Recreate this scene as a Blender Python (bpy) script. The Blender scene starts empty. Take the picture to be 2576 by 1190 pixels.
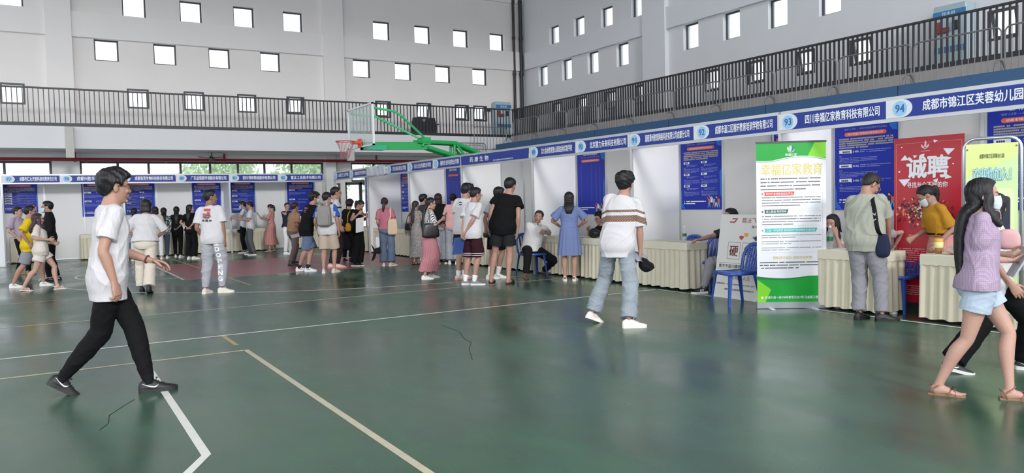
import bpy, math, random
import numpy as np
from mathutils import Vector, Matrix, Quaternion
from mathutils.bvhtree import BVHTree

SC = bpy.context.scene
COL = SC.collection
random.seed(7)
rng = np.random.default_rng(11)

# ------------------------------------------------------------------ camera
W, H = 2576, 1190
F, PITCH, ROLL, YAW, EYE = 1946.2, 0.047036, 0.024173, 0.546759, 1.47
def cam_axes():
    fw = np.array([math.sin(YAW)*math.cos(PITCH), math.cos(YAW)*math.cos(PITCH), -math.sin(PITCH)])
    r = np.array([math.cos(YAW), -math.sin(YAW), 0.0])
    d = np.cross(fw, r)
    c, s = math.cos(ROLL), math.sin(ROLL)
    return c*r+s*d, -s*r+c*d, fw
CR, CD, CF = cam_axes()
cam_data = bpy.data.cameras.new('camera')
cam_data.sensor_fit = 'HORIZONTAL'
cam_data.sensor_width = 36.0
cam_data.lens = F/W*36.0
cam_data.clip_start, cam_data.clip_end = 0.05, 300
cam = bpy.data.objects.new('camera', cam_data)
COL.objects.link(cam)
cam.matrix_world = Matrix(((CR[0], -CD[0], -CF[0], 0), (CR[1], -CD[1], -CF[1], 0), (CR[2], -CD[2], -CF[2], EYE), (0, 0, 0, 1)))
SC.camera = cam

# measuring helpers: a pixel of the photograph -> a point of the hall
def ray(u, v):
    return (u-W/2)/F*CR + (v-H/2)/F*CD + CF
def ground(u, v, z=0.0):
    d = ray(u, v); t = (z-EYE)/d[2]
    return np.array([d[0]*t, d[1]*t, z])
def at_depth(u, v, dep):
    d = ray(u, v)
    return np.array([d[0]*dep, d[1]*dep, EYE+d[2]*dep])
def depth_of(p):
    return float(np.dot(np.array(p)-np.array([0, 0, EYE]), CF))
def on_x(u, v, X):
    d = ray(u, v); t = X/d[0]
    return np.array([X, d[1]*t, EYE+d[2]*t])
def on_y(u, v, Y):
    d = ray(u, v); t = Y/d[1]
    return np.array([d[0]*t, Y, EYE+d[2]*t])

# ------------------------------------------------------------------ world, daylight, exposure
world = bpy.data.worlds.new('World'); SC.world = world
world.use_nodes = True
bg = world.node_tree.nodes['Background']
bg.inputs['Color'].default_value = (0.92, 0.955, 1.0, 1)
bg.inputs['Strength'].default_value = 2.0

def area(name, loc, target, sx, sy, power, color=(1, 1, 1)):
    l = bpy.data.lights.new(name, 'AREA'); l.shape = 'RECTANGLE'; l.size, l.size_y = sx, sy
    l.energy = power; l.color = color
    o = bpy.data.objects.new(name, l); COL.objects.link(o)
    o.location = loc
    o.rotation_euler = (Vector(target)-Vector(loc)).to_track_quat('-Z', 'Y').to_euler()
    return o
area('daylight_high_window', (0.5, -40.0, 20.0), (8.0, 12.0, 1.2), 7.0, 5.0, 15000, (1.0, 0.98, 0.96))
area('daylight_entrance', (-10, -6, 4.0), (2, 14, 2.0), 6, 5, 1000, (0.97, 0.98, 1.0))

SC.view_settings.view_transform = 'Standard'
SC.view_settings.look = 'None'
SC.view_settings.gamma = 1.0
SC.view_settings.exposure = -0.17
SC.view_settings.use_curve_mapping = False
SC.cycles.use_denoising = True
SC.cycles.max_bounces = 8
SC.cycles.transparent_max_bounces = 16

# ------------------------------------------------------------------ materials
def lin(h):
    h = h.lstrip('#')
    out = []
    for i in (0, 2, 4):
        c = int(h[i:i+2], 16)/255
        out.append(c/12.92 if c <= 0.04045 else ((c+0.055)/1.055)**2.4)
    return tuple(out)+(1.0,)
MATS = {}
def mat(name, color, rough=0.6, var=0.06, scale=30.0, bump=0.0, bscale=200.0, metal=0.0, stretch=(1, 1, 1), spec=0.5, trans=0.0, alpha=1.0, sheen=0.0):
    """procedural surface: base colour varied a little by noise, optional noise bump"""
    if name in MATS: return MATS[name]
    m = bpy.data.materials.new(name); m.use_nodes = True
    nt = m.node_tree; b = nt.nodes['Principled BSDF']
    c = lin(color) if isinstance(color, str) else tuple(color)
    tc = nt.nodes.new('ShaderNodeTexCoord'); mp = nt.nodes.new('ShaderNodeMapping')
    mp.inputs['Scale'].default_value = stretch
    nt.links.new(tc.outputs['Object'], mp.inputs['Vector'])
    nz = nt.nodes.new('ShaderNodeTexNoise'); nz.inputs['Scale'].default_value = scale; nz.inputs['Detail'].default_value = 3
    nt.links.new(mp.outputs['Vector'], nz.inputs['Vector'])
    mix = nt.nodes.new('ShaderNodeMix'); mix.data_type = 'RGBA'
    mix.inputs['A'].default_value = tuple(x*(1-var) for x in c[:3])+(1,)
    mix.inputs['B'].default_value = tuple(min(1, x*(1+var)) for x in c[:3])+(1,)
    nt.links.new(nz.outputs['Fac'], mix.inputs['Factor'])
    nt.links.new(mix.outputs['Result'], b.inputs['Base Color'])
    b.inputs['Roughness'].default_value = rough
    b.inputs['Metallic'].default_value = metal
    b.inputs['Specular IOR Level'].default_value = spec
    if trans: b.inputs['Transmission Weight'].default_value = trans
    if alpha < 1: b.inputs['Alpha'].default_value = alpha
    if sheen: b.inputs['Sheen Weight'].default_value = sheen
    if bump:
        n2 = nt.nodes.new('ShaderNodeTexNoise'); n2.inputs['Scale'].default_value = bscale; n2.inputs['Detail'].default_value = 2
        nt.links.new(mp.outputs['Vector'], n2.inputs['Vector'])
        bp = nt.nodes.new('ShaderNodeBump'); bp.inputs['Strength'].default_value = bump; bp.inputs['Distance'].default_value = 0.01
        nt.links.new(n2.outputs['Fac'], bp.inputs['Height'])
        nt.links.new(bp.outputs['Normal'], b.inputs['Normal'])
    m.diffuse_color = c
    MATS[name] = m
    return m
def cloth(color, rough=0.85, var=0.07):
    return mat('cloth_'+color, color, rough, var, 14.0, 0.12, 350.0, spec=0.2)
def plain(color, rough=0.5, **k):
    return mat('paint_%s_%d' % (color, int(rough*100)), color, rough, 0.03, 6.0, **k)
def pattern_mat(name, kind, c1, c2, scale, axis=2, rough=0.85, width=0.5, c3=None):
    """stripes / checks / spots from object coordinates"""
    if name in MATS: return MATS[name]
    m = bpy.data.materials.new(name); m.use_nodes = True
    nt = m.node_tree; b = nt.nodes['Principled BSDF']; b.inputs['Roughness'].default_value = rough
    b.inputs['Specular IOR Level'].default_value = 0.2
    tc = nt.nodes.new('ShaderNodeTexCoord')
    L = nt.links.new
    def mth(op, a, bb=None):
        n = nt.nodes.new('ShaderNodeMath'); n.operation = op
        for i, x in enumerate((a, bb)):
            if x is None: continue
            if isinstance(x, (int, float)): n.inputs[i].default_value = x
            else: L(x, n.inputs[i])
        return n.outputs[0]
    mixn = nt.nodes.new('ShaderNodeMix'); mixn.data_type = 'RGBA'
    mixn.inputs['A'].default_value = lin(c1); mixn.inputs['B'].default_value = lin(c2)
    if kind in ('stripe', 'check'):
        sp = nt.nodes.new('ShaderNodeSeparateXYZ')
        nz = nt.nodes.new('ShaderNodeTexNoise'); nz.inputs['Scale'].default_value = 5
        L(tc.outputs['Object'], nz.inputs['Vector'])
        ad = nt.nodes.new('ShaderNodeMix'); ad.data_type = 'VECTOR'; ad.inputs['Factor'].default_value = 0.035
        L(tc.outputs['Object'], ad.inputs['A']); L(nz.outputs['Color'], ad.inputs['B'])
        L(ad.outputs['Result'], sp.inputs[0])
        def st(ax):
            return mth('LESS_THAN', mth('FRACT', mth('MULTIPLY', sp.outputs[ax], scale)), width)
        if kind == 'stripe': f = st(axis)
        else:
            f = mth('MULTIPLY', mth('ADD', mth('ADD', st(0), st(1)), st(2)), 0.34)
        L(f, mixn.inputs['Factor'])
    else:
        vo = nt.nodes.new('ShaderNodeTexVoronoi' if kind == 'spot' else 'ShaderNodeTexNoise')
        vo.inputs['Scale'].default_value = scale
        L(tc.outputs['Object'], vo.inputs['Vector'])
        src = vo.outputs['Distance'] if kind == 'spot' else vo.outputs['Fac']
        f = mth('LESS_THAN', src, width)
        L(f, mixn.inputs['Factor'])
    L(mixn.outputs['Result'], b.inputs['Base Color'])
    MATS[name] = m
    return m
def zband_mat(name, base, bands, x0=0.0, slope=0.0, half=0.17, diag=None):
    """cloth with woven bands at given heights; the bands dip outside |x-x0| > half (sleeves)"""
    if name in MATS: return MATS[name]
    m = bpy.data.materials.new(name); m.use_nodes = True
    nt = m.node_tree; b = nt.nodes['Principled BSDF']; b.inputs['Roughness'].default_value = .85; b.inputs['Specular IOR Level'].default_value = .2
    L = nt.links.new
    tc = nt.nodes.new('ShaderNodeTexCoord'); sp = nt.nodes.new('ShaderNodeSeparateXYZ'); L(tc.outputs['Object'], sp.inputs[0])
    def mth(op, *a):
        n = nt.nodes.new('ShaderNodeMath'); n.operation = op
        for i, x in enumerate(a):
            if isinstance(x, (int, float)): n.inputs[i].default_value = x
            else: L(x, n.inputs[i])
        return n.outputs[0]
    z = mth('ADD', sp.outputs[2], mth('MULTIPLY', mth('MAXIMUM', mth('SUBTRACT', mth('ABSOLUTE', mth('SUBTRACT', sp.outputs[0], x0)), half), 0.0), slope))
    cur = None
    for z0, z1, c in bands:
        f = mth('MULTIPLY', mth('GREATER_THAN', z, z0), mth('LESS_THAN', z, z1))
        mx = nt.nodes.new('ShaderNodeMix'); mx.data_type = 'RGBA'
        if cur is None: mx.inputs['A'].default_value = lin(base)
        else: L(cur, mx.inputs['A'])
        if diag:
            d = nt.nodes.new('ShaderNodeMix'); d.data_type = 'RGBA'; d.inputs['A'].default_value = lin(c); d.inputs['B'].default_value = lin(diag)
            wv = mth('LESS_THAN', mth('FRACT', mth('MULTIPLY', mth('ADD', sp.outputs[0], mth('MULTIPLY', z, mth('SIGN', mth('SINE', mth('MULTIPLY', sp.outputs[0], 30.0))))), 34.0)), .4)
            L(wv, d.inputs['Factor']); L(d.outputs['Result'], mx.inputs['B'])
        else: mx.inputs['B'].default_value = lin(c)
        L(f, mx.inputs['Factor']); cur = mx.outputs['Result']
    L(cur, b.inputs['Base Color'])
    MATS[name] = m
    return m
def glass_mat(name, color='#eef4f6', alpha=0.02, rough=0.02):
    if name in MATS: return MATS[name]
    m = bpy.data.materials.new(name); m.use_nodes = True
    nt = m.node_tree; b = nt.nodes['Principled BSDF']; out = nt.nodes['Material Output']
    b.inputs['Base Color'].default_value = lin(color); b.inputs['Roughness'].default_value = rough
    tr = nt.nodes.new('ShaderNodeBsdfTransparent'); tr.inputs['Color'].default_value = (0.97, 0.985, 0.98, 1)
    mx = nt.nodes.new('ShaderNodeMixShader')
    fr = nt.nodes.new('ShaderNodeFresnel'); fr.inputs['IOR'].default_value = 1.45
    nz = nt.nodes.new('ShaderNodeTexNoise'); nz.inputs['Scale'].default_value = 3
    ad = nt.nodes.new('ShaderNodeMath'); ad.operation = 'MULTIPLY_ADD'
    nt.links.new(fr.outputs[0], ad.inputs[0]); ad.inputs[1].default_value = 0.4; ad.inputs[2].default_value = alpha
    nt.links.new(ad.outputs[0], mx.inputs[0]); nt.links.new(tr.outputs[0], mx.inputs[1]); nt.links.new(b.outputs[0], mx.inputs[2])
    nt.links.new(mx.outputs[0], out.inputs['Surface'])
    MATS[name] = m
    return m

# ------------------------------------------------------------------ object helpers
def tag(o, label=None, cat=None, group=None, kind=None):
    if label: o['label'] = label
    if cat: o['category'] = cat
    if group: o['group'] = group
    if kind: o['kind'] = kind
    return o
def empty(name, loc, rz=0.0, label=None, cat=None, group=None):
    o = bpy.data.objects.new(name, None); COL.objects.link(o)
    o.location = tuple(float(x) for x in loc); o.rotation_euler = (0, 0, rz)
    o.empty_display_size = 0.1
    return tag(o, label, cat, group)
def link(name, me, parent=None):
    o = bpy.data.objects.new(name, me); COL.objects.link(o)
    if parent is not None: o.parent = parent
    return o
def copy_tree(o, parent=None):
    c = o.copy(); COL.objects.link(c); c.parent = parent
    for ch in list(o.children): copy_tree(ch, c)
    return c
def mesh_of(name, V, Fs, mats, mi=None, smooth=False):
    me = bpy.data.meshes.new(name)
    me.from_pydata([tuple(map(float, v)) for v in V], [], [tuple(map(int, f)) for f in Fs])
    for m in mats: me.materials.append(m)
    if mi is not None: me.polygons.foreach_set('material_index', mi)
    if smooth: me.polygons.foreach_set('use_smooth', [True]*len(me.polygons))
    me.update()
    return me

class MB:
    """collects shapes that make up ONE part"""
    def __init__(s): s.v = []; s.f = []; s.m = []
    def add(s, V, Fs, mi=0):
        n = len(s.v); s.v.extend([tuple(map(float, p)) for p in V])
        s.f.extend([tuple(int(i)+n for i in f) for f in Fs]); s.m.extend([mi]*len(Fs)); return s
    def box(s, a, b, mi=0, ch=0.0):
        x0, y0, z0 = [min(a[i], b[i]) for i in range(3)]; x1, y1, z1 = [max(a[i], b[i]) for i in range(3)]
        if ch <= 0:
            V = [(x0,y0,z0),(x1,y0,z0),(x1,y1,z0),(x0,y1,z0),(x0,y0,z1),(x1,y0,z1),(x1,y1,z1),(x0,y1,z1)]
            return s.add(V, [(3,2,1,0),(4,5,6,7),(0,1,5,4),(1,2,6,5),(2,3,7,6),(3,0,4,7)], mi)
        c = min(ch, (x1-x0)/2.01, (y1-y0)/2.01, (z1-z0)/2.01)
        V = []; idx = {}
        for i, x in enumerate((x0, x1)):
            for j, y in enumerate((y0, y1)):
                for k, z in enumerate((z0, z1)):
                    sx, sy, sz = (1 if i == 0 else -1)*c, (1 if j == 0 else -1)*c, (1 if k == 0 else -1)*c
                    idx[i, j, k] = len(V)
                    V += [(x, y+sy, z+sz), (x+sx, y, z+sz), (x+sx, y+sy, z)]
        g = lambda i, j, k, a: idx[i, j, k]+a
        Fs = []
        for i in (0, 1): Fs.append([g(i,0,0,0), g(i,1,0,0), g(i,1,1,0), g(i,0,1,0)])
        for j in (0, 1): Fs.append([g(0,j,0,1), g(1,j,0,1), g(1,j,1,1), g(0,j,1,1)])
        for k in (0, 1): Fs.append([g(0,0,k,2), g(1,0,k,2), g(1,1,k,2), g(0,1,k,2)])
        for i in (0, 1):
            for j in (0, 1): Fs.append([g(i,j,0,0), g(i,j,0,1), g(i,j,1,1), g(i,j,1,0)])
        for i in (0, 1):
            for k in (0, 1): Fs.append([g(i,0,k,0), g(i,0,k,2), g(i,1,k,2), g(i,1,k,0)])
        for j in (0, 1):
            for k in (0, 1): Fs.append([g(0,j,k,1), g(0,j,k,2), g(1,j,k,2), g(1,j,k,1)])
        for t in idx: Fs.append([g(*t, 0), g(*t, 1), g(*t, 2)])
        cx = np.array([(x0+x1)/2, (y0+y1)/2, (z0+z1)/2])
        out = []
        for f in Fs:
            p = np.array([V[q] for q in f]); n = np.cross(p[1]-p[0], p[2]-p[0])
            out.append(f if np.dot(n, p.mean(0)-cx) > 0 else f[::-1])
        return s.add(V, out, mi)
    def obox(s, c, ax, ay, az, hx, hy, hz, mi=0):
        c = np.array(c, float); ax, ay, az = [np.array(q, float) for q in (ax, ay, az)]
        V = [c+sx*hx*ax+sy*hy*ay+sz*hz*az for sz in (-1, 1) for (sx, sy) in ((-1,-1),(1,-1),(1,1),(-1,1))]
        return s.add(V, [(3,2,1,0),(4,5,6,7),(0,1,5,4),(1,2,6,5),(2,3,7,6),(3,0,4,7)], mi)
    def quad(s, a, b, c, d, mi=0): return s.add([a, b, c, d], [(0, 1, 2, 3)], mi)
    def tube(s, pts, r, n=8, mi=0, closed=False):
        P = [np.array(p, float) for p in pts]
        m = len(P)
        R = [r]*m if not hasattr(r, '__len__') else list(r)
        V = []; prev = None
        for i in range(m):
            if closed: t = P[(i+1) % m]-P[i-1]
            else: t = P[min(i+1, m-1)]-P[max(i-1, 0)]
            t = t/(np.linalg.norm(t)+1e-12)
            ref = prev if prev is not None else (np.array([0, 0, 1.]) if abs(t[2]) < 0.9 else np.array([1., 0, 0]))
            a = ref-t*np.dot(ref, t); a /= np.linalg.norm(a)+1e-12; b = np.cross(t, a); prev = a
            for k in range(n):
                q = 2*math.pi*k/n; V.append(P[i]+R[i]*(math.cos(q)*a+math.sin(q)*b))
        Fs = []
        for i in range(m if closed else m-1):
            j = (i+1) % m
            for k in range(n): Fs.append((i*n+k, i*n+(k+1) % n, j*n+(k+1) % n, j*n+k))
        if not closed:
            Fs.append(tuple(range(n))[::-1]); Fs.append(tuple((m-1)*n+k for k in range(n)))
        return s.add(V, Fs, mi)
    def lathe(s, prof, c=(0, 0, 0), n=20, mi=0, up=(0, 0, 1)):
        up = np.array(up, float); a = np.cross(up, [1., 0, 0]) if abs(up[0]) < 0.9 else np.cross(up, [0, 1., 0]); a /= np.linalg.norm(a); b = np.cross(up, a)
        V = []; c = np.array(c, float)
        for r, z in prof:
            for k in range(n):
                q = 2*math.pi*k/n; V.append(c+up*z+r*(math.cos(q)*a+math.sin(q)*b))
        Fs = [(i*n+k, i*n+(k+1) % n, (i+1)*n+(k+1) % n, (i+1)*n+k) for i in range(len(prof)-1) for k in range(n)]
        Fs.append(tuple(range(n))[::-1]); Fs.append(tuple((len(prof)-1)*n+k for k in range(n)))
        return s.add(V, Fs, mi)
    def prism(s, poly, o, ex, ey, depth, mi=0):
        """flat outline (list of 2-D points) in the frame o, ex, ey, given a thickness"""
        o = np.array(o, float); ex = np.array(ex, float); ey = np.array(ey, float); nrm = np.cross(ex, ey)
        n = len(poly)
        V = [o+ex*p[0]+ey*p[1]+nrm*depth for p in poly]+[o+ex*p[0]+ey*p[1] for p in poly]
        Fs = [tuple(range(n)), tuple(range(2*n-1, n-1, -1))]+[(i, i+n, (i+1) % n+n, (i+1) % n) for i in range(n)]
        return s.add(V, Fs, mi)
    def build(s, name, mats, parent=None, smooth=False, label=None, cat=None, group=None, kind=None):
        if not isinstance(mats, (list, tuple)): mats = [mats]
        me = mesh_of(name, s.v, s.f, mats, s.m, smooth)
        o = link(name, me, parent)
        return tag(o, label, cat, group, kind)

TMP = bpy.data.scenes.new('tmp_eval')
def eval_mesh(o):
    """mesh of an object with its modifiers applied (object is in the TMP scene)"""
    vl = TMP.view_layers[0]; vl.update()
    dg = vl.depsgraph; dg.update()
    return bpy.data.meshes.new_from_object(o.evaluated_get(dg))
def text_mesh(body, bold=0.0, spacing=1.0):
    """flat lettering; heavier weights are several copies of the outline set a little apart"""
    cu = bpy.data.curves.new('t', 'FONT'); cu.body = body; cu.resolution_u = 2
    cu.space_character = spacing; cu.size = 1.0
    o = bpy.data.objects.new('t', cu); TMP.collection.objects.link(o)
    me = eval_mesh(o)
    bpy.data.objects.remove(o); bpy.data.curves.remove(cu)
    co = np.empty(len(me.vertices)*3); me.vertices.foreach_get('co', co); co = co.reshape(-1, 3)
    if bold > 0.001 and len(co):
        fs = [tuple(p.vertices) for p in me.polygons]; V = []; Fs = []; n = len(co)
        offs = [(-1, 0), (1, 0), (0, .6), (0, -.6)] if bold < .03 else [(math.cos(a), .8*math.sin(a)) for a in np.linspace(0, 2*math.pi, 9)[:-1]]+[(0, 0)]
        for k, (dx, dy) in enumerate(offs):
            V.append(co+np.array((dx*bold, dy*bold, k*0.0003))); Fs += [tuple(i+k*n for i in f) for f in fs]
        bpy.data.meshes.remove(me); co = np.vstack(V); me = mesh_of('t', co, Fs, [])
    return me, co
def text_flat(body, o, ex, ey, w, h, m, parent, name='lettering', bold=0.012, lift=0.002, center=True, label=None, keep=False):
    """text fitted into the box w x h whose lower-left corner is o, spanned by unit vectors ex, ey"""
    me, co = text_mesh(body, bold)
    if len(co) == 0: return None
    mn, mx = co.min(0), co.max(0)
    sx = w/(mx[0]-mn[0]); sy = h/(mx[1]-mn[1])
    if keep: sx = sy = min(sx, sy)
    ex = np.array(ex, float); ey = np.array(ey, float); nz = np.cross(ex, ey)
    q = (co-mn)
    ox = (w-(mx[0]-mn[0])*sx)/2 if center else 0
    oy = (h-(mx[1]-mn[1])*sy)/2
    P = np.array(o, float)+np.outer(q[:, 0]*sx+ox, ex)+np.outer(q[:, 1]*sy+oy, ey)+np.outer(lift+q[:, 2], nz)
    me.vertices.foreach_set('co', P.ravel()); me.materials.clear(); me.materials.append(m); me.update()
    me.name = name
    ob = link(name, me, parent)
    if label: ob['label'] = label
    return ob
# ================================================================== SETTING
ST = 'structure'
# ---- floor material: worn dark green court paint, semi gloss
def floor_mat():
    m = bpy.data.materials.new('court_green'); m.use_nodes = True
    nt = m.node_tree; b = nt.nodes['Principled BSDF']; L = nt.links.new
    tc = nt.nodes.new('ShaderNodeTexCoord')
    n1 = nt.nodes.new('ShaderNodeTexNoise'); n1.inputs['Scale'].default_value = 0.9; n1.inputs['Detail'].default_value = 4; n1.inputs['Roughness'].default_value = 0.5
    n2 = nt.nodes.new('ShaderNodeTexNoise'); n2.inputs['Scale'].default_value = 5; n2.inputs['Detail'].default_value = 2
    n3 = nt.nodes.new('ShaderNodeTexNoise'); n3.inputs['Scale'].default_value = 90; n3.inputs['Detail'].default_value = 2
    mp = nt.nodes.new('ShaderNodeMapping'); mp.inputs['Scale'].default_value = (1, 0.55, 1)
    L(tc.outputs['Object'], mp.inputs['Vector'])
    for n in (n1, n2): L(mp.outputs['Vector'], n.inputs['Vector'])
    L(tc.outputs['Object'], n3.inputs['Vector'])
    cr = nt.nodes.new('ShaderNodeValToRGB')
    cr.color_ramp.elements[0].position = 0.35; cr.color_ramp.elements[0].color = (0.036, 0.086, 0.056, 1)
    cr.color_ramp.elements[1].position = 0.68; cr.color_ramp.elements[1].color = (0.072, 0.150, 0.102, 1)
    L(n1.outputs['Fac'], cr.inputs['Fac'])
    mx = nt.nodes.new('ShaderNodeMix'); mx.data_type = 'RGBA'; mx.blend_type = 'MULTIPLY'
    mx.inputs['Factor'].default_value = 0.35
    L(cr.outputs['Color'], mx.inputs['A']); L(n2.outputs['Color'], mx.inputs['B'])
    L(mx.outputs['Result'], b.inputs['Base Color'])
    rr = nt.nodes.new('ShaderNodeMapRange'); rr.inputs['From Min'].default_value = 0.3; rr.inputs['From Max'].default_value = 0.7; rr.inputs['To Min'].default_value = 0.14; rr.inputs['To Max'].default_value = 0.40
    L(n1.outputs['Fac'], rr.inputs['Value']); L(rr.outputs['Result'], b.inputs['Roughness'])
    ad = nt.nodes.new('ShaderNodeMath'); ad.operation = 'ADD'; L(n2.outputs['Fac'], ad.inputs[0]); L(n3.outputs['Fac'], ad.inputs[1])
    bp = nt.nodes.new('ShaderNodeBump'); bp.inputs['Strength'].default_value = 0.035; bp.inputs['Distance'].default_value = 0.01
    L(ad.outputs[0], bp.inputs['Height']); L(bp.outputs['Normal'], b.inputs['Normal'])
    b.inputs['Specular IOR Level'].default_value = 0.5
    return m
M_FLOOR = floor_mat()
M_KEY = mat('court_red_paint', '#955a5e', 0.34, 0.18, 3.0, 0.08, 60)
M_LINE = mat('court_white_paint', '#d5d6cf', 0.45, 0.1, 9.0)
M_LINE2 = mat('court_cream_paint', '#b9b29a', 0.5, 0.16, 9.0)
M_YEL = mat('court_yellow_paint', '#a69a68', 0.5, 0.15, 9.0)
M_CRACK = plain('#1c2722', 0.9)
mb = MB(); mb.quad((-16, -9, 0), (18.2, -9, 0), (18.2, 28.2, 0), (-16, 28.2, 0))
floor = mb.build('floor', M_FLOOR, kind=ST)
def strip(pts, w, m, name='court_line', z=0.0012, label=None):
    P = [np.array(p[:2], float) for p in pts]; b = MB(); Ls = []; Rs = []
    for i in range(len(P)):
        a = P[max(i-1, 0)]; c = P[min(i+1, len(P)-1)]; t = (c-a)/np.linalg.norm(c-a); n = np.array([-t[1], t[0]])
        k = 1.0
        if 0 < i < len(P)-1:
            t1 = (P[i]-a)/np.linalg.norm(P[i]-a); k = 1/max(0.4, abs(np.dot(t, t1)))
        Ls.append((*(P[i]+n*w/2*k), z)); Rs.append((*(P[i]-n*w/2*k), z))
    for i in range(len(P)-1): b.quad(Rs[i], Rs[i+1], Ls[i+1], Ls[i])
    o = b.build(name, m, floor)
    if label: o['label'] = label
    return o
HX, HY = 6.68, 19.3          # centre of the basketball ring on the ground
mb = MB(); mb.quad((2.45, 16.95, 0.0008), (8.25, 16.95, 0.0008), (8.25, 21.85, 0.0008), (2.45, 21.85, 0.0008)); 
tag(mb.build('key_paint', M_KEY, floor), 'faded red paint of the basketball key')
strip([(-9, 9.25), (8.30, 9.25)], 0.05, M_LINE)
strip([(8.30, 9.25), (8.30, 2.0)], 0.05, M_LINE)
strip([(-9, 8.15), (1.72, 8.15)], 0.05, M_LINE2)
strip([(1.74, 8.17), (1.74, -2.0)], 0.052, M_LINE2)
strip([(1.72, 9.23), (1.72, 8.50)], 0.05, M_YEL)
strip([(0.80, 9.0), (0.78, 4.84), (0.60, 4.50), (0.1, 3.6)], 0.055, M_LINE)
strip([(-9, 11.74), (8.3, 11.74)], 0.05, M_LINE2)
strip([(-9, 14.8), (0.9, 14.75)], 0.04, M_LINE2)
strip([(HX+6.75*math.cos(a), HY+6.75*math.sin(a)) for a in np.linspace(math.radians(-76), math.radians(-284), 60)], 0.05, M_LINE)
strip([(2.45+1.85*math.cos(a), 19.4+1.85*math.sin(a)) for a in np.linspace(math.radians(90), math.radians(270), 36)], 0.05, M_LINE)
for y in (16.95, 21.85): strip([(2.45, y), (8.25, y)], 0.05, M_LINE2)
strip([(2.45, 16.95), (2.45, 21.85)], 0.05, M_LINE)
strip([(4.0+0.9*math.cos(a)+2.6, 19.4+1.25*math.sin(a)) for a in np.linspace(math.radians(90), math.radians(270), 24)], 0.05, M_LINE2)
strip([(3.2, 24.5), (3.3, 14.9)], 0.05, M_YEL)
strip([(-9, 24.9), (8.3, 24.7)], 0.05, M_LINE2)
def pxs(l): return [ground(*p)[:2] for p in l]
for l in ([(338,1005),(310,1022),(275,1045),(273,1065),(250,1083)], [(1110,818),(1157,835),(1165,850),(1185,862),(1180,878),(1188,905)]):
    strip(pxs(l), 0.006, M_CRACK, 'crack', 0.0016)

# ---- walls with real window openings
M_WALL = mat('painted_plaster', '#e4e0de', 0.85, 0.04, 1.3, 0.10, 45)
M_WALLR = mat('painted_plaster_right_shaded', '#d6d8dc', 0.85, 0.04, 1.3, 0.10, 45)  # same plaster, its weaker light on the right wall put into the colour
M_BAND = mat('painted_plaster_band', '#e6e3e2', 0.85, 0.03, 1.0, 0.08, 45)
M_FRAME = plain('#3a3c44', 0.45)
M_GLASS = glass_mat('window_glass')
def wall(name, axis, plane, a0, a1, z0, z1, holes, thick, m):
    """axis 'x': wall runs along x at y=plane (room side), thickness goes outward (+)"""
    us = sorted(set([a0, a1]+[h[0] for h in holes]+[h[1] for h in holes])); us = [u for u in us if a0 <= u <= a1]
    zs = sorted(set([z0, z1]+[h[2] for h in holes]+[h[3] for h in holes])); zs = [z for z in zs if z0 <= z <= z1]
    P = (lambda u, d, z: (u, plane+d, z)) if axis == 'x' else (lambda u, d, z: (plane+d, u, z))
    b = MB()
    def q(*p):
        b.quad(*(p if axis == 'x' else p[::-1]))
    for i in range(len(us)-1):
        for j in range(len(zs)-1):
            cu, cz = (us[i]+us[i+1])/2, (zs[j]+zs[j+1])/2
            if any(h[0] < cu < h[1] and h[2] < cz < h[3] for h in holes): continue
            q(P(us[i],0,zs[j]), P(us[i+1],0,zs[j]), P(us[i+1],0,zs[j+1]), P(us[i],0,zs[j+1]))
            q(P(us[i+1],thick,zs[j]), P(us[i],thick,zs[j]), P(us[i],thick,zs[j+1]), P(us[i+1],thick,zs[j+1]))
    for h in holes:
        l, r, bo, t = max(h[0], a0), min(h[1], a1), h[2], h[3]
        q(P(l,0,bo), P(l,0,t), P(l,thick,t), P(l,thick,bo)); q(P(r,0,t), P(r,0,bo), P(r,thick,bo), P(r,thick,t))
        q(P(l,0,bo), P(l,thick,bo), P(r,thick,bo), P(r,0,bo)); q(P(l,0,t), P(r,0,t), P(r,thick,t), P(l,thick,t))
    return b.build(name, m, kind=ST)
WN = [0]
def window(axis, plane, u0, u1, z0, z1, depth=0.16, fw=0.045, ajar=False, frame=M_FRAME, mull=()):
    WN[0] += 1
    ex = np.array((1., 0, 0) if axis == 'x' else (0, 1., 0)); en = np.array((0, 1., 0) if axis == 'x' else (1., 0, 0)); ez = np.array((0, 0, 1.))
    c = ex*(u0+u1)/2+en*(plane+depth)+ez*(z0+z1)/2
    root = empty('window_%d' % WN[0], c); tag(root, kind=ST)
    w, hh = (u1-u0)/2, (z1-z0)/2
    b = MB()
    for sg in (-1, 1):
        b.obox(ex*sg*(w-fw/2), ex, en, ez, fw/2, 0.03, hh); b.obox(ez*sg*(hh-fw/2), ex, en, ez, w-fw, 0.03, fw/2)
    for t in mull: b.obox(ex*(t-(u0+u1)/2), ex, en, ez, fw/2, 0.03, hh-fw)
    b.build('window_frame', frame, root)
    g = MB(); g.obox((0, 0, 0), ex, en, ez, w-fw, 0.004, hh-fw)
    g.build('window_pane', M_GLASS, root)
    if ajar:                                  # top-hung sash pushed a little way out
        s = MB(); an = math.radians(13); dz = -ez*math.cos(an)+en*math.sin(an); dn = np.cross(ex, dz)
        top = ez*(hh-fw)+en*0.03
        for sg in (-1, 1): s.obox(top+ex*sg*(w-fw*1.4)+dz*(hh-fw), ex, dn, dz, fw/2, 0.02, hh-fw)
        s.obox(top+dz*(2*hh-2*fw-0.02), ex, dn, dz, w-fw, 0.02, fw/2)
        s.build('window_sash', frame, root)
    return root
RA = [-0.5, 2.905, 4.635, 6.355, 8.06, 11.445, 13.155, 14.855, 16.545]
RB = [-1.3, 2.05, 3.775, 5.49, 7.21, 10.605, 12.295, 14.01, 15.69]
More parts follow.
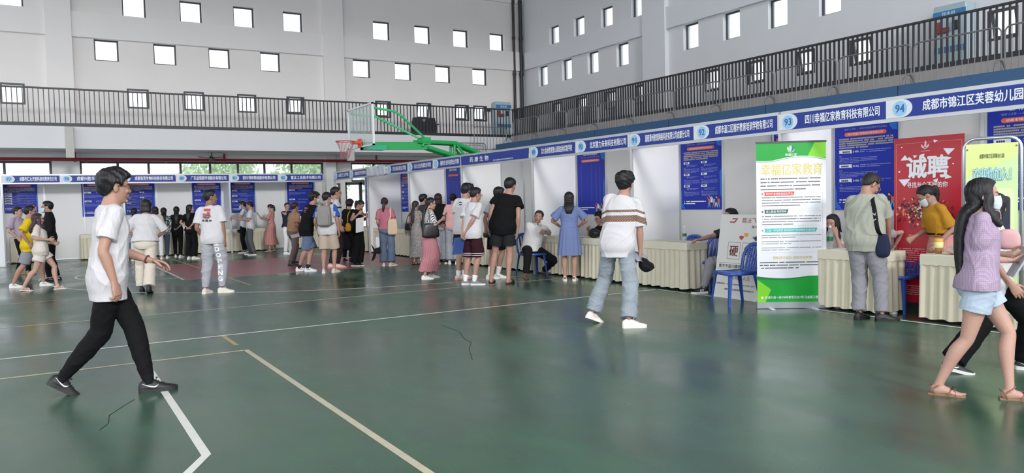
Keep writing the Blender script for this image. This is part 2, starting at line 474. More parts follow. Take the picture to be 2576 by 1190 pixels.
RCw = [-0.545, 2.905, 4.615, 6.345, 8.045, 11.41, 13.12, 14.815, 15.66]
hb = [(c-0.35, c+0.35, 7.69, 8.40) for c in RA]+[(c-0.35, c+0.35, 6.22, 6.90) for c in RB]+[(c-0.325, c+0.325, 4.74, 5.38) for c in RCw]
low = [(-4.0, 0.38), (1.13, 9.0), (10.05, 17.2)]
hb_low = [(a, b, 2.30, 3.03) for a, b in low]
DOORZ = (9.80, 11.05)
hb_low += [(9.15, 9.62, 1.3, 2.25)]
hb_low.append((DOORZ[0], DOORZ[1], 0.0, 2.30))
hb_low = [h for h in hb_low]
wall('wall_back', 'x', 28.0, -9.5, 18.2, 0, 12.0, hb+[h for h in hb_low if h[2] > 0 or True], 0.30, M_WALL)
for k, c in enumerate(RA): window('x', 28.0, c-0.35, c+0.35, 7.69, 8.40)
for k, c in enumerate(RB): window('x', 28.0, c-0.35, c+0.35, 6.22, 6.90)
for k, c in enumerate(RCw): window('x', 28.0, c-0.325, c+0.325, 4.74, 5.38, 0.05, 0.06, ajar=k > 3)
muls = [-3.2, -2.1, -0.86, 3.13, 4.11, 5.05, 5.97, 6.88, 7.84, 10.98, 12.2, 13.4, 14.6, 15.8, 2.22]
for a, b_ in low: window('x', 28.0, a, b_, 2.30, 3.03, 0.12, 0.07, mull=[t for t in muls if a < t < b_])
window('x', 28.0, 9.15, 9.62, 1.3, 2.25, 0.12, 0.05)
QA = [25.65, 23.98, 22.3, 20.6]
QB = [26.5, 24.83, 23.155, 21.45, 18.09, 16.41, 14.72, 13.05, 9.7, 8.0]
QC = [25.56, 23.92, 22.17, 20.52, 17.23, 15.52, 13.83, 12.18, 8.81, 7.1]
hr = [(c-0.34, c+0.34, 7.63, 8.37) for c in QA]+[(c-0.33, c+0.33, 6.11, 6.92) for c in QB]+[(c-0.32, c+0.32, 4.66, 5.32) for c in QC]
QA2 = [17.2, 15.5, 13.8, 12.1]
hr += [(c-0.34, c+0.34, 7.63, 8.37) for c in QA2]
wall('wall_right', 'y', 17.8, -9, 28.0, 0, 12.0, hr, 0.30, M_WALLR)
for c in QA+QA2: window('y', 17.8, c-0.34, c+0.34, 7.63, 8.37)
for c in QB: window('y', 17.8, c-0.33, c+0.33, 6.11, 6.92)
for c in QC: window('y', 17.8, c-0.32, c+0.32, 4.66, 5.32, 0.05, 0.06, ajar=True)
TN = [0]
def trim(b, m):
    TN[0] += 1
    return b.build('trim_%d' % TN[0], m, kind=ST)
# projecting bands between the window rows, pilasters
for x0, x1 in ((-9.5, 0.38), (1.09, 9.1), (9.86, 17.55)): trim(MB().box((x0, 27.88, 6.905), (x1, 28.0, 7.68)), M_BAND)
for x0, x1 in ((0.38, 1.09), (9.1, 9.86)): trim(MB().box((x0, 27.83, 3.9), (x1, 28.0, 12)), M_BAND)
M_BANDR = mat('painted_plaster_band_right_shaded', '#d8dadf', 0.85, 0.03, 1.0, 0.08, 45)  # band colour darkened for the dimmer right side
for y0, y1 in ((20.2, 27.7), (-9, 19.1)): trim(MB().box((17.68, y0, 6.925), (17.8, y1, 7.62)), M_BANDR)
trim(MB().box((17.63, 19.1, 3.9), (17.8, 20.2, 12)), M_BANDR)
trim(MB().box((-9.5, 27.9, 9.7), (17.8, 28.0, 10.3)), M_BAND)
# small dark boxes high on the walls by the corner
M_DARK = plain('#26272c', 0.5)
# drain pipes in the corner
for (x, y, r) in ((17.62, 27.86, 0.075), (17.30, 27.90, 0.055)):
    b = MB(); b.tube([(x, y, 4.0), (x, y, 11.9)], r, 14)
    for z in (5.2, 6.7, 8.2, 9.7): b.tube([(x, y, z), (x, y, z+0.12)], r+0.018, 14)
    o = b.build('drain_pipe', plain('#2d2e36', 0.5), smooth=False)
    tag(o, ('thicker' if r > 0.06 else 'thinner')+' black drain pipe running up the corner where the two walls meet', 'pipe', 'drain pipes in the corner')
# ceiling (out of the frame, closes the hall)
c_ = MB(); c_.box((-9.5, 2, 12.0), (18.1, 28.3, 12.2)); c_.build('ceiling', plain('#a5a8ac', 0.9), kind=ST)

# ---- gallery slabs
M_SLAB = mat('gallery_beam_paint', '#d9dadd', 0.8, 0.03, 1.5, 0.06, 40)
b = MB(); b.box((-9.5, 26.0, 3.28), (17.8, 28.0, 3.92)); trim(b, M_SLAB)
M_STEP = mat('bleacher_concrete', '#a9a5a3', 0.85, 0.07, 3, 0.1, 60)
b = MB(); b.box((15.95, -9, 3.3), (17.8, 26.0, 3.97)); trim(b, M_STEP)
b = MB(); b.box((15.62, -9, 0), (15.95, 25.9, 3.66)); trim(b, M_STEP)
# piers of the ground floor and lintel over the low windows
M_PIER = mat('pier_paint', '#dfe2e2', 0.8, 0.03, 2, 0.05, 40)
for x0, x1 in ((0.38, 1.13), (9.0, 9.38)): trim(MB().box((x0, 27.75, 0), (x1, 28.0, 3.28)), M_PIER)
trim(MB().box((-9.5, 27.85, 3.12), (17.8, 28.0, 3.28)), M_PIER)
trim(MB().box((15.9, 26.0, 0), (17.8, 28.0, 3.28)), M_PIER)
# red sprinkler pipe under the gallery
M_RED = plain('#8e2433', 0.4)
pr_ = empty('sprinkler_pipe', (4, 27.6, 3.06), 0, 'long dark red sprinkler pipe running under the gallery above the low windows', 'pipe')
b = MB(); b.tube([(-13, 0, 0), (11.5, 0, 0)], 0.05, 12); b.build('main_pipe', M_RED, pr_)
for x in (1.0, 5.43, 10.9, 13.75):
    b = MB(); b.tube([(x-4, 0, -0.08), (x-4, 0, 0.22)], 0.035, 10); b.build('drop_pipe', M_RED, pr_)
for x in (1.3, 3.6, 6.9, 11.6, 14.2):
    b = MB(); b.lathe([(0.012, -0.11), (0.03, -0.10), (0.012, -0.06), (0.018, 0.0)], (x-4, 0, 0), 8); b.build('sprinkler_head', plain('#6d5a4a', 0.4), pr_)
fn = empty('ceiling_fan', (4.95, 27.2, 3.28), 0, 'small dark fan hanging under the gallery above the low windows', 'fan')
b = MB(); b.tube([(0, 0, 0), (0, 0, -0.22)], 0.015, 8); b.build('rod', M_DARK, fn)
b = MB(); b.lathe([(0.03, 0.04), (0.09, 0.02), (0.09, -0.05), (0.03, -0.08)], (0, 0, -0.2), 14); b.build('motor', plain('#5a4b4b', 0.5), fn)
for k in range(3):
    a = 2*math.pi*k/3+0.3; b = MB(); b.obox((0.27*math.cos(a), 0.27*math.sin(a), -0.14), (math.cos(a), math.sin(a), 0.1), (-math.sin(a), math.cos(a), 0.2), (0, 0, 1), 0.22, 0.05, 0.004); b.build('blade', plain('#5a5050', 0.5), fn)
# duct boxes hanging from the gallery beam
for (x0, x1, z0, z1, lab) in ((0.72, 0.94, 3.0, 3.90, 'tall grey box fixed to the gallery beam near the left edge'), (9.18, 9.40, 2.96, 3.37, 'short grey box below the gallery beam behind the basketball hoop')):
    b = MB(); b.box((x0, 25.8, z0), (x1, 25.99, z1), 0, 0.012); tag(b.build('duct_box', plain('#bdbcb8', 0.7)), lab, 'box')

# ---- black gallery railing, in bays; every baluster a part
M_RAIL = plain('#2b2c31', 0.45)
def railing(name, p0, p1, z0, z1, n, label, m=M_RAIL, bar=0.011, group=None):
    p0 = np.array(p0, float); p1 = np.array(p1, float); L_ = np.linalg.norm(p1-p0); e = (p1-p0)/L_; nn = np.array([-e[1], e[0]])
    root = empty(name, (*p0, z0), math.atan2(e[1], e[0]), label, 'railing', group)
    b = MB(); b.box((0, -0.025, z1-z0-0.05), (L_, 0.025, z1-z0), 0, 0.006); b.build('top_rail', m, root)
    b = MB(); b.box((0, -0.03, 0), (L_, 0.03, 0.1)); b.build('base_plate', m, root)
    me = None
    for k in range(n):
        x = L_*(k+0.5)/n
        if me is None:
            bb = MB(); bb.box((-bar, -bar*1.6, 0.1), (bar, bar*1.6, z1-z0-0.05)); me = mesh_of('baluster', bb.v, bb.f, [m])
        o = link('baluster', me, root); o.location = (x, 0, 0)
    return root
labs = ['left end of the black gallery railing, up to the tall grey box', 'black gallery railing on the back wall over the row of numbered booths', 'black gallery railing on the back wall behind the basketball hoop', 'black gallery railing on the back wall ending at the corner']
xs = [-5.5, 0.95, 6.2, 11.2, 15.9]
for k in range(4):
    railing('gallery_railing', (xs[k], 26.03), (xs[k+1], 26.03), 3.92, 5.03, int((xs[k+1]-xs[k])/0.128), labs[k], group='black gallery railings')
labs = ['black gallery railing on the right wall next to the corner', 'black gallery railing on the right wall over booths 91 and 92', 'black gallery railing on the right wall over booths 93 and 94', 'near end of the black gallery railing at the right edge']
ys = [26.03, 20.5, 15.0, 9.5, 4.0]
for k in range(4):
    railing('gallery_railing', (15.97, ys[k]), (15.97, ys[k+1]), 3.97, 5.02, int((ys[k]-ys[k+1])/0.118), labs[k], bar=0.014, group='black gallery railings')

# ---- bleachers below the right gallery
M_BLUE = mat('bleacher_blue', '#30577f', 0.5, 0.08, 5, 0.05, 80)
M_BLUE2 = mat('bleacher_blue_light', '#4a78a4', 0.5, 0.08, 5, 0.05, 80)
bl = empty('bleacher', (15.3, 10, 0), 0, 'blue tiered bleacher seating behind the row of booths on the right', 'bleacher')
b = MB()
for k in range(6): b.box((0.30-0.62*(k+1), -14+(1.2 if k == 1 else 0), 0), (0.30-0.62*k, 15.6+0.2*k, 3.60-0.42*k-0.09))
b.build('tier', M_STEP, bl)
for k in range(3):
    for j in range(8 if k else 9):
        y0 = -14+3.35*j; y1 = min(y0+3.33, 15.6+0.2*k)
        if k == 1 and 2 < j < 6: continue
        b = MB(); b.box((0.31-0.62*k-0.65, y0, 3.60-0.42*k-0.088), (0.31-0.62*k, y1, 3.60-0.42*k), 0, 0.01)
        b.box((0.31-0.62*k-0.66, y0, 3.60-0.42*k-0.42), (0.31-0.62*k-0.635, y1, 3.60-0.42*k-0.002))
        b.build('seat_bench', M_BLUE if k == 0 else M_BLUE2, bl)
# grey barrier panels on the top tier
M_GREY = plain('#77787c', 0.4, metal=0.2)
def barrier(p0, p1, z0, z1, n, label, legs=True):
    p0 = np.array(p0, float); p1 = np.array(p1, float); L_ = np.linalg.norm(p1-p0); e = (p1-p0)/L_
    root = empty('barrier_panel', (*p0, z0), math.atan2(e[1], e[0]), label, 'barrier', 'grey barrier panels on the bleacher')
    h = z1-z0; r = 0.12
    pts = [(0, 0, 0), (0, 0, h-r)]+[(r-r*math.cos(a), 0, h-r+r*math.sin(a)) for a in np.linspace(0.2, math.pi/2, 5)]
    pts += [(L_-r+r*math.sin(a), 0, h-r+r*math.cos(a)) for a in np.linspace(0, math.pi/2-0.2, 5)]+[(L_, 0, h-r), (L_, 0, 0)]
    b = MB(); b.tube(pts, 0.016, 8); b.tube([(0, 0, 0.06), (L_, 0, 0.06)], 0.016, 6); b.build('frame', M_GREY, root)
    bb = MB(); bb.tube([(0, 0, 0.05), (0, 0, h-0.015)], 0.009, 6); me = mesh_of('bar', bb.v, bb.f, [M_GREY])
    for k in range(n):
        o = link('bar', me, root); o.location = (L_*(k+1)/(n+1), 0, 0)
    if legs:
        b = MB(); b.tube([(0.02, -0.02, 0)]+[(0.02, -0.22+0.2*math.cos(a), 0.25*math.sin(a)) for a in np.linspace(0.3, math.pi, 8)], 0.02, 8); b.build('foot', M_GREY, root)
    return root
y = 25.3
ords = ['first', 'second', 'third', 'fourth', 'fifth', 'sixth', 'seventh', 'eighth', 'ninth', 'tenth', 'eleventh', 'twelfth']
for k in range(12):
    barrier((15.56, y), (15.56, y-1.70), 3.6, 4.50, 13, ords[k]+' grey barrier panel from the corner along the top of the blue bleacher')
    y -= 1.765
barrier((14.0, 25.55), (15.4, 25.55), 3.35, 4.25, 9, 'grey barrier panel standing crosswise at the corner end of the blue bleacher', False)
barrier((13.2, 25.75), (14.6, 25.75), 2.75, 3.65, 9, 'lower grey barrier panel by the end of the blue bleacher near the corner', False)

# ---- things on the gallery
def dispenser(loc, rz, label):
    r = empty('water_dispenser', loc, rz, label, 'water dispenser', 'drinking water machines on the gallery')
    b = MB(); b.box((-0.36, 0, 0), (0.36, 0.35, 1.6), 0, 0.02); b.build('cabinet', plain('#a3b7c0', 0.5), r)
    b = MB(); b.box((-0.36, -0.012, 1.33), (0.36, 0.0, 1.47)); hd = b.build('header_panel', plain('#2e79ad', 0.4), r)
    text_flat('饮水机', (-0.16, -0.013, 1.355), (1, 0, 0), (0, 0, 1), 0.30, 0.09, plain('#d5e6f0', 0.5), hd)
    b = MB(); b.box((-0.34, -0.014, 0.55), (0.34, 0.0, 0.68)); b.build('drip_panel', plain('#3f6e95', 0.4), r)
    b = MB(); b.box((-0.30, -0.06, 0.98), (0.0, 0.0, 1.10), 0, 0.01); b.box((-0.28, -0.03, 1.1), (-0.2, 0, 1.24)); b.build('red_tap', plain('#8f2b2f', 0.4), r)
    b = MB(); b.box((0.08, -0.05, 1.02), (0.22, 0.0, 1.22), 0, 0.01); b.build('black_tap', M_DARK, r)
    return r
dispenser((16.53, 27.58, 3.93), 0, 'white and blue drinking water machine on the gallery in the corner')
dispenser((17.40, 9.72, 3.97), -math.pi/2, 'blue topped drinking water machine on the right gallery behind the railing')
b = MB(); b.box((15.98, 27.9, 5.15), (16.1, 28.0, 5.28), 0, 0.01); tag(b.build('loudspeaker', M_DARK), 'small black box mounted on the back wall beside the corner water machine', 'speaker')
sp = MB(); sp.box((17.68, 8.0, 5.02), (17.79, 8.22, 5.24), 0, 0.015); 
ch = empty('folding_seat_pair', (12.5, 26.75, 3.93), 0, 'pair of folded black chairs parked on the back gallery behind the railing', 'chair')
for s in (-1, 1):
    b = MB()
    pr = [(-0.21, 0.05), (-0.24, 0.2), (-0.23, 0.42), (-0.18, 0.62), (0.18, 0.62), (0.23, 0.42), (0.24, 0.2), (0.21, 0.05)]
    b.prism(pr, (s*0.26, 0, 0.1), (1, 0, 0), (0, 0, 1), 0.07); b.build('seat_back', plain('#2a2b30', 0.6), ch)
    b = MB(); b.tube([(s*0.26+s*0.25, 0, 0), (s*0.26+s*0.25, 0, 0.45), (s*0.26+s*0.25, -0.25, 0.47)], 0.018, 8); b.build('arm_frame', M_DARK, ch)
b = MB(); b.box((-0.55, -0.05, 0.13), (0.55, -0.01, 0.17)); b.build('crossbar', M_DARK, ch)

# ---- door leaf (dark frame, glass) at the right end of the back wall
dr = empty('door_1', (10.42, 28.0, 0)); tag(dr, kind=ST)
b = MB()
for x in (-0.60, 0.0, 0.60): b.box((x-0.05, 0.05, 0), (x+0.05, 0.14, 2.28))
for z in (0.05, 1.05, 2.24): b.box((-0.6, 0.05, z-0.05), (0.6, 0.14, z+0.05))
b.build('door_frame', plain('#24282c', 0.4), dr)
b = MB(); b.box((-0.55, 0.09, 0.1), (0.55, 0.10, 2.2)); b.build('door_glass', M_GLASS, dr)
b = MB(); b.tube([(0.08, 0.03, 0.9), (0.08, 0.0, 0.92), (0.08, 0.0, 1.2), (0.08, 0.03, 1.22)], 0.012, 8); b.build('door_handle', plain('#8a8d90', 0.3), dr)

# ---- trees outside the low windows
M_LEAF = mat('tree_leaf', '#c3d9b6', 0.7, 0.25, 2.5)
M_BARK = mat('tree_bark', '#7d7468', 0.9, 0.2, 8)
def tree(x, y, h, label):
    r = empty('tree', (x, y, 0), 0, label, 'tree', 'trees outside the low windows')
    b = MB(); b.tube([(0, 0, -0.5), (0.05, 0, h*0.3), (0.0, 0.1, h*0.6)], [0.16, 0.12, 0.06], 8); b.build('trunk', M_BARK, r)
    n = 2600; V = []; Fs = []
    c = rng.normal(size=(n, 3)); c /= np.linalg.norm(c, axis=1)[:, None]
    c *= (rng.random(n)**0.4)[:, None]*np.array([1.6, 1.5, h*0.42]); c[:, 2] += h*0.55
    d1 = rng.normal(size=(n, 3)); d1 /= np.linalg.norm(d1, axis=1)[:, None]; d2 = np.cross(d1, rng.normal(size=(n, 3))); d2 /= np.linalg.norm(d2, axis=1)[:, None]
    s = rng.uniform(0.07, 0.16, n)[:, None]
    V = np.stack([c-d1*s, c+d2*s*0.5, c+d1*s, c-d2*s*0.5], 1).reshape(-1, 3)
    Fs = np.arange(4*n).reshape(-1, 4)
    link('foliage', mesh_of('foliage', V, Fs, [M_LEAF]), r)
for k, (x, y, h, l) in enumerate(((9.6, 31.5, 4.6, 'pale leafy tree outside, seen through the window left of the pier'), (13.2, 31.0, 4.8, 'pale leafy tree outside, seen through the dark framed door'), (17.0, 31.8, 4.4, 'pale leafy tree outside, seen over the far end of the right booths'), (6.1, 32.0, 4.2, 'pale leafy tree outside, seen above the sign of booth 82'))):
    tree(x, y, h, l)
# ================================================================== BOOTHS
M_ALU = mat('aluminium_profile', '#bbbdc0', 0.35, 0.04, 8, metal=0.5)
M_PANEL = mat('booth_panel_white', '#e2e2e3', 0.55, 0.025, 2.5, 0.03, 120)
M_PANEL_SHADE = mat('booth_panel_shaded', '#cfcdcc', 0.6, 0.03, 2.5, 0.03, 120)  # white panel with shade mixed into the base colour
M_SBLUE = mat('sign_blue', '#24398f', 0.42, 0.05, 3, spec=0.3)
M_SWHITE = mat('sign_white', '#d9dde4', 0.45, 0.02, 3)
M_DISC = mat('sign_disc_blue', '#92c6ea', 0.45, 0.03, 4)
M_NUM = plain('#2f62a8', 0.5)
M_LET = plain('#eceff4', 0.5)
ez = np.array((0, 0, 1.))
def booth(o, ex, ey, w, depth, label, panels='full', sides=(1, 0), last=False, names=None):
    """o: front left post as seen from the aisle, ex along the front, ey into the booth"""
    root = empty('exhibition_booth', o, 0, label, 'booth', 'shell scheme booths')
    ex = np.array(ex, float); ey = np.array(ey, float)
    def post(p):
        b = MB(); b.obox(p+ez*1.25, ex, ey, ez, 0.02, 0.02, 1.25); b.obox(p+ez*1.25, ex, ey, ez, 0.028, 0.008, 1.249); b.obox(p+ez*1.25, ex, ey, ez, 0.008, 0.028, 1.249)
        b.build('post', M_ALU, root)
    post(ex*0); 
    if last: post(ex*w)
    n = int(round(w))
    for k in range(n+1 if last else n): post(ex*w*k/n+ey*depth)
    b = MB()
    for z, hh in ((2.51, 0.022), (2.27, 0.022)): b.obox(ex*w/2+ez*z, ex, ey, ez, w/2-0.02, 0.018, hh)
    b.build('front_beam', M_ALU, root)
    b = MB(); b.obox(ex*w/2+ey*depth+ez*2.48, ex, ey, ez, w/2-0.02, 0.016, 0.02); b.obox(ex*w/2+ey*depth+ez*0.03, ex, ey, ez, w/2-0.02, 0.016, 0.02); b.build('back_beam', M_ALU, root)
    for k in range(n):
        c = ex*w*(k+0.5)/n+ey*depth
        if panels == 'rail':
            b = MB(); b.obox(c+ez*1.02, ex, ey, ez, w/n/2-0.02, 0.004, 0.97); b.build('back_panel', M_PANEL, root)
            b = MB(); b.obox(c+ez*2.23, ex, ey, ez, w/n/2-0.02, 0.004, 0.23); b.build('upper_panel', M_PANEL_SHADE, root)  # upper panel: shade painted in as a greyer tone
            b = MB(); b.obox(c+ez*2.0-ey*0.006, ex, ey, ez, w/n/2-0.02, 0.008, 0.012); b.build('panel_rail', M_SWHITE, root)
        elif panels == 'full':
            b = MB(); b.obox(c+ez*1.25, ex, ey, ez, w/n/2-0.02, 0.004, 1.21); b.build('back_panel', M_PANEL_SHADE, root)
    for s, x in zip(sides, (0, w)):
        if s:
            b = MB(); b.obox(ex*x+ey*depth/2+ez*1.25, ey, ex, ez, depth/2-0.02, 0.004, 1.21); b.build('side_panel', M_PANEL, root)
            b = MB(); b.obox(ex*x+ey*depth/2+ez*2.48, ey, ex, ez, depth/2-0.02, 0.012, 0.018); b.build('side_beam', M_ALU, root)
    return root
def sign(o, ex, w, num, txt, label, tw=0.95, font=0.029):
    """fascia board; o is the lower-left corner seen from the aisle"""
    o = np.array(o, float); ex = np.array(ex, float); nrm = np.cross(ex, ez)
    root = empty('booth_sign', o, 0, label, 'sign', 'blue booth name signs')
    h = 0.20
    z0 = np.zeros(3)
    b = MB(); b.prism([(0, 0), (w, 0), (w, h), (0, h)], z0-nrm*0.006, ex, ez, 0.006); b.build('board', M_SBLUE, root)
    if num is not None:
        r = 0.135; x = 0.19
        pts = [(0, 0), (x, 0)]+[(x+r*math.sin(a)*0.9, h/2-h/2*math.cos(a)) for a in np.linspace(0.1, math.pi-0.1, 10)]+[(x, h), (0, h)]
        b = MB(); b.prism(pts, z0, ex, ez, 0.003); b.build('number_field', M_SWHITE, root)
        b = MB(); b.prism([(0.17+0.085*math.cos(a), h/2+0.085*math.sin(a)) for a in np.linspace(0, 2*math.pi, 28)[:-1]], z0+nrm*0.003, ex, ez, 0.003); dk = b.build('number_disc', M_DISC, root)
        if num:
            text_flat(num, z0+ex*(0.17-0.055)+ez*(h/2-0.045)+nrm*0.006, ex, ez, 0.11, 0.09, M_NUM, dk, 'number', 0.02)
    if txt:
        x0 = 0.40 if num is not None else 0.3
        ww = w-x0-0.05
        text_flat(txt, z0+ex*(x0+ww*(1-tw)/2)+ez*0.045+nrm*0.001, ex, ez, ww*tw, 0.122, M_LET, root, 'lettering', font)
    return root
# ---- right row
XF = 8.30
YP = [3.85+2.985*k for k in range(8)]
EXR, EYR = (0, -1, 0), (1, 0, 0)
blab = ['exhibition booth 93 and 94 with the red recruitment banner', 'exhibition booth 91 and 92 behind the leaning white board', 'exhibition booth 89 and 90 with the seated man in white shirt', 'exhibition booth of the blue two part banner sign left of booth 89', 'exhibition booth behind the woman with the pink tulle skirt', 'exhibition booth behind the woman in pink shirt with a tote', 'farthest exhibition booth of the right row, open at the back']
for k in range(7):
    booth((XF, YP[k+1], 0), EXR, EYR, 2.985, 1.06, blab[k], 'full' if k < 6 else 'none', (1, 0) if k < 6 else (0, 0), last=(k == 0))
# next booth towards the camera, only its first metres are seen
booth((XF, YP[0], 0), EXR, EYR, 2.985, 1.06, 'nearest exhibition booth at the right edge of the view', 'full', (0, 0), last=True)
SX = XF-0.022
def rsign(ystart, w, num, txt, lab, **k): return sign((SX, ystart, 2.29), EXR, w, num, txt, lab, **k)
rs = [(5.34, '94', '成都市锦江区芙蓉幼儿园', 'blue sign of booth 94 at the top right corner'),
      (6.86, '93', '四川幸福亿家教育科技有限公司', 'blue sign of booth 93 above the green banner'),
      (8.38, '92', '成都市温江区楷轩教育培训学校有限公司', 'blue sign of booth 92 above the white board'),
      (9.88, '91', '湖南潭州教育网络科技有限公司成都分公司', 'blue sign of booth 91 above the man with a striped shirt'),
      (11.33, '90', '北京猿力未来科技有限公司', 'blue sign of booth 90 between signs 89 and 91'),
      (12.87, '89', '北大金秋教育营山县园金秋实验学校', 'blue sign of booth 89 above the seated man')]
for i, (y, n_, t_, l_) in enumerate(rs): rsign(y, 1.52 if i not in (3, 4) else 1.49, n_, t_, l_)
sg = rsign(YP[4]-0.03, 2.85, None, None, 'long blue sign with four spaced characters and a glossy patch')
text_flat('药 康 生 物', (-0.002, -0.42, 0.045), EXR, ez, 0.85, 0.115, M_LET, sg, 'lettering', 0.02)
text_flat('四川药康生物科技有限公司', (-0.002, -1.47, 0.02), EXR, ez, 0.8, 0.03, M_LET, sg, 'small_lettering', 0.02)
rsign(17.25, 1.45, '', '德阳农业科技职业学院', 'blue sign of the agricultural college, right of the media college sign', tw=0.98)
rsign(18.78, 1.5, '', '四川文化传媒职业学院', 'blue sign of the media college above the woman with long hair')
rsign(20.2, 1.4, '', '四川城市职业学院', 'creased blue sign partly covered by white film, left of the media college sign')
rsign(23.2, 1.45, '', '成都纺织专科学校', 'faded blue sign near the far end of the right row')
rsign(24.7, 1.45, '', '成都工业学院', 'last blue sign at the far end of the right row')
# loose white film over one sign
b = MB(); V = []; Fs = []
for i in range(25):
    for j in range(7):
        yy = 21.7-1.45*i/24; zz = 2.26+0.28*j/6
        V.append((SX-0.02-0.018*math.sin(i*1.1+j*0.5)-0.02*math.sin(i*0.37), yy, zz+0.012*math.sin(i*0.8)))
for i in range(24):
    for j in range(6): Fs.append((i*7+j, (i+1)*7+j, (i+1)*7+j+1, i*7+j+1))
b.add(V, Fs)
o = b.build('plastic_film', mat('white_film', '#c9ccd6', 0.3, 0.05, 6), smooth=True); so = o.modifiers.new('s', 'SOLIDIFY'); so.thickness = 0.003
tag(o, 'crumpled white film over the sign at the far end of the right row', 'plastic film')
# ---- back row
YB = 25.80; EXB, EYB = (1, 0, 0), (0, 1, 0)
bx = [-0.88-3.04, -0.88, 2.16, 5.20]
bl_ = ['exhibition booth at the far left edge of the back row', 'exhibition booth 77 and 78 behind the four people at the left', 'exhibition booth 79 and 80 behind the group of women', 'exhibition booth 81 and 82 behind the woman in a pink dress']
for k, x in enumerate(bx): booth((x, YB, 0), EXB, EYB, 3.04, 0.98, bl_[k], 'rail', (1 if k else 0, 0), last=(k == 3))
bs = [(-0.87, '77', '成都市汇众天智科技有限责任公司', 'blue sign of booth 77 at the left edge'), (0.53, '78', '成都兴胜半导体有限公司', 'blue sign of booth 78, half hidden by the walking man'),
      (2.05, '79', '成都普思生物科技股份有限公司', 'blue sign of booth 79 above the group of women'), (3.62, '80', '广东益诺欧环保股份有限公司', 'blue sign of booth 80 above the man with the printed back'),
      (5.19, '81', '四川邻你物流股份有限公司', 'blue sign of booth 81 above the man with grey trousers'), (6.73, '82', '富正工业技术有限公司', 'blue sign of booth 82 at the right end of the back row')]
for i, (x, n_, t_, l_) in enumerate(bs):
    x1 = bs[i+1][0] if i < 5 else 8.24
    sign((x, YB-0.022, 2.29), EXB, x1-x-0.005, n_, t_, l_)

# ================================================================== POSTERS
M_PBLUE = mat('poster_blue', '#1d2e9c', 0.45, 0.06, 2.5, spec=0.25)
M_PLIGHT = mat('poster_light_blue', '#2468c8', 0.45, 0.05, 3, spec=0.25)
M_PILL = plain('#e0604f', 0.45)
M_CREAM = plain('#a49f92', 0.6)
M_TXT = plain('#7f8bc9', 0.6)
FIGC = [plain(c, 0.5) for c in ('#e25a50', '#d9dce8', '#59b7d6', '#1f2547', '#e9b9a0')]
def rows(b, x0, x1, y, hgt, n, gap, cw, mi=0, o=None, ex=None, ey=None, nz=None, rag=0.85, seed=0):
    """lines of small text: a row of little blocks per line"""
    r = random.Random(seed)
    for k in range(n):
        yy = y-k*gap; x = x0; end = x1 if k < n-1 else x0+(x1-x0)*r.uniform(0.45, rag)
        while x < end:
            w = cw*r.uniform(0.7, 1.0)
            if r.random() > 0.07:
                p = o+ex*x+ey*yy+nz
                b.quad(p, p+ex*w*0.82, p+ex*w*0.82+ey*hgt, p+ey*hgt, mi)
            x += w
def pill(x0, y0, w, h, n=8):
    r = h/2
    return [(x0+r-r*math.sin(a), y0+r-r*math.cos(a)) for a in np.linspace(0, math.pi, n)]+[(x0+w-r+r*math.sin(a), y0+r+r*math.cos(a)) for a in np.linspace(0, math.pi, n)]
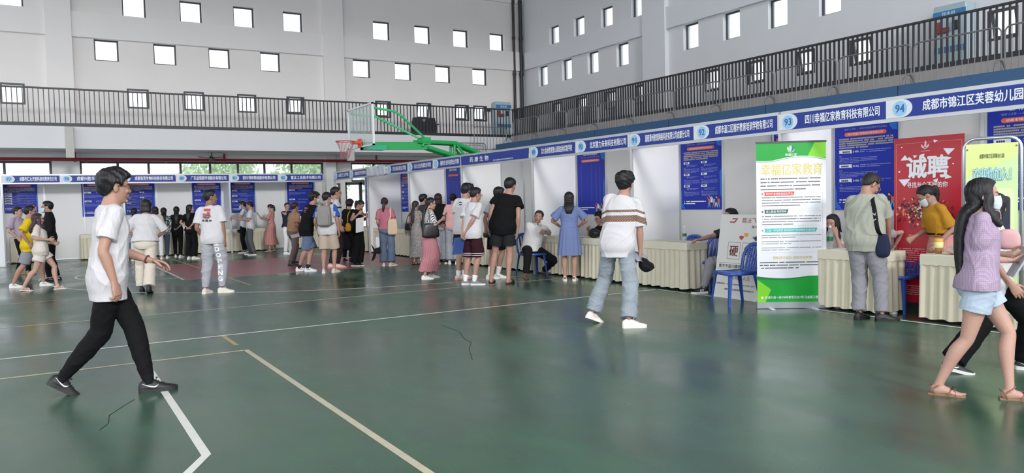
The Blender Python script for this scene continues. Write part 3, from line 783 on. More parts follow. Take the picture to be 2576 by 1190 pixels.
def poster(o, ex, w, h, company, label, style=3, seed=0, jobs=None):
    """o = lower-left corner on the panel; style = number of job blocks, 0 = table of columns"""
    o = np.array(o, float); ex = np.array(ex, float); nrm = np.cross(ex, ez)
    root = empty('poster', o, 0, label, 'poster', 'blue recruitment posters')
    z = np.zeros(3)
    k = w/0.9
    b = MB(); b.prism([(0, 0), (w, 0), (w, h), (0, h)], z, ex, ez, 0.003); b.build('sheet', M_PBLUE, root)
    b = MB(); n1 = nrm*0.004
    b.prism([(w*0.88, h), (w*0.88, h*0.9), (w*0.92, h*0.86), (w, h*0.85), (w, h)], z+n1, ex, ez, 0.0006)
    b.prism([(0, h), (0, h*0.955), (w*0.03, h*0.97), (w*0.05, h)], z+n1, ex, ez, 0.0006)
    b.prism([(w*0.955, h*0.5), (w, h*0.56), (w, h*0.15), (w*0.97, h*0.2)], z+n1, ex, ez, 0.0006)
    b.prism([(0, 0.02), (w*0.12, 0.0), (w*0.03, h*0.1), (w*0.03, h*0.2), (0, h*0.3)], z+n1, ex, ez, 0.0006)
    b.build('light_blue_shape', M_PLIGHT, root)
    text_flat('逐梦青年 职等蓉来', z+ex*0.22*k+ez*(h-0.085), ex, ez, 0.46*k, 0.065, M_LET, root, 'heading', 0.02, 0.005)
    text_flat('“蓉漂”人才荟——成都市校园招聘季专场招聘会', z+ex*0.14*k+ez*(h-0.135), ex, ez, 0.62*k, 0.028, M_TXT, root, 'subheading', 0.012, 0.005)
    b = MB(); b.prism(pill(0.15*k, h-0.215, 0.60*k, 0.052), z+n1, ex, ez, 0.001); pb = b.build('company_field', M_PILL, root)
    if company: text_flat(company, z+ex*0.2*k+ez*(h-0.205), ex, ez, 0.5*k, 0.032, plain('#f0d9c8', 0.5), pb, 'company_name', 0.02, 0.0065)
    n5 = nrm*0.005
    if style:
        b = MB(); rows(b, 0.07*k, 0.83*k, h-0.26, 0.019, 5, 0.029, 0.021, 0, z, ex, ez, n5, seed=seed); b.build('intro_text', M_CREAM, root)
        cols = 2 if style == 6 else 1
        nb = style//cols
        y0 = h-0.44; step = (y0-0.18)/nb
        bt = MB()
        for c in range(cols):
            for i in range(nb):
                x = 0.07*k+c*0.39*k; y = y0-i*step
                bw = MB(); bd = MB(); bw.prism([(x, y), (x+0.17*k, y), (x+0.185*k, y-0.012), (x+0.185*k, y+0.045), (x, y+0.045)] if cols == 1 else [(x, y), (x+0.13*k, y), (x+0.13*k, y+0.035), (x, y+0.035)], z+n1, ex, ez, 0.001)
                rows(bd, x+0.03*k, x+(0.15 if cols == 1 else 0.11)*k, y+0.008, 0.022, 1, 0.02, 0.028, 0, z, ex, ez, nrm*0.0062, 1.0, seed+i+9*c)
                jf = bw.build('job_title_field', M_SWHITE, root); bd.build('job_title', plain('#27305f', 0.5), jf)
                if cols == 1:
                    rows(bt, x+0.31*k, x+0.39*k, y+0.026, 0.014, 2, 0.024, 0.015, 0, z, ex, ez, n5, 1.0, seed+40+i)
                    rows(bt, x+0.40*k, x+0.74*k, y+0.026, 0.010, 2, 0.024, 0.013, 0, z, ex, ez, n5, 0.9, seed+50+i)
                else:
                    rows(bt, x+0.07*k, x+0.11*k, y-0.028, 0.012, 2, 0.02, 0.014, 0, z, ex, ez, n5, 1.0, seed+40+i)
                    rows(bt, x+0.12*k, x+0.32*k, y-0.028, 0.008, 2, 0.018, 0.012, 0, z, ex, ez, n5, 0.8, seed+50+i)
                rows(bt, x, x+0.05*k, y-0.045-0.03*(cols == 2), 0.012, 1, 0.02, 0.013, 0, z, ex, ez, n5, 1.0, seed+60+i)
                rows(bt, x, x+(0.55 if cols == 1 else 0.35)*k, y-0.07-0.02*(cols == 2), 0.008, 4 if step > 0.15 else 2, 0.0195, 0.012, 0, z, ex, ez, n5, 0.8, seed+70+i)
        bt.build('job_text', M_TXT, root)
        if jobs:
            for i, (t, nn) in enumerate(jobs):
                text_flat(nn, z+ex*0.275*k+ez*(y0-i*step+0.002), ex, ez, 0.09*k, 0.034, M_LET, root, 'job_number', 0.02, 0.0055)
    else:
        b = MB()
        for q, cx in enumerate((0.13, 0.30, 0.47, 0.62, 0.74)):
            rows(b, cx*k, (cx+0.05)*k, h-0.28, 0.010, 1, 0.02, 0.02, 0, z, ex, ez, n5, 1.0, seed+q)
            if q != 1: rows(b, cx*k, (cx+0.022)*k, h-0.31, 0.006, int((h-0.5)/0.0175), 0.0175, 0.011, 0, z, ex, ez, n5, 1.0, seed+90+q)
        b.build('table_text', plain('#5b69b8', 0.5), root)
    b = MB(); rows(b, 0.07*k, 0.10*k, 0.125, 0.017, 2, 0.035, 0.02, 0, z, ex, ez, n5, 1.0, seed+5); rows(b, 0.12*k, 0.56*k, 0.125, 0.017, 2, 0.035, 0.02, 0, z, ex, ez, n5, 0.6, seed+6)
    b.build('contact_text', M_LET, root)
    # little group of drawn people in the lower right corner
    b = MB(); r = random.Random(seed+3)
    for i in range(5):
        x = (0.60+0.05*i)*k; y = 0.03+0.01*(i % 2)
        b.prism([(x, y), (x+0.012, y), (x+0.035, y+0.075), (x+0.02, y+0.08)], z+n1, ex, ez, 0.0008, (i+2) % 4)
        b.prism([(x+0.05, y), (x+0.062, y), (x+0.045, y+0.08), (x+0.03, y+0.075)], z+n1, ex, ez, 0.0008, (i+2) % 4)
        b.prism([(x+0.012, y+0.075), (x+0.055, y+0.075), (x+0.06, y+0.14), (x+0.015, y+0.14)], z+n1, ex, ez, 0.0009, i % 4)
        b.prism([(x+0.01, y+0.13), (x-0.015, y+0.17+0.01*i), (x-0.005, y+0.175), (x+0.025, y+0.14)], z+n1, ex, ez, 0.0008, i % 4)
        b.prism([(x+0.036+0.014*math.cos(a), y+0.157+0.014*math.sin(a)) for a in np.linspace(0, 2*math.pi, 10)[:-1]], z+n1, ex, ez, 0.0009, 4 if i % 2 else 3)
    b.build('drawn_people', FIGC, root)
    return root
XP = 9.345
def rposter(y, zb, h, comp, lab, style, seed, w=0.90, jobs=None): return poster((XP, y, zb), EXR, w, h, comp, lab, style, seed, jobs)
rposter(4.78, 1.22, 1.2, '成都市锦江区芙蓉幼儿园', 'blue poster at the top right corner behind the yellow stand', 3, 11)
rposter(6.78, 1.23, 1.2, '四川幸福亿家教育科技有限公司', 'blue poster of booth 93 above the man bending over the table', 3, 22, 0.91, [('', '5-10人'), ('', '10-15人'), ('', '5-10人')])
rposter(7.86, 1.5, 0.95, '', 'narrow strip of blue poster seen behind the top of the green banner', 3, 27, 0.55)
rposter(9.77, 1.24, 1.2, '湖南潭州教育网络科技有限公司', 'blue poster of booth 91 with two columns of job boxes', 6, 33, 0.92)
rposter(12.74, 1.15, 1.25, '北大金秋教育营山县园金秋实验学校', 'blue poster of booth 89 with a long table of columns, above the table', 0, 44, 0.88)
rposter(18.68, 1.0, 1.35, '', 'blue poster with columns behind the woman in black with a bob', 0, 55, 0.86)
rposter(21.72, 1.2, 1.2, '', 'blue poster behind the man with short hair in the right row', 3, 66, 0.75)
rposter(24.68, 1.2, 1.2, '', 'blue poster at the far end of the right row beside the glass door', 3, 77, 0.9)
YPB = YB+0.96
def bposter(x, zb, h, comp, lab, style, seed, w=0.9): return poster((x, YPB, zb), EXB, w, h, comp, lab, style, seed)
bposter(-0.92, 1.44, 0.98, '成都市汇众天智科技有限公司', 'blue poster of booth 77 behind the smiling man', 5, 101, 0.88)
bposter(1.10, 1.28, 1.14, '成都兴胜半导体有限公司', 'blue poster of booth 78 behind the walking man', 2, 102, 0.9)
bposter(2.24, 1.30, 1.12, '成都普思生物科技股份有限公司', 'blue poster of booth 79 above the group of women', 6, 103, 0.88)
bposter(4.23, 1.21, 1.21, '广东益诺欧环保股份有限公司', 'blue poster of booth 80 behind the man with the printed back', 2, 104, 0.88)
bposter(5.40, 1.27, 1.15, '四川邻你物流股份有限公司', 'blue poster of booth 81 behind the man with grey trousers', 3, 105, 0.80)
bposter(7.28, 1.15, 1.27, '富正工业技术有限公司', 'blue poster of booth 82 behind the man with a brown shirt', 2, 106, 0.93)

# ================================================================== TABLES
M_CLOTH = mat('ivory_tablecloth', '#d9d3bf', 0.85, 0.05, 6, 0.10, 250, spec=0.2)
M_SKIRT = mat('ivory_table_skirt', '#d2cbb6', 0.85, 0.06, 6, 0.10, 250, spec=0.2)
def table(o, ex, ey, L_, D_, label, seed=0):
    """o = front left top corner on the ground; ex along the front, ey away from the aisle"""
    o = np.array(o, float); ex = np.array(ex, float); ey = np.array(ey, float); r = random.Random(seed)
    root = empty('draped_table', o, 0, label, 'table', 'ivory skirted tables')
    per = [(0, 0), (L_, 0), (L_, D_), (0, D_)]
    segs = []
    for i in range(4):
        a, b_ = np.array(per[i]), np.array(per[(i+1) % 4]); l = np.linalg.norm(b_-a); n = int(l/0.0125)
        for k in range(n): segs.append((a+(b_-a)*k/n, np.array([(b_-a)[1], -(b_-a)[0]])/l))
    n = len(segs); V = []; Fs = []
    ph = np.cumsum([r.uniform(0.7, 1.3) for _ in range(n)])*2*math.pi/9.0
    lev = [(0.66, 0.5), (0.5, 0.8), (0.25, 1.0), (0.035, 1.2)]
    for j, (z, am) in enumerate(lev):
        for i, (p, nr) in enumerate(segs):
            a = (0.012*math.sin(ph[i])+0.006*math.sin(ph[i]*0.37+1))*am+0.008+0.028*(0.66-z)*0.7
            q = p+nr*a; V.append(ex*q[0]+ey*q[1]+ez*(z+(0.008*math.sin(ph[i]*0.5) if j == 3 else 0)))
    for j in range(len(lev)-1):
        for i in range(n): Fs.append((j*n+i, (j+1)*n+i, (j+1)*n+(i+1) % n, j*n+(i+1) % n))
    b = MB(); b.add(V, [f[::-1] for f in Fs]); b.build('skirt', M_SKIRT, root, True)
    V = []; Fs = []
    for j, (z, off) in enumerate(((0.75, -0.02), (0.75, 0.008), (0.744, 0.016), (0.63, 0.02))):
        for i, (p, nr) in enumerate(segs):
            q = p+nr*off
            V.append(ex*q[0]+ey*q[1]+ez*(z+(0.008*abs(math.sin(i*0.42)) if j == 3 else 0)))
    for j in range(3):
        for i in range(n): Fs.append((j*n+i, j*n+(i+1) % n, (j+1)*n+(i+1) % n, (j+1)*n+i))
    Fs = [f[::-1] for f in Fs]
    Fs.append(tuple(range(n)))
    b = MB(); b.add(V, Fs); b.build('cloth_top', M_CLOTH, root)
    return root
tl = [(5.03, 1.32, 'ivory skirted table in front of the red banner'), (6.83, 1.34, 'ivory skirted table the man in grey bends over'),
      (10.06, 1.32, 'ivory skirted table beside the leaning white board'), (11.42, 1.33, 'ivory skirted table behind the man with a striped shirt'),
      (12.95, 1.33, 'ivory skirted table at the left side of the woman in a blue dress'), (14.55, 1.4, 'ivory skirted table behind the man in black with black shorts'), (16.4, 1.4, 'ivory skirted table behind the boys with white shirts'),
      (17.95, 1.4, 'ivory skirted table behind the woman in pale pink'), (20.6, 1.4, 'ivory skirted table right of the woman with the tote bag'), (22.1, 1.4, 'ivory skirted table left of the woman with the tote bag'), (23.7, 1.4, 'ivory skirted table behind the woman reading a paper')]
for i, (y, l, lab) in enumerate(tl): table((8.44, y, 0), EXR, EYR, l, 0.44, lab, i)
tlb = [(-0.75, 0.95, 'ivory skirted table behind the smiling man'), (1.0, 1.15, 'ivory skirted table right of the empty white panel in booth 78'), (2.5, 1.3, 'ivory skirted table behind the group of women'), (3.95, 1.0, 'ivory skirted table behind the women in black'), (5.0, 0.75, 'ivory skirted table left of the man with grey trousers'), (5.8, 0.85, 'ivory skirted table right of the man with grey trousers'), (7.25, 1.0, 'ivory skirted table behind the man with denim shorts')]
for i, (x, l, lab) in enumerate(tlb): table((x, YB+0.30, 0), EXB, EYB, l, 0.45, lab, 40+i)

# ================================================================== CHAIRS
M_CHAIR = mat('blue_plastic', '#2b4fa3', 0.28, 0.05, 9)
def make_chair(label):
    """moulded plastic chair, front towards +y"""
    r = empty('plastic_chair', (0, 0, 0), 0, label, 'chair', 'blue plastic chairs')
    # seat: curved sheet with turned down rim
    V = []; Fs = []; N = 12
    for j in range(N+1):
        t = j/N; y = 0.21-0.42*t; hw = 0.215-0.02*t
        for i in range(N+1):
            x = hw*(2*i/N-1); z = 0.44-0.018*math.cos(x/hw*1.4)*math.sin(t*math.pi)+0.006-(0.03*max(0, (y-0.16)/0.05)**2)
            V.append((x, y, z))
    for j in range(N):
        for i in range(N): Fs.append((j*(N+1)+i, (j+1)*(N+1)+i, (j+1)*(N+1)+i+1, j*(N+1)+i+1))
    b = MB(); b.add(V, [f for f in Fs])
    rim = [(0.215, 0.2), (0.195, -0.21), (-0.195, -0.21), (-0.215, 0.2)]
    for a, c in ((0, 1), (1, 2), (2, 3), (3, 0)):
        p, q = rim[a], rim[c]; b.quad((*p, 0.45), (*q, 0.45), (*q, 0.405), (*p, 0.405))
    s = b.build('seat', M_CHAIR, r, True); sm = s.modifiers.new('s', 'SOLIDIFY'); sm.thickness = 0.007
    for sx in (-1, 1):
        for fy in (1, -1):
            top = np.array((sx*0.195, 0.19 if fy > 0 else -0.19, 0.445)); bot = np.array((sx*0.235, 0.235 if fy > 0 else -0.265, 0.0))
            b = MB(); wid = [0.045, 0.034, 0.026]; d = bot-top
            V = []
            for k, t in enumerate((0, 0.5, 1)):
                c = top+d*t; w = wid[k]
                V += [c+np.array((-sx*w, 0, 0)), c, c+np.array((0, -fy*w, 0)), c+np.array((-sx*0.008, -fy*w, 0)), c+np.array((-sx*0.008, -fy*0.008, 0)), c+np.array((-sx*w, -fy*0.008, 0))]
            Fs = [(k*6+i, k*6+(i+1) % 6, (k+1)*6+(i+1) % 6, (k+1)*6+i) for k in range(2) for i in range(6)]+[(0, 1, 2, 3, 4, 5), (17, 16, 15, 14, 13, 12)]
            b.add(V, Fs); b.build('leg', M_CHAIR, r)
    # back: two stiles joined by an arched top, slats between
    def bk(x, z): return np.array((x, -0.20-0.10*((z-0.44)/0.4)-0.03*(1-(x/0.22)**2), z))
    arch = [(-0.20, 0.44), (-0.215, 0.55), (-0.215, 0.66), (-0.19, 0.75), (-0.13, 0.805), (-0.05, 0.825), (0.05, 0.825), (0.13, 0.805), (0.19, 0.75), (0.215, 0.66), (0.215, 0.55), (0.20, 0.44)]
    V = []; Fs = []
    for x, z in arch:
        c = bk(x, z); inn = bk(x*0.83, 0.44+(z-0.44)*0.87 if z > 0.7 else z)
        V += [c, inn, inn+np.array((0, -0.018, 0)), c+np.array((0, -0.022, 0))]
    for k in range(len(arch)-1):
        for i in range(4): Fs.append((k*4+i, k*4+(i+1) % 4, (k+1)*4+(i+1) % 4, (k+1)*4+i))
    b = MB(); b.add(V, Fs); b.build('back_frame', M_CHAIR, r, True)
    for x in (-0.115, -0.058, 0.0, 0.058, 0.115):
        zt = 0.775-1.2*x*x
        V = []; w = 0.017
        for z in np.linspace(0.43, zt, 5):
            for dx, dy in ((-w, 0), (w, 0), (w, -0.01), (-w, -0.01)): V.append(bk(x+dx, z)+np.array((0, dy, 0)))
        Fs = [(k*4+i, k*4+(i+1) % 4, (k+1)*4+(i+1) % 4, (k+1)*4+i) for k in range(4) for i in range(4)]
        b = MB(); b.add(V, Fs); b.build('back_slat', M_CHAIR, r)
    return r
proto = make_chair('blue plastic chair in the aisle in front of the leaning white board')
def put_chair(x, y, rz, label, first=False):
    c = proto if first else copy_tree(proto)
    c.location = (x, y, 0); c.rotation_euler = (0, 0, rz); c['label'] = label
    return c
put_chair(7.90, 7.27, math.radians(74), 'blue plastic chair in the aisle in front of the leaning white board', True)
put_chair(8.96, 9.42, math.radians(88), 'blue plastic chair behind the table, left of the man hidden by the white board')
put_chair(8.97, 8.82, math.radians(97), 'blue plastic chair behind the table end, beside the man hidden by the board')
put_chair(8.95, 5.62, math.radians(90), 'blue plastic chair in the booth behind the man in grey')
put_chair(8.97, 6.56, math.radians(80), 'blue plastic chair of the woman resting her chin in her hand')
_c = ground(1338, 688)*np.array((.965, .965, 1)); put_chair(_c[0], _c[1], math.radians(170), 'blue plastic chair under the seated man in white shirt')
put_chair(8.97, 11.42, math.radians(90), 'blue plastic chair of the curly haired woman behind the table')
put_chair(8.95, 20.3, math.radians(75), 'blue plastic chair in the right row behind the table near the tote bag')
put_chair(4.75, 26.5, math.radians(180), 'blue plastic chair behind the man with the printed back')
put_chair(6.28, 26.52, math.radians(180), 'blue plastic chair right of the man with grey trousers')

# ================================================================== BANNERS
M_GREEN = mat('banner_green', '#0f9a34', 0.3, 0.06, 4)
M_LIME = mat('banner_lime', '#7ccf24', 0.3, 0.05, 4)
M_DGREEN = mat('banner_dark_green', '#0c7a35', 0.3, 0.05, 4)
M_BWHITE = mat('banner_white', '#e4e6ec', 0.32, 0.02, 3)
M_INK = plain('#3a3d44', 0.6); M_GOLD = plain('#d9c873', 0.5)
def rollup(p, q, h, name, label, base_m, cat='banner'):
    p = np.array(p, float); q = np.array(q, float); w = np.linalg.norm(q-p); ex = (q-p)/w; nrm = np.cross(ex, ez)
    root = empty(name, p, 0, label, cat)
    return root, ex, nrm, w
g0, g1 = ground(1905, 776), ground(2079, 774)
gb, ex, nr, w = rollup(g0, g1, 2.1, 'rollup_banner', 'tall green and white roll-up banner standing in the aisle beside the blue chair', M_ALU)
z = np.zeros(3)
b = MB(); b.obox(ex*w/2+ez*0.045, ex, nr, ez, w/2+0.01, 0.05, 0.04); b.build('base', mat('brushed_alu', '#b6bbc0', 0.3, 0.05, 10, metal=0.6), gb)
for t in (0.18, 0.80):
    b = MB(); b.obox(ex*w*t+ez*0.008+nr*0.06, ex, nr, ez, 0.025, 0.14, 0.006); b.build('foot', M_SWHITE, gb)
b = MB(); b.tube([ex*w/2-nr*0.03+ez*0.06, ex*w/2-nr*0.03+ez*2.1], 0.012, 8); b.build('support_pole', M_ALU, gb)
h0, h1 = 0.085, 2.115; hh = h1-h0
o = ez*h0+nr*0.01
b = MB(); b.prism([(0, 0), (w, 0), (w, hh), (0, hh)], o, ex, ez, 0.003); b.build('sheet', M_BWHITE, gb)
b = MB(); b.prism([(-0.005, hh-0.005), (w+0.005, hh-0.005), (w+0.005, hh+0.018), (-0.005, hh+0.018)], o-nr*0.006, ex, ez, 0.016); b.build('top_bar', plain('#3c4a3f', 0.4), gb)
n4 = nr*0.0036

xs_ = np.linspace(0, w, 17)
top = [(x, hh-0.222+0.05*max(0, math.sin((x/w-0.25)/0.75*math.pi*0.95)) if x/w > 0.25 else hh-0.222-0.006*math.sin(x/w*4*math.pi)) for x in xs_]
b = MB(); b.prism(top+[(w, hh), (0, hh)], o+n4, ex, ez, 0.0006); tg = b.build('green_header', M_GREEN, gb)
b = MB(); b.prism([(w*0.74, hh-0.175), (w, hh-0.205), (w, hh), (w*0.84, hh)], o+n4+nr*0.0008, ex, ez, 0.0004); b.build('lime_patch', M_LIME, tg)
b = MB(); b.prism([(x, y-0.016) for x, y in top]+[(x, y-0.010) for x, y in top[::-1]], o+n4, ex, ez, 0.0006); b.build('green_wave_line', M_GREEN, tg)
bot = [(x, hh-1.70-0.028*math.sin(min(1, x/w/0.75)*math.pi)) for x in xs_]
b = MB(); b.prism([(0, 0), (w, 0)]+bot[::-1], o+n4, ex, ez, 0.0006); bg_ = b.build('green_footer', M_GREEN, gb)
b = MB(); b.prism([(0, 0), (w*0.12, 0), (w*0.2, 0.16), (0.0, 0.29)], o+n4+nr*0.0008, ex, ez, 0.0004); b.build('lime_patch', M_LIME, bg_)
b = MB(); b.prism([(x, y) for x, y in bot]+[(x, y-0.03*(1-x/w)-0.004) for x, y in bot[::-1]][::1], o+n4+nr*0.0008, ex, ez, 0.0005); b.build('dark_wave', M_DGREEN, bg_)
b = MB(); cx, cy = w*0.5, hh-0.085
for k, (dx, hg, mi) in enumerate(((-0.04, 0.06, 0), (-0.02, 0.075, 1), (0.0, 0.08, 0), (0.02, 0.075, 2), (0.04, 0.058, 2))):
    b.prism([(cx, cy-0.035), (cx+dx+0.009, cy+hg*0.5-0.02), (cx+dx, cy+hg-0.025), (cx+dx-0.009, cy+hg*0.5-0.02)], o+n4+nr*0.001, ex, ez, 0.0005, mi)
for s in (-1, 1): b.prism([(cx, cy-0.05), (cx+s*0.035, cy-0.025), (cx+s*0.05, cy+0.012), (cx+s*0.036, cy-0.012)][::s], o+n4+nr*0.001, ex, ez, 0.0005, 0)
b.build('emblem', [M_BWHITE, M_GOLD, plain('#2a62b0', 0.4)], tg)
def gt(t, x, y, ww, hg, m, nm, bold=0.015, par=None): return text_flat(t, o+ex*x*w+ez*(hh-y-hg)+n4, ex, ez, ww*w, hg, m, par or gb, nm, bold, 0.0022)
gt('幸福亿家', 0.415, 0.138, 0.17, 0.034, M_BWHITE, 'emblem_text', 0.02, tg)
gt('幸福亿家教育', 0.07, 0.262, 0.88, 0.150, M_GOLD, 'heading', 0.012)
def para(y, n, gap, hg, cw, x0=0.06, x1=0.91, m=M_INK, sd=0, frag=0.85):
    b = MB(); rows(b, x0*w, x1*w, hh-y, hg, n, gap, cw, 0, o, ex, ez, n4+nr*0.0008, frag, sd); b.build('body_text', m, gb)
para(0.462, 4, 0.045, 0.013, 0.0155, sd=1)
for (y, ww, m, t) in ((0.622, 0.45, '#d9534a', '新时代素质教育综合平台'), (0.848, 0.36, '#1f5a52', '匠心教者 陶师铁律'), (1.088, 0.77, '#37b6b4', '三位一体化教育 推动新时代家校教育共通发展')):
    mm = plain(m, 0.45)
    b = MB(); b.prism([(0.10*w, hh-y-0.05), ((0.08+ww)*w, hh-y-0.05), ((0.10+ww)*w, hh-y), (0.10*w, hh-y)], o+n4, ex, ez, 0.0008); hb_ = b.build('section_title_field', mm, gb)
    text_flat(t, o+ex*0.14*w+ez*(hh-y-0.042)+n4, ex, ez, (ww-0.07)*w, 0.033, M_BWHITE, hb_, 'section_title', 0.012, 0.0026)
    b = MB(); b.prism([(0.085*w+0.030*math.cos(a), hh-y-0.026+0.030*math.sin(a)) for a in np.linspace(0, 2*math.pi, 20)[:-1]], o+n4, ex, ez, 0.0016); cb = b.build('section_icon', M_BWHITE, hb_)
    b = MB(); b.prism([(0.085*w+0.013*math.cos(a), hh-y-0.026+0.013*math.sin(a)) for a in np.linspace(0, 2*math.pi, 7)[:-1]], o+n4, ex, ez, 0.0022); b.build('icon_mark', mm, cb)
M_INK2 = plain('#6c6f78', 0.6)
para(0.700, 4, 0.034, 0.011, 0.0135, 0.08, 0.92, M_INK2, 2)
para(0.940, 4, 0.034, 0.011, 0.0135, 0.08, 0.92, M_INK2, 3)
for q, yy in enumerate((1.18, 1.26, 1.34)): para(yy, 2, 0.028, 0.009, 0.0115, 0.07, 0.92, plain('#7e828b', 0.6), 4+q, 0.6)
para(1.530, 3, 0.036, 0.013, 0.0155, 0.04, 0.92, plain('#33363c', 0.6), 9)
b = MB()
for y0_, y1_ in ((0.64, 0.84), (0.87, 1.06), (1.11, 1.40)):
    for (x0, x1, ya, yb) in ((0.6, 0.95, y0_, y0_+0.002), (0.07, 0.95, y1_-0.002, y1_), (0.07, 0.073, y0_+.04, y1_), (0.947, 0.95, y0_, y1_)):
        b.prism([(x0*w, hh-yb), (x1*w, hh-yb), (x1*w, hh-ya), (x0*w, hh-ya)], o+n4, ex, ez, 0.0005)
b.build('text_frame', plain('#b9bec8', 0.5), gb)
gt('帮助孩子成长 成就百强梦想', 0.23, 1.445, 0.56, 0.036, M_GOLD, 'slogan', 0.01)
gt('犀浦大道一段978号誉军万达1号门(金街三楼)', 0.11, 1.955, 0.78, 0.042, M_BWHITE, 'address', 0.015, bg_)
b = MB(); b.prism([(0.07*w+0.017*math.cos(a), hh-1.975+0.017*math.sin(a)) for a in np.linspace(0, 2*math.pi, 14)[:-1]], o+n4, ex, ez, 0.0016); b.build('address_mark', M_BWHITE, bg_)

# ---- red recruitment banner against the booth wall
M_CRIM = mat('banner_red', '#b3202f', 0.32, 0.05, 3)
p, q = np.array((9.22, 5.84, 0)), np.array((9.22, 4.97, 0))
rb, ex, nr, w = rollup(p, q, 2.1, 'rollup_banner', 'red recruitment banner standing against the booth wall behind the woman in yellow', M_ALU)
b = MB(); b.obox(ex*w/2+ez*0.04, ex, nr, ez, w/2, 0.05, 0.04); b.build('base', M_DARK, rb)
o = ez*0.08; hh = 2.04; n4 = nr*0.0036
b = MB(); b.prism([(0, 0), (w, 0), (w, hh), (0, hh)], o, ex, ez, 0.003); b.build('sheet', M_CRIM, rb)
b = MB(); b.tube([ex*w/2-nr*0.03+ez*0.06, ex*w/2-nr*0.03+ez*2.1], 0.012, 8); b.build('support_pole', M_ALU, rb)
b = MB()
for (x0, x1, y0, y1) in ((0.03, 0.97, 0.068, 0.072), (0.03, 0.036, 0.068, 2.0), (0.964, 0.97, 0.068, 2.0)): b.prism([(x0*w, hh-y1), (x1*w, hh-y1), (x1*w, hh-y0), (x0*w, hh-y0)], o+n4, ex, ez, 0.0005)
b.build('border_line', plain('#d98a90', 0.5), rb)
text_flat('诚聘', o+ex*0.19*w+ez*(hh-0.505)+n4, ex, ez, 0.60*w, 0.275, M_BWHITE, rb, 'heading', 0.035, 0.002)
text_flat('寻找与众不同的你', o+ex*0.20*w+ez*(hh-0.62)+n4, ex, ez, 0.58*w, 0.072, M_BWHITE, rb, 'slogan', 0.02, 0.002)
r = random.Random(5)
for (x, y, s, a) in ((0.17, 0.40, 0.055, 3.7), (0.42, 0.36, 0.04, 5.0), (0.31, 0.37, 0.03, 0.4), (0.80, 0.30, 0.07, 2.5), (0.79, 0.44, 0.03, 0.2), (0.15, 0.86, 0.08, 0.6), (0.78, 0.79, 0.05, 1.9), (0.62, 0.85, 0.035, 3.0), (0.08, 0.66, 0.02, 1.0), (0.12, 0.18, 0.015, 2.0), (0.85, 0.55, 0.015, 1.2), (0.6, 0.1, 0.03, 0.3)):
    b = MB(); b.prism([(x*w+s*math.cos(a+t)*(1 if k else 1.3), hh-y*.63+.75*s*math.sin(a+t)) for k, t in enumerate((0, 2.0, 4.2))], o+n4, ex, ez, 0.0006); b.build('white_shard', M_BWHITE, rb)
b = MB(); cx, cy = 0.46*w, hh-0.115
for s in (-1, 1):
    b.prism([(cx, cy-0.04), (cx+s*0.045, cy-0.01), (cx+s*0.05, cy+0.03), (cx+s*0.02, cy)][::s], o+n4, ex, ez, 0.0006)
b.prism([(cx-0.012, cy-0.01), (cx+0.012, cy-0.01), (cx+0.02, cy+0.05), (cx, cy+0.07)], o+n4, ex, ez, 0.0006); b.build('emblem', plain('#e8c4c6', 0.5), rb)
b = MB(); b.prism([(0.40*w, hh-0.178), (0.53*w, hh-0.178), (0.53*w, hh-0.171), (0.40*w, hh-0.171)], o+n4, ex, ez, 0.0006)
rows(b, 0.08*w, 0.45*w, 0.66, 0.012, 7, 0.026, 0.018, 0, o, ex, ez, n4+nr*0.0006, 0.9, 3); rows(b, 0.08*w, 0.30*w, 0.40, 0.012, 4, 0.026, 0.018, 0, o, ex, ez, n4+nr*0.0006, 0.9, 4); rows(b, 0.5*w, 0.9*w, 0.74, 0.012, 5, 0.026, 0.018, 0, o, ex, ez, n4+nr*0.0006, 0.9, 5)
rows(b, 0.1*w, 0.5*w, 0.20, 0.012, 5, 0.026, 0.018, 0, o, ex, ez, n4+nr*0.0006, 0.9, 6)
b.build('body_text', plain('#d79aa0', 0.6), rb)
b = MB()                                    # crowd drawn as a splash of small people
for k in range(420):
    x = r.gauss(0.45, 0.21); y = r.gauss(0, 0.8)
    if abs(x-0.5) > 0.46: continue
    yy = hh-0.88-0.10*y-0.22*abs(x-0.45)*0.6; s = r.uniform(0.006, 0.019); a = r.uniform(0, 6)
    mi = r.choice((0, 0, 1, 2, 3, 3, 4))
    b.prism([(x*w+s*math.cos(a+t)*ra, yy+s*math.sin(a+t)*ra) for t, ra in ((0, 1.4), (1.2, 0.7), (2.2, 1.1), (3.3, 0.8), (4.4, 1.3), (5.4, 0.6))], o+n4, ex, ez, 0.0005+0.00001*k, mi)
b.build('drawn_crowd', [plain(c, 0.5) for c in ('#3a2030', '#d98a5a', '#e8c9b0', '#6d1a26', '#5a4a60')], rb)
# ---- yellow-green notice on a tubular stand
p, q = at_depth(2424, 600, 7.25)*np.array((1, 1, 0)), at_depth(2568, 600, 6.95)*np.array((1, 1, 0))
yb, ex, nr, w = rollup(p, q, 1.9, 'notice_stand', 'pale yellow notice on a bent steel tube stand behind the girl with very long hair', M_ALU)
tt = 1.93; r_ = 0.10
pts = [ez*0.02]+[ez*(tt-r_)]+[ex*(r_-r_*math.cos(a))+ez*(tt-r_+r_*math.sin(a)) for a in np.linspace(0.3, math.pi/2, 5)]+[ex*(w-r_+r_*math.sin(a))+ez*(tt-r_+r_*math.cos(a)) for a in np.linspace(0, math.pi/2-0.3, 5)]+[ex*w+ez*(tt-r_), ex*w+ez*0.02]
b = MB(); b.tube([u+nr*-0.06*(1-(u[2]/tt)) for u in pts], 0.016, 10); b.build('tube_frame', mat('chrome_tube', '#c6cad6', 0.22, 0.03, 8, metal=0.8), yb, True)
M_YG = mat('notice_yellow', '#d6e08f', 0.4, 0.06, 2.5); M_YG2 = mat('notice_green', '#c9e2a6', 0.4, 0.05, 2.5)
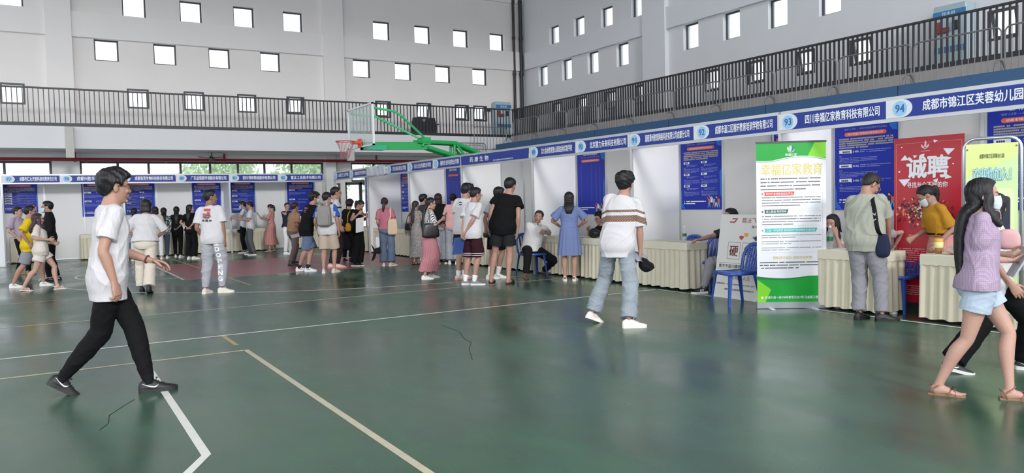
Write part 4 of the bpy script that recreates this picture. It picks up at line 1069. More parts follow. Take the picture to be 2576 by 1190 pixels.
hs = 1.55; o = ez*(tt-0.05-hs)+nr*0.02+ex*0.02; ws = w-0.04; n4 = nr*0.0036
b = MB(); b.prism([(0, 0), (ws, 0), (ws, hs), (0, hs)], o, ex, ez, 0.003); b.build('sheet', M_YG2, yb)
b = MB(); b.prism([(0, hs-0.3), (ws, hs-0.12), (ws, hs), (0, hs)], o+n4*0.9, ex, ez, 0.0005); b.build('yellow_top', M_YG, yb)
text_flat('成都市锦江区芙蓉幼儿园', o+ex*0.27*ws+ez*(hs-0.135)+n4, ex, ez, 0.47*ws, 0.042, plain('#3d4030', 0.6), yb, 'school_name', 0.012, 0.002)
text_flat('欢迎你加入！', o+ex*0.14*ws+ez*(hs-0.345)+n4, ex, ez, 0.74*ws, 0.13, plain('#4f9fc0', 0.5), yb, 'heading_outline', 0.05, 0.0016)
text_flat('欢迎你加入！', o+ex*0.145*ws+ez*(hs-0.34)+n4, ex, ez, 0.73*ws, 0.12, plain('#b9e3e6', 0.5), yb, 'heading', 0.012, 0.0065)
def rrect(x0, y0, x1, y1, r): return [(x+r*math.cos(a), y+r*math.sin(a)) for x, y, s in ((x1-r, y1-r, 0), (x0+r, y1-r, 1), (x0+r, y0+r, 2), (x1-r, y0+r, 3)) for a in np.linspace(s*math.pi/2, (s+1)*math.pi/2, 6)]
b = MB(); b.prism(rrect(0.10*ws, 0.1, 0.93*ws, hs-0.41, 0.04), o+n4, ex, ez, 0.0006); b.build('text_field', plain('#dde8b4', 0.45), yb)
b = MB(); b.prism(rrect(0.36*ws, 0.55, 0.86*ws, hs-0.48, 0.035), o+n4+nr*0.0008, ex, ez, 0.0006); b.build('dark_picture', plain('#23283c', 0.3), yb)
b = MB(); b.prism([(0.60*ws, hs-0.485), (0.68*ws, hs-0.485), (0.70*ws, hs-0.70), (0.64*ws, hs-0.72)], o+n4+nr*0.0016, ex, ez, 0.0004); b.build('blue_picture_patch', plain('#3a4f9a', 0.3), yb)
b = MB(); rows(b, 0.14*ws, 0.34*ws, hs-0.52, 0.012, 5, 0.05, 0.016, 0, o, ex, ez, n4+nr*0.0008, 0.9, 8); b.build('small_text', plain('#8f9a70', 0.5), yb)
b = MB()
for x, y in ((0.03, hs-0.05), (0.97, hs-0.03)): b.lathe([(0.008, 0), (0.008, 0.004)], o+ex*x*ws+ez*y+n4, 10, up=nr)
b.build('eyelet', plain('#7a7048', 0.3, metal=0.7), yb)

# ---- leaning white board
p, q = np.array((8.28, 8.00, 0)), np.array((8.22, 7.22, 0))
p = ground(1795, 745); q = ground(1906, 760)
wb, ex, nr, w = rollup(p, q, 1.2, 'notice_board', 'white notice board with red brush lettering leaning behind the blue chair', M_ALU, 'board')
hB = 1.20; lean = math.radians(9)
up = ez*math.cos(lean)-nr*math.sin(lean); nb = np.cross(ex, up)
b = MB(); b.prism([(0.0, 0), (w, 0), (w, hB), (0.0, hB)], z, ex, up, 0.012); b.build('panel', mat('board_white', '#d4d3cf', 0.4, 0.03, 3), wb)
for x in (0.06, w-0.06):
    b = MB(); b.tube([ex*x+up*1.0-nb*0.01, ex*x-nr*0.42+ez*0.01], 0.012, 8); b.build('rear_leg', M_ALU, wb)
n4 = nb*0.0125; o = z
M_BRUSH = plain('#a9474c', 0.6); M_MAROON = plain('#6d2029', 0.6); M_BLACK = plain('#2c2a2c', 0.6)
def bt(t, x, y, ww, hg, m, nm, bold=0.01): return text_flat(t, o+ex*x*w+up*(hB-y-hg)+n4, ex, up, ww*w, hg, m, wb, nm, bold, 0.002)
bt('趣法飞练', 0.50, 0.045, 0.42, 0.075, M_BRUSH, 'brush_heading', 0.0)
bt('温江校区', 0.72, 0.155, 0.25, 0.035, M_BLACK, 'campus_name', 0.012)
b = MB(); b.prism([(0.22*w, hB-0.12), (0.34*w, hB-0.12), (0.40*w, hB-0.055), (0.27*w, hB-0.055), (0.27*w, hB-0.07), (0.36*w, hB-0.07), (0.31*w, hB-0.10), (0.22*w, hB-0.10)], n4, ex, up, 0.001)
b.build('emblem', M_BRUSH, wb)
for (cx, cy, c) in ((0.52, 0.33, '#b8454a'), (0.62, 0.29, '#d9a63f')):
    b = MB(); b.prism([((cx+0.05*math.cos(a))*w+0.008*math.sin(2*a), hB-cy+0.03*math.sin(a)) for a in np.linspace(0, 2*math.pi, 16)[:-1]], n4, ex, up, 0.001); b.build('painted_flower', plain(c, 0.6), wb)
b = MB(); b.prism([(0.78*w, hB-0.33), (0.86*w, hB-0.29), (0.94*w, hB-0.30), (0.92*w, hB-0.36), (0.84*w, hB-0.37)], n4, ex, up, 0.001); b.prism([(0.74*w, hB-0.34), (0.8*w, hB-0.30), (0.79*w, hB-0.32)], n4, ex, up, 0.001); b.build('painted_brushstroke', M_BLACK, wb)
for x0 in (0.235, 0.56):
    b = MB()
    fx0, fx1, fy0, fy1 = x0*w, (x0+0.28)*w, hB-0.64, hB-0.40
    for a in ((fx0, fx1, fy0, fy0+0.004), (fx0, fx1, fy1-0.004, fy1), (fx0, fx0+0.004, fy0, fy1), (fx1-0.004, fx1, fy0, fy1)): b.prism([(a[0], a[2]), (a[1], a[2]), (a[1], a[3]), (a[0], a[3])], n4, ex, up, 0.001)
    b.build('character_frame', M_BLACK, wb)
bt('硬', 0.275, 0.45, 0.20, 0.15, M_MAROON, 'large_character', 0.02); bt('笔', 0.60, 0.45, 0.20, 0.15, M_MAROON, 'large_character', 0.02)
bt('练字不是兴趣班 而是必修课', 0.07, 0.715, 0.88, 0.055, M_BLACK, 'slogan', 0.012)
b = MB()
for y in (0.70, 0.785): b.prism([(0.05*w, hB-y), (0.95*w, hB-y), (0.95*w, hB-y+0.004), (0.05*w, hB-y+0.004)], n4, ex, up, 0.001)
b.build('slogan_line', M_INK2, wb)
bt('书写精彩人生', 0.30, 0.87, 0.50, 0.06, M_BRUSH, 'brush_slogan', 0.0)
bt('咨询热线：028-61536628  139-1014 1214', 0.05, 0.985, 0.86, 0.026, M_BLACK, 'phone_line', 0.012)
bt('成都市温江区楷轩教育培训学校有限公司', 0.25, 1.06, 0.65, 0.026, M_BLACK, 'school_line', 0.012)

# white panel stand at the far left edge
b = MB(); b.box((-1.28, 25.0, 0), (-0.86, 25.03, 1.9)); b.box((-1.2, 24.9, 0), (-1.17, 25.2, 0.03))
tag(b.build('white_stand', M_BWHITE), 'narrow white panel stand cut by the left edge of the view', 'stand')

# ================================================================== SMALL THINGS ON TABLES
M_PET = glass_mat('clear_bottle', '#dfeaf0', 0.16, 0.05); M_LABEL = plain('#1f6b3c', 0.4); M_LABELB = plain('#5b8fc0', 0.4); M_CAP = plain('#e4e7ea', 0.4)
def bottle(x, y, zt, label, s=1.0, lm=None):
    r = empty('water_bottle', (x, y, zt), 0, label, 'bottle', 'water bottles on the booth tables')
    b = MB(); b.lathe([(0.028*s, 0.0), (0.032*s, 0.01), (0.032*s, 0.13*s), (0.029*s, 0.15*s), (0.018*s, 0.19*s), (0.013*s, 0.205*s), (0.013*s, 0.215*s)], n=16); b.build('body', M_PET, r, True)
    b = MB(); b.lathe([(0.0325*s, 0.075*s), (0.0328*s, 0.076*s), (0.0328*s, 0.118*s), (0.0325*s, 0.119*s)], n=16); b.build('label_wrap', lm or M_LABEL, r, True)
    b = MB(); b.lathe([(0.015*s, 0.212*s), (0.015*s, 0.23*s)], n=12); b.build('cap', M_CAP, r)
    return r
for (u, v, zt, lab, s, lm) in ((1722, 607, .75, 'water bottle with green label on the table before the blue chair back', 1.05, None), (1622, 602, .75, 'water bottle with green label behind the arm of the man with a striped shirt', 1.0, None), (1512, 601, .75, 'water bottle in front of the curly haired woman', 1.0, M_LABELB), (2088, 624, .75, 'large water bottle beside the woman resting her chin', 1.25, None)):
    p = ground(u, v, zt); bottle(p[0] if p[0] > 8.5 else 8.55, p[1], zt, lab, s, lm)
bottle(8.62, 13.0, .75, 'water bottle beside the seated man in white shirt', 1.0, M_LABELB)
bottle(8.7, 21.6, .75, 'water bottle against the white panel left of the woman with the tote bag', 1.0, M_LABELB)
bottle(5.05, 26.25, .75, 'water bottle on the back row table near the black fish-eyed bag', 1.0, M_LABELB)
M_PAPER = mat('white_paper', '#e6e6e8', 0.7, 0.02, 5)
def paper(x, y, rz, label, zt=0.752, w=0.21, h=0.297):
    b = MB(); b.box((-w/2, -h/2, 0), (w/2, h/2, 0.004)); o = b.build('paper_sheet', M_PAPER); o.location = (x, y, zt); o.rotation_euler = (0, 0, rz)
    return tag(o, label, 'paper', 'paper stacks on the tables')
paper(8.70, 12.1, 0.3, 'stack of paper on the table left of the woman in a blue dress'); paper(8.65, 11.55, -0.2, 'stack of paper on the table right of the woman in a blue dress'); paper(8.62, 6.1, 0.2, 'stack of paper in front of the woman resting her chin')
cu_ = empty('drink_cup', (8.62, 4.93, .75), 0, 'paper drink cup with yellow sleeve and orange lid on the table by the red banner', 'cup')
b = MB(); b.lathe([(0.032, 0), (0.045, 0.13)], n=18); b.build('cup_body', plain('#a8804e', 0.5), cu_, True)
b = MB(); b.lathe([(0.0455, 0.065), (0.049, 0.07), (0.05, 0.135), (0.047, 0.137)], n=18); b.build('cup_sleeve', plain('#e3dc9a', 0.5), cu_, True)
b = MB(); b.lathe([(0.048, 0.135), (0.05, 0.14), (0.048, 0.165), (0.04, 0.172), (0.02, 0.175)], n=18); b.build('lid', plain('#e0a648', 0.4), cu_, True)
def blob(name, loc, sx, sy, sz, m, label, cat, amp=0.12, seed=0, n=20):
    V = []; Fs = []; r = np.random.default_rng(seed); k = r.normal(size=(6, 3))*2.2; ph = r.uniform(0, 6, 6)
    for i in range(n+1):
        th = math.pi*i/n
        for j in range(2*n):
            a = math.pi*j/n; d = np.array((math.sin(th)*math.cos(a), math.sin(th)*math.sin(a), math.cos(th)))
            q = 1+amp*float(np.sin(k@d+ph).sum())/2.4
            V.append((sx*d[0]*q, sy*d[1]*q, max(0, sz*(1+d[2]*q)/1.0*0.5*2*0.5)))
    for i in range(n):
        for j in range(2*n): Fs.append((i*2*n+j, (i+1)*2*n+j, (i+1)*2*n+(j+1) % (2*n), i*2*n+(j+1) % (2*n)))
    b = MB(); b.add(V, Fs); o = b.build(name, m, None, True); o.location = loc
    return tag(o, label, cat)
blob('plastic_bag', (8.62, 4.70, .75), 0.10, 0.11, 0.10, mat('bag_film', '#d3b9b4', 0.3, 0.15, 20), 'crumpled pinkish plastic bag on the table by the drink cup', 'bag', 0.25, 3)
blob('grey_bag', (8.75, 20.0, .75), 0.1, 0.14, 0.18, cloth('#8f949c'), 'grey bag on the table right of the woman with the tote bag', 'bag', 0.15, 5)
# black soft bag with a round eye on the back row table edge
bg2 = empty('black_bag', (5.6, 25.95, .60), 0, 'black soft bag with a round white eye hanging at the back row table', 'bag')
b = MB(); b.prism([(-0.22, 0.10), (-0.10, 0.14), (-0.10, 0.36), (0.02, 0.34), (0.05, 0.22), (0.20, 0.14), (0.20, -0.06), (0.12, -0.12), (-0.05, -0.04)], (0, 0, 0), (1, 0, 0), (0, 0, 1), 0.10); b.build('body', cloth('#1e2024'), bg2)
b = MB(); b.lathe([(0.038, 0), (0.03, 0.012)], (0.02, -0.1, 0.04), 14, up=(0, -1, 0)); e_ = b.build('eye_patch', M_SWHITE, bg2)
b = MB(); b.lathe([(0.016, 0.012), (0.012, 0.018)], (0.02, -0.1, 0.04), 12, up=(0, -1, 0)); b.build('pupil', M_DARK, e_)

# ================================================================== BASKETBALL HOOP
M_HG = mat('hoop_green', '#24a555', 0.4, 0.06, 5); M_HW = plain('#dfe2e4', 0.4); M_HO = mat('hoop_orange', '#d8532c', 0.4, 0.06, 6)
HB = 7.05; Y0 = 18.93
bk_ = empty('basketball_hoop', (HB+1.5, Y0, 0), 0, 'green basketball stand with glass backboard and orange ring', 'basketball hoop')
ox = -(HB+1.5)
def T(p): return (p[0]+ox, p[1]-Y0, p[2])
b = MB()
y0, y1, zb, zt = Y0-0.90, Y0+0.88, 2.90, 3.95
for (ya, yb_, za, zc) in ((y0, y1, zb, zb+0.04), (y0, y1, zt-0.04, zt), (y0, y0+0.05, zb, zt), (y1-0.05, y1, zb, zt)): b.box(T((HB, ya, za)), T((HB+0.05, yb_, zc)))
bf = b.build('backboard_frame', M_HW, bk_)
b = MB(); b.box(T((HB+0.02, y0+0.05, zb+0.04)), T((HB+0.03, y1-0.05, zt-0.04))); b.build('backboard_glass', glass_mat('board_glass', '#dfe8ea', 0.07), bf)
b = MB()
for (ya, yb_, za, zc) in ((-0.3, 0.3, 3.05, 3.07), (-0.3, 0.3, 3.48, 3.50), (-0.3, -0.28, 3.05, 3.5), (0.28, 0.3, 3.05, 3.5)): b.box(T((HB+0.015, Y0+ya, za)), T((HB+0.02, Y0+yb_, zc)))
b.build('target_square', plain('#c9d2d6', 0.5), bf)
rc = np.array(T((HB-0.40, Y0, 3.05)))
b = MB(); b.tube([rc+np.array((0.225*math.cos(a), 0.225*math.sin(a), 0)) for a in np.linspace(0, 2*math.pi, 33)[:-1]], 0.011, 8, closed=True)
rim = b.build('rim', M_HO, bk_)
b = MB(); b.box(T((HB-0.19, Y0-0.11, 2.99)), T((HB, Y0+0.11, 3.06)), 0, 0.01); b.box(T((HB-0.02, Y0-0.12, 2.9)), T((HB, Y0+0.12, 3.12))); b.build('rim_bracket', M_HO, bk_)
b = MB(); N = 12
for k in range(N):
    for sg in (-1, 1):
        pts = []
        for j, (r_, zz) in enumerate(((0.22, 0), (0.19, -0.1), (0.15, -0.2), (0.12, -0.30), (0.115, -0.42))):
            a = 2*math.pi*(k+sg*0.5*j)/N; pts.append(rc+np.array((r_*math.cos(a)+0.02*math.sin(j), r_*math.sin(a), zz)))
        b.tube(pts, 0.004, 4)
b.build('net', plain('#b06a70', 0.7), rim)
b = MB()                                    # telescopic arm and lattice
P = lambda x, zz, dy=0: np.array(T((x, Y0+dy, zz)))
b.obox((P(7.1, 2.94)+P(8.9, 2.98))/2, (1, 0, 0.02), (0, 1, 0), (0, 0, 1), 0.9, 0.09, 0.10)
b.build('arm_beam', M_HG, bk_)
b = MB(); b.obox((P(7.1, 2.9)+P(7.7, 2.9))/2, (1, 0, 0), (0, 1, 0), (0, 0, 1), 0.3, 0.16, 0.06); b.build('backboard_mount', mat('hoop_green_light', '#2fb08a', 0.4), bk_)
def bar(p, q, w=0.05, nm='lattice_bar', m=M_HG):
    b = MB(); b.tube([p, q], w, 8); return b.build(nm, m, bk_)
for dy in (-0.12, 0.12):
    for p, q in (((8.6, 3.08), (9.75, 3.05)), ((9.75, 3.05), (10.5, 2.78)), ((8.9, 2.93), (10.0, 2.62)), ((10.0, 2.62), (10.62, 1.6)), ((10.5, 2.78), (11.0, 1.6))): bar(P(*p, dy), P(*q, dy), 0.055, 'arm_chord')
    for p, q in (((9.7, 3.04), (9.68, 2.72)), ((9.75, 3.03), (10.1, 2.6)), ((10.1, 2.6), (10.45, 2.78)), ((8.75, 2.95), (8.78, 3.1))): bar(P(*p, dy), P(*q, dy), 0.035)
for dy in (-0.75, 0.75):
    b = MB(); b.tube([P(7.1, 3.84, dy), P(7.75, 3.78, dy*0.85), P(7.95, 3.68, dy*0.8), P(8.85, 3.14, dy*0.15)], 0.03, 10); b.build('stay_tube', mat('hoop_green_pale', '#46c47c', 0.4), bk_)
b = MB(); b.obox(P(8.85, 3.1), (1, 0, 0), (0, 1, 0), (0, 0, 1), 0.12, 0.16, 0.09); b.build('stay_clamp', M_HG, bk_)
b = MB(); b.box(T((10.5, Y0-0.3, 0)), T((11.2, Y0+0.3, 1.7)), 0, 0.03); b.build('mast', M_HG, bk_)
# ================================================================== PEOPLE
A = np.array
def nrm(v): return v/(np.linalg.norm(v)+1e-12)
def catmull(P, k=4):
    P = np.asarray(P, float); out = []
    for i in range(len(P)-1):
        p0, p1, p2, p3 = P[max(i-1, 0)], P[i], P[i+1], P[min(i+2, len(P)-1)]
        for t in np.arange(k)/k:
            out.append(0.5*((2*p1)+(-p0+p2)*t+(2*p0-5*p1+4*p2-p3)*t*t+(-p0+3*p1-3*p2+p3)*t**3))
    out.append(P[-1]); return A(out)
def tube(path, rad, ref=(0, 1, 0), n=16, k=4, refs=None, flat=False):
    """closed tapering tube; rad = (half width, half depth) per point, depth measured along ref"""
    path = np.asarray(path, float); rad = A([(r, r) if not hasattr(r, '__len__') else r for r in rad], float)
    if k > 1:
        q = catmull(np.hstack([path, rad]), k); path, rad = q[:, :3], np.maximum(q[:, 3:5], 1e-4)
        if refs is not None: refs = catmull(refs, k)
    m = len(path); V = []
    th = np.linspace(0, 2*math.pi, n, endpoint=False)
    for i in range(m):
        t = nrm(path[min(i+1, m-1)]-path[max(i-1, 0)])
        r = A(ref if refs is None else refs[i], float)
        side = nrm(np.cross(r, t)); fr = np.cross(t, side)
        V.append(path[i]+np.outer(np.cos(th)*rad[i, 0], side)+np.outer(np.sin(th)*rad[i, 1], fr))
    V = np.vstack(V)
    Fs = [(i*n+a, i*n+(a+1) % n, (i+1)*n+(a+1) % n, (i+1)*n+a) for i in range(m-1) for a in range(n)]
    t0, t1 = nrm(path[0]-path[1]), nrm(path[-1]-path[-2])
    e0 = 0 if flat else 0.45*rad[0].min(); e1 = 0 if flat else 0.45*rad[-1].min()
    V = np.vstack([V, path[0]+t0*e0, path[-1]+t1*e1]); a0, a1 = m*n, m*n+1
    Fs += [(a0, (a+1) % n, a) for a in range(n)]+[(a1, (m-1)*n+a, (m-1)*n+(a+1) % n) for a in range(n)]
    return V, Fs
def ell(c, r, R=None, n=12):
    V = [(0, 0, 1)]; Fs = []
    for i in range(1, n):
        for j in range(2*n):
            a, b = math.pi*i/n, math.pi*j/n; V.append((math.sin(a)*math.cos(b), math.sin(a)*math.sin(b), math.cos(a)))
    V.append((0, 0, -1)); V = A(V)*A(r)
    if R is not None: V = V@A(R).T
    V = V+A(c); m = 2*n
    for j in range(m):
        Fs.append((0, 1+j, 1+(j+1) % m)); Fs.append((len(V)-1, 1+(n-2)*m+(j+1) % m, 1+(n-2)*m+j))
        for i in range(n-2): Fs.append((1+i*m+j, 1+(i+1)*m+j, 1+(i+1)*m+(j+1) % m, 1+i*m+(j+1) % m))
    return V, Fs
def join(ps):
    V = []; Fs = []; n = 0
    for v, f in ps:
        V.append(np.asarray(v)); Fs += [tuple(i+n for i in q) for q in f]; n += len(v)
    return np.vstack(V), Fs
def remesh(ps, vox, it=4, fac=0.5):
    V, Fs = join(ps)
    me = mesh_of('r', V, Fs, [])
    o = bpy.data.objects.new('r', me); TMP.collection.objects.link(o)
    m = o.modifiers.new('r', 'REMESH'); m.mode = 'VOXEL'; m.voxel_size = vox; m.use_smooth_shade = True
    if it:
        s = o.modifiers.new('s', 'SMOOTH'); s.factor = fac; s.iterations = it
    r = eval_mesh(o)
    bpy.data.objects.remove(o); bpy.data.meshes.remove(me)
    return r
def getco(me):
    a = np.empty(len(me.vertices)*3); me.vertices.foreach_get('co', a); return a.reshape(-1, 3)
def getno(me):
    a = np.empty(len(me.vertices)*3); me.vertices.foreach_get('normal', a); return a.reshape(-1, 3)
def setco(me, c): me.vertices.foreach_set('co', np.ascontiguousarray(c).ravel()); me.update()
def wrinkle(me, amp, freq=1.0, seed=0, mode='top', P=None):
    """cloth folds: long soft ridges, gathered in patches; mostly hanging on tops, crosswise on legs"""
    c = getco(me); n = getno(me); r = np.random.default_rng(seed)
    w = np.zeros(len(c))
    warp = A([np.sin(c@(r.normal(size=3)*6)+r.uniform(0, 6))+.5*np.sin(c@(r.normal(size=3)*15)+r.uniform(0, 6)) for _ in range(3)]).T*.035
    q = c+warp
    for k in range(16):
        h = r.uniform(0, 2*math.pi)
        tilt = r.normal()*.45 if mode == 'top' else r.choice((-1, 1))*r.uniform(.9, 2.6)
        d = nrm(A((math.cos(h), math.sin(h), tilt))); f = r.uniform(20, 64)*freq; ph = r.uniform(0, 6.3)
        mask = np.clip(np.sin(c@(r.normal(size=3)*5)+r.uniform(0, 6.3))*1.4-.35, 0, 1)
        w += mask*(1-np.abs(np.sin(.5*(q@d*f+ph))))**3*(30/f)
    w = np.clip(w-w.mean(), -.7, 2.2)
    w += .35*(np.sin(c@(r.normal(size=3)*9)+r.uniform(0, 6)))
    setco(me, c+n*(w*amp)[:, None])
def merge(mes, name, mats, smooth=True):
    """several meshes -> one mesh datablock"""
    V = []; Fs = []; mi = []; n = 0
    for me, k in mes:
        if isinstance(me, tuple): v, f = np.asarray(me[0]), me[1]
        else: v = getco(me); f = [tuple(p.vertices) for p in me.polygons]; bpy.data.meshes.remove(me)
        V.append(v); Fs += [tuple(i+n for i in q) for q in f]; mi += [k]*len(f); n += len(v)
    return mesh_of(name, np.vstack(V), Fs, mats, mi, smooth)
def ik(a, b, l1, l2, pole):
    d = b-a; L_ = np.linalg.norm(d); L_ = min(max(L_, abs(l1-l2)+1e-3), (l1+l2)*0.998); u = nrm(d)
    x = (l1*l1-l2*l2+L_*L_)/(2*L_); h = math.sqrt(max(l1*l1-x*x, 0))
    p = pole-u*np.dot(pole, u)
    return a+u*x+nrm(p)*h, a+u*L_
MALE = [(-.10, .125, .10, -.01), (-.03, .170, .12, -.015), (.04, .166, .115, -.01), (.12, .150, .104, 0), (.20, .147, .102, .004), (.28, .160, .110, .005), (.36, .172, .116, 0), (.42, .172, .110, -.008), (.47, .150, .092, -.012), (.51, .105, .075, -.012), (.545, .066, .062, -.008), (.585, .057, .058, -.004)]
FEM = [(-.10, .125, .105, -.01), (-.03, .174, .122, -.02), (.04, .162, .112, -.012), (.12, .135, .092, 0), (.20, .128, .088, .004), (.28, .140, .106, .012), (.36, .150, .112, .008), (.42, .148, .096, -.004), (.47, .128, .082, -.01), (.51, .088, .066, -.012), (.545, .055, .054, -.008), (.585, .049, .05, -.004)]
HAIRM = {}
def hair_mat(c):
    if c not in HAIRM: HAIRM[c] = mat('hair_'+c, c, 0.42, 0.3, 60, 0.35, 260, stretch=(1, 1, 0.12), spec=0.35)
    return HAIRM[c]
SKINS = {'l': '#b58f80', 'm': '#a88171', 'd': '#8d6859'}
def skin_mat(k): return mat('skin_'+k, SKINS[k], 0.5, 0.05, 10, 0.05, 300, spec=0.35)

def hand_pieces(w, d, palm, thumb_side, s, curl=22, spread=1.0):
    """palm, four fingers of different lengths, thumb from the side of the palm"""
    d = nrm(d); palm = nrm(palm-d*np.dot(palm, d)); sd = nrm(np.cross(d, palm))
    if np.dot(sd, thumb_side) < 0: sd = -sd
    ps = [tube([w-d*.02*s, w+d*.02*s, w+d*.05*s, w+d*.088*s], [(.026*s, .019*s), (.033*s, .018*s), (.041*s, .016*s), (.040*s, .012*s)], palm, 12, 3)]
    for k, (off, L_, st) in enumerate(((.031, .070, .082), (.0105, .079, .088), (-.0105, .073, .086), (-.031, .057, .078))):
        p = w+d*st*s+sd*off*s; dr = nrm(d+sd*off*1.6*spread); pts = [p-d*.012*s, p]; a = 0
        c = curl*(1+0.12*k)
        for f_, cc in ((.46, c*0.9), (.30, c*1.2), (.24, c)):
            a += math.radians(cc); p = p+(dr*math.cos(a)+palm*math.sin(a))*L_*f_*s; pts.append(p)
        ps.append(tube(pts, [.0095*s, .0095*s, .0088*s, .008*s, .0068*s], sd, 8, 2))
    p = w+d*.022*s+sd*.026*s; t1 = nrm(sd*0.75+d*0.55+palm*0.45); t2 = nrm(sd*0.30+d*0.85+palm*0.55)
    ps.append(tube([p-sd*.014*s, p, p+t1*.034*s, p+t1*.034*s+t2*.030*s, p+t1*.034*s+t2*.052*s], [.014*s, .0135*s, .011*s, .0098*s, .0075*s], d, 8, 2))
    return ps

def ankle(c, f, sg, s):
    pitch = math.radians(f[2] if len(f) > 2 else 0); yaw = math.radians(f[3] if len(f) > 3 else 8*sg); ah = .082*s
    d = A((math.sin(yaw), math.cos(yaw), 0))
    if abs(pitch) < 1e-6: return c-d*.045*s+A((0, 0, ah)), d, pitch
    back = .115*s
    return c-d*(back*math.cos(pitch)-ah*math.sin(pitch))+A((0, 0, back*math.sin(pitch)+ah*math.cos(pitch))), d, pitch
def solve_top(H, T, a, b, hipoff, head, twist):
    s = H/1.75; l1, l2, ah = .435*s, .425*s, .082*s
    an = [(ankle(a[0], a[1], -1, s)[0], -1), (ankle(b[0], b[1], 1, s)[0], 1)]
    pv = A((T[0]*.4+hipoff[0]*s, T[1]*.25+hipoff[1]*s, ah+(l1+l2)*0.992))
    for _ in range(60):
        if all(np.linalg.norm(pv+A((sg*.085*s, 0, 0))-q) < (l1+l2)*0.996 for q, sg in an): break
        pv[2] -= 0.006
    up = nrm(T-A((0, 0.0, .26*s))-pv); nb = pv+up*.54*s; hp = math.radians(head[0])
    return nb[2]+(.062+.068*max(.6, math.cos(hp))+.022*-math.sin(hp)+.128)*s+.014
HS = 1.055
class Person: pass
PEOPLE = {}
def person(key, label, top, fl, fr, face, sex='m', H=None, headdd=0.0, skin='m', bulk=1.0, twist=0, head=(0, 0, 0), L=None, R=None,
           hair=('short', '#17161a'), shirt=None, legs=None, shoes=('sneaker', '#e3e1dc', '#eeece6'), socks=None, glasses=False, mask=None, facef=None,
           vox=0.010, pelvis=None, root=None, hipoff=(0, 0), lean=None, knees=None, detail=1):
    P = Person(); q = P
    c0, c1 = (A(ground(*f[:2])) if len(f) < 5 else A(f[4]) for f in (fl, fr))
    rt = (c0+c1)/2 if root is None else A(root, float)
    rt[2] = 0
    az = math.atan2(rt[0], rt[1])+math.radians(face)
    f3 = A((math.sin(az), math.cos(az), 0)); r3 = A((math.cos(az), -math.sin(az), 0))
    B = np.vstack([r3, f3, A((0, 0, 1.))])
    loc = lambda p: B@(A(p, float)-rt)
    P.loc = loc; P.B = B; P.rt = rt; dep = depth_of(rt)
    P.dep = dep
    px = lambda u, v, dd=0.0: loc(at_depth(u, v, dep+dd))
    P.px = px
    T = px(top[0], top[1], headdd)
    auto = H is None
    if auto: H = T[2]-0.012
    if auto and pelvis is None and lean is None:
        for _ in range(5):
            t1 = solve_top(H, T, (loc(c0), fl), (loc(c1), fr), hipoff, head, twist)
            H += (T[2]-t1)*0.9
    s = H/1.75; P.s = s; P.H = H
    fem = sex == 'f'
    l1, l2, ah = .435*s, .425*s, .082*s
    E = empty('person', rt, -az, label, 'person'); P.E = E
    # ---- feet
    feet = []
    for c, f, sg in ((loc(c0), fl, -1), (loc(c1), fr, 1)):
        pitch = math.radians(f[2] if len(f) > 2 else 0); yaw = math.radians(f[3] if len(f) > 3 else 8*sg)
        d = A((math.sin(yaw), math.cos(yaw), 0)); zc = c[2]; c = c.copy()
        if abs(pitch) < 1e-6: an = c-d*.045*s+A((0, 0, ah))
        else:
            back, up = .115*s, ah
            an = c-d*(back*math.cos(pitch)-up*math.sin(pitch))+A((0, 0, back*math.sin(pitch)+up*math.cos(pitch)))
        fd = d*math.cos(pitch)-A((0, 0, math.sin(pitch))); fu = d*math.sin(pitch)+A((0, 0, math.cos(pitch)))
        feet.append((an, fd, fu, sg))
    # ---- pelvis, spine
    hz = ah+(l1+l2)*0.992
    if pelvis is None:
        pv = A((T[0]*.4+hipoff[0]*s, T[1]*.25+hipoff[1]*s, hz))
        for _ in range(60):
            ok = all(np.linalg.norm(pv+A((sg*.085*s, 0, 0))-an) < (l1+l2)*0.996 for an, _, _, sg in feet)
            if ok: break
            pv[2] -= 0.006
    else: pv = loc(pelvis)
    hp, hy, hr_ = [math.radians(v) for v in head]
    if lean is not None:
        lf, lr = math.radians(lean[0]), math.radians(lean[1]); up = nrm(A((math.sin(lr), math.sin(lf), math.cos(lf)*math.cos(lr))))
    else:
        up = nrm(T-A((0, 0.0, .26*s))-pv)
    nb = pv+up*.54*s
    fw = A((math.sin(math.radians(twist)), math.cos(math.radians(twist)), 0)); fw = nrm(fw-up*np.dot(fw, up)); rr = np.cross(fw, up)
    P.pv, P.nb, P.up, P.fw, P.rr = pv, nb, up, fw, rr
    hf = math.radians(twist)+hy
    hfw = A((math.sin(hf)*math.cos(hp), math.cos(hf)*math.cos(hp), -math.sin(hp))); hup0 = A((0, 0, 1.))*0.75+up*0.25
    hup = nrm(hup0-hfw*np.dot(hup0, hfw)); hrt = np.cross(hfw, hup)
    if hr_: hup, hrt = hup*math.cos(hr_)+hrt*math.sin(hr_), hrt*math.cos(hr_)-hup*math.sin(hr_)
    HR = np.column_stack([hrt, hfw, hup]); P.HR = HR
    nk = nb+nrm(up*0.6+A((0, 0, .4)))*.062*s
    ho = nk+(hup*.068+hfw*.022)*s
    hd = lambda x, y, z: ho+HR@(A((x, y, z))*s); P.hd = hd; P.ho = ho
    # ---- arms
    sw = (.150 if fem else .168)*s*(0.5+0.5*bulk)
    u1, u2 = .295*s, .255*s
    arms = []
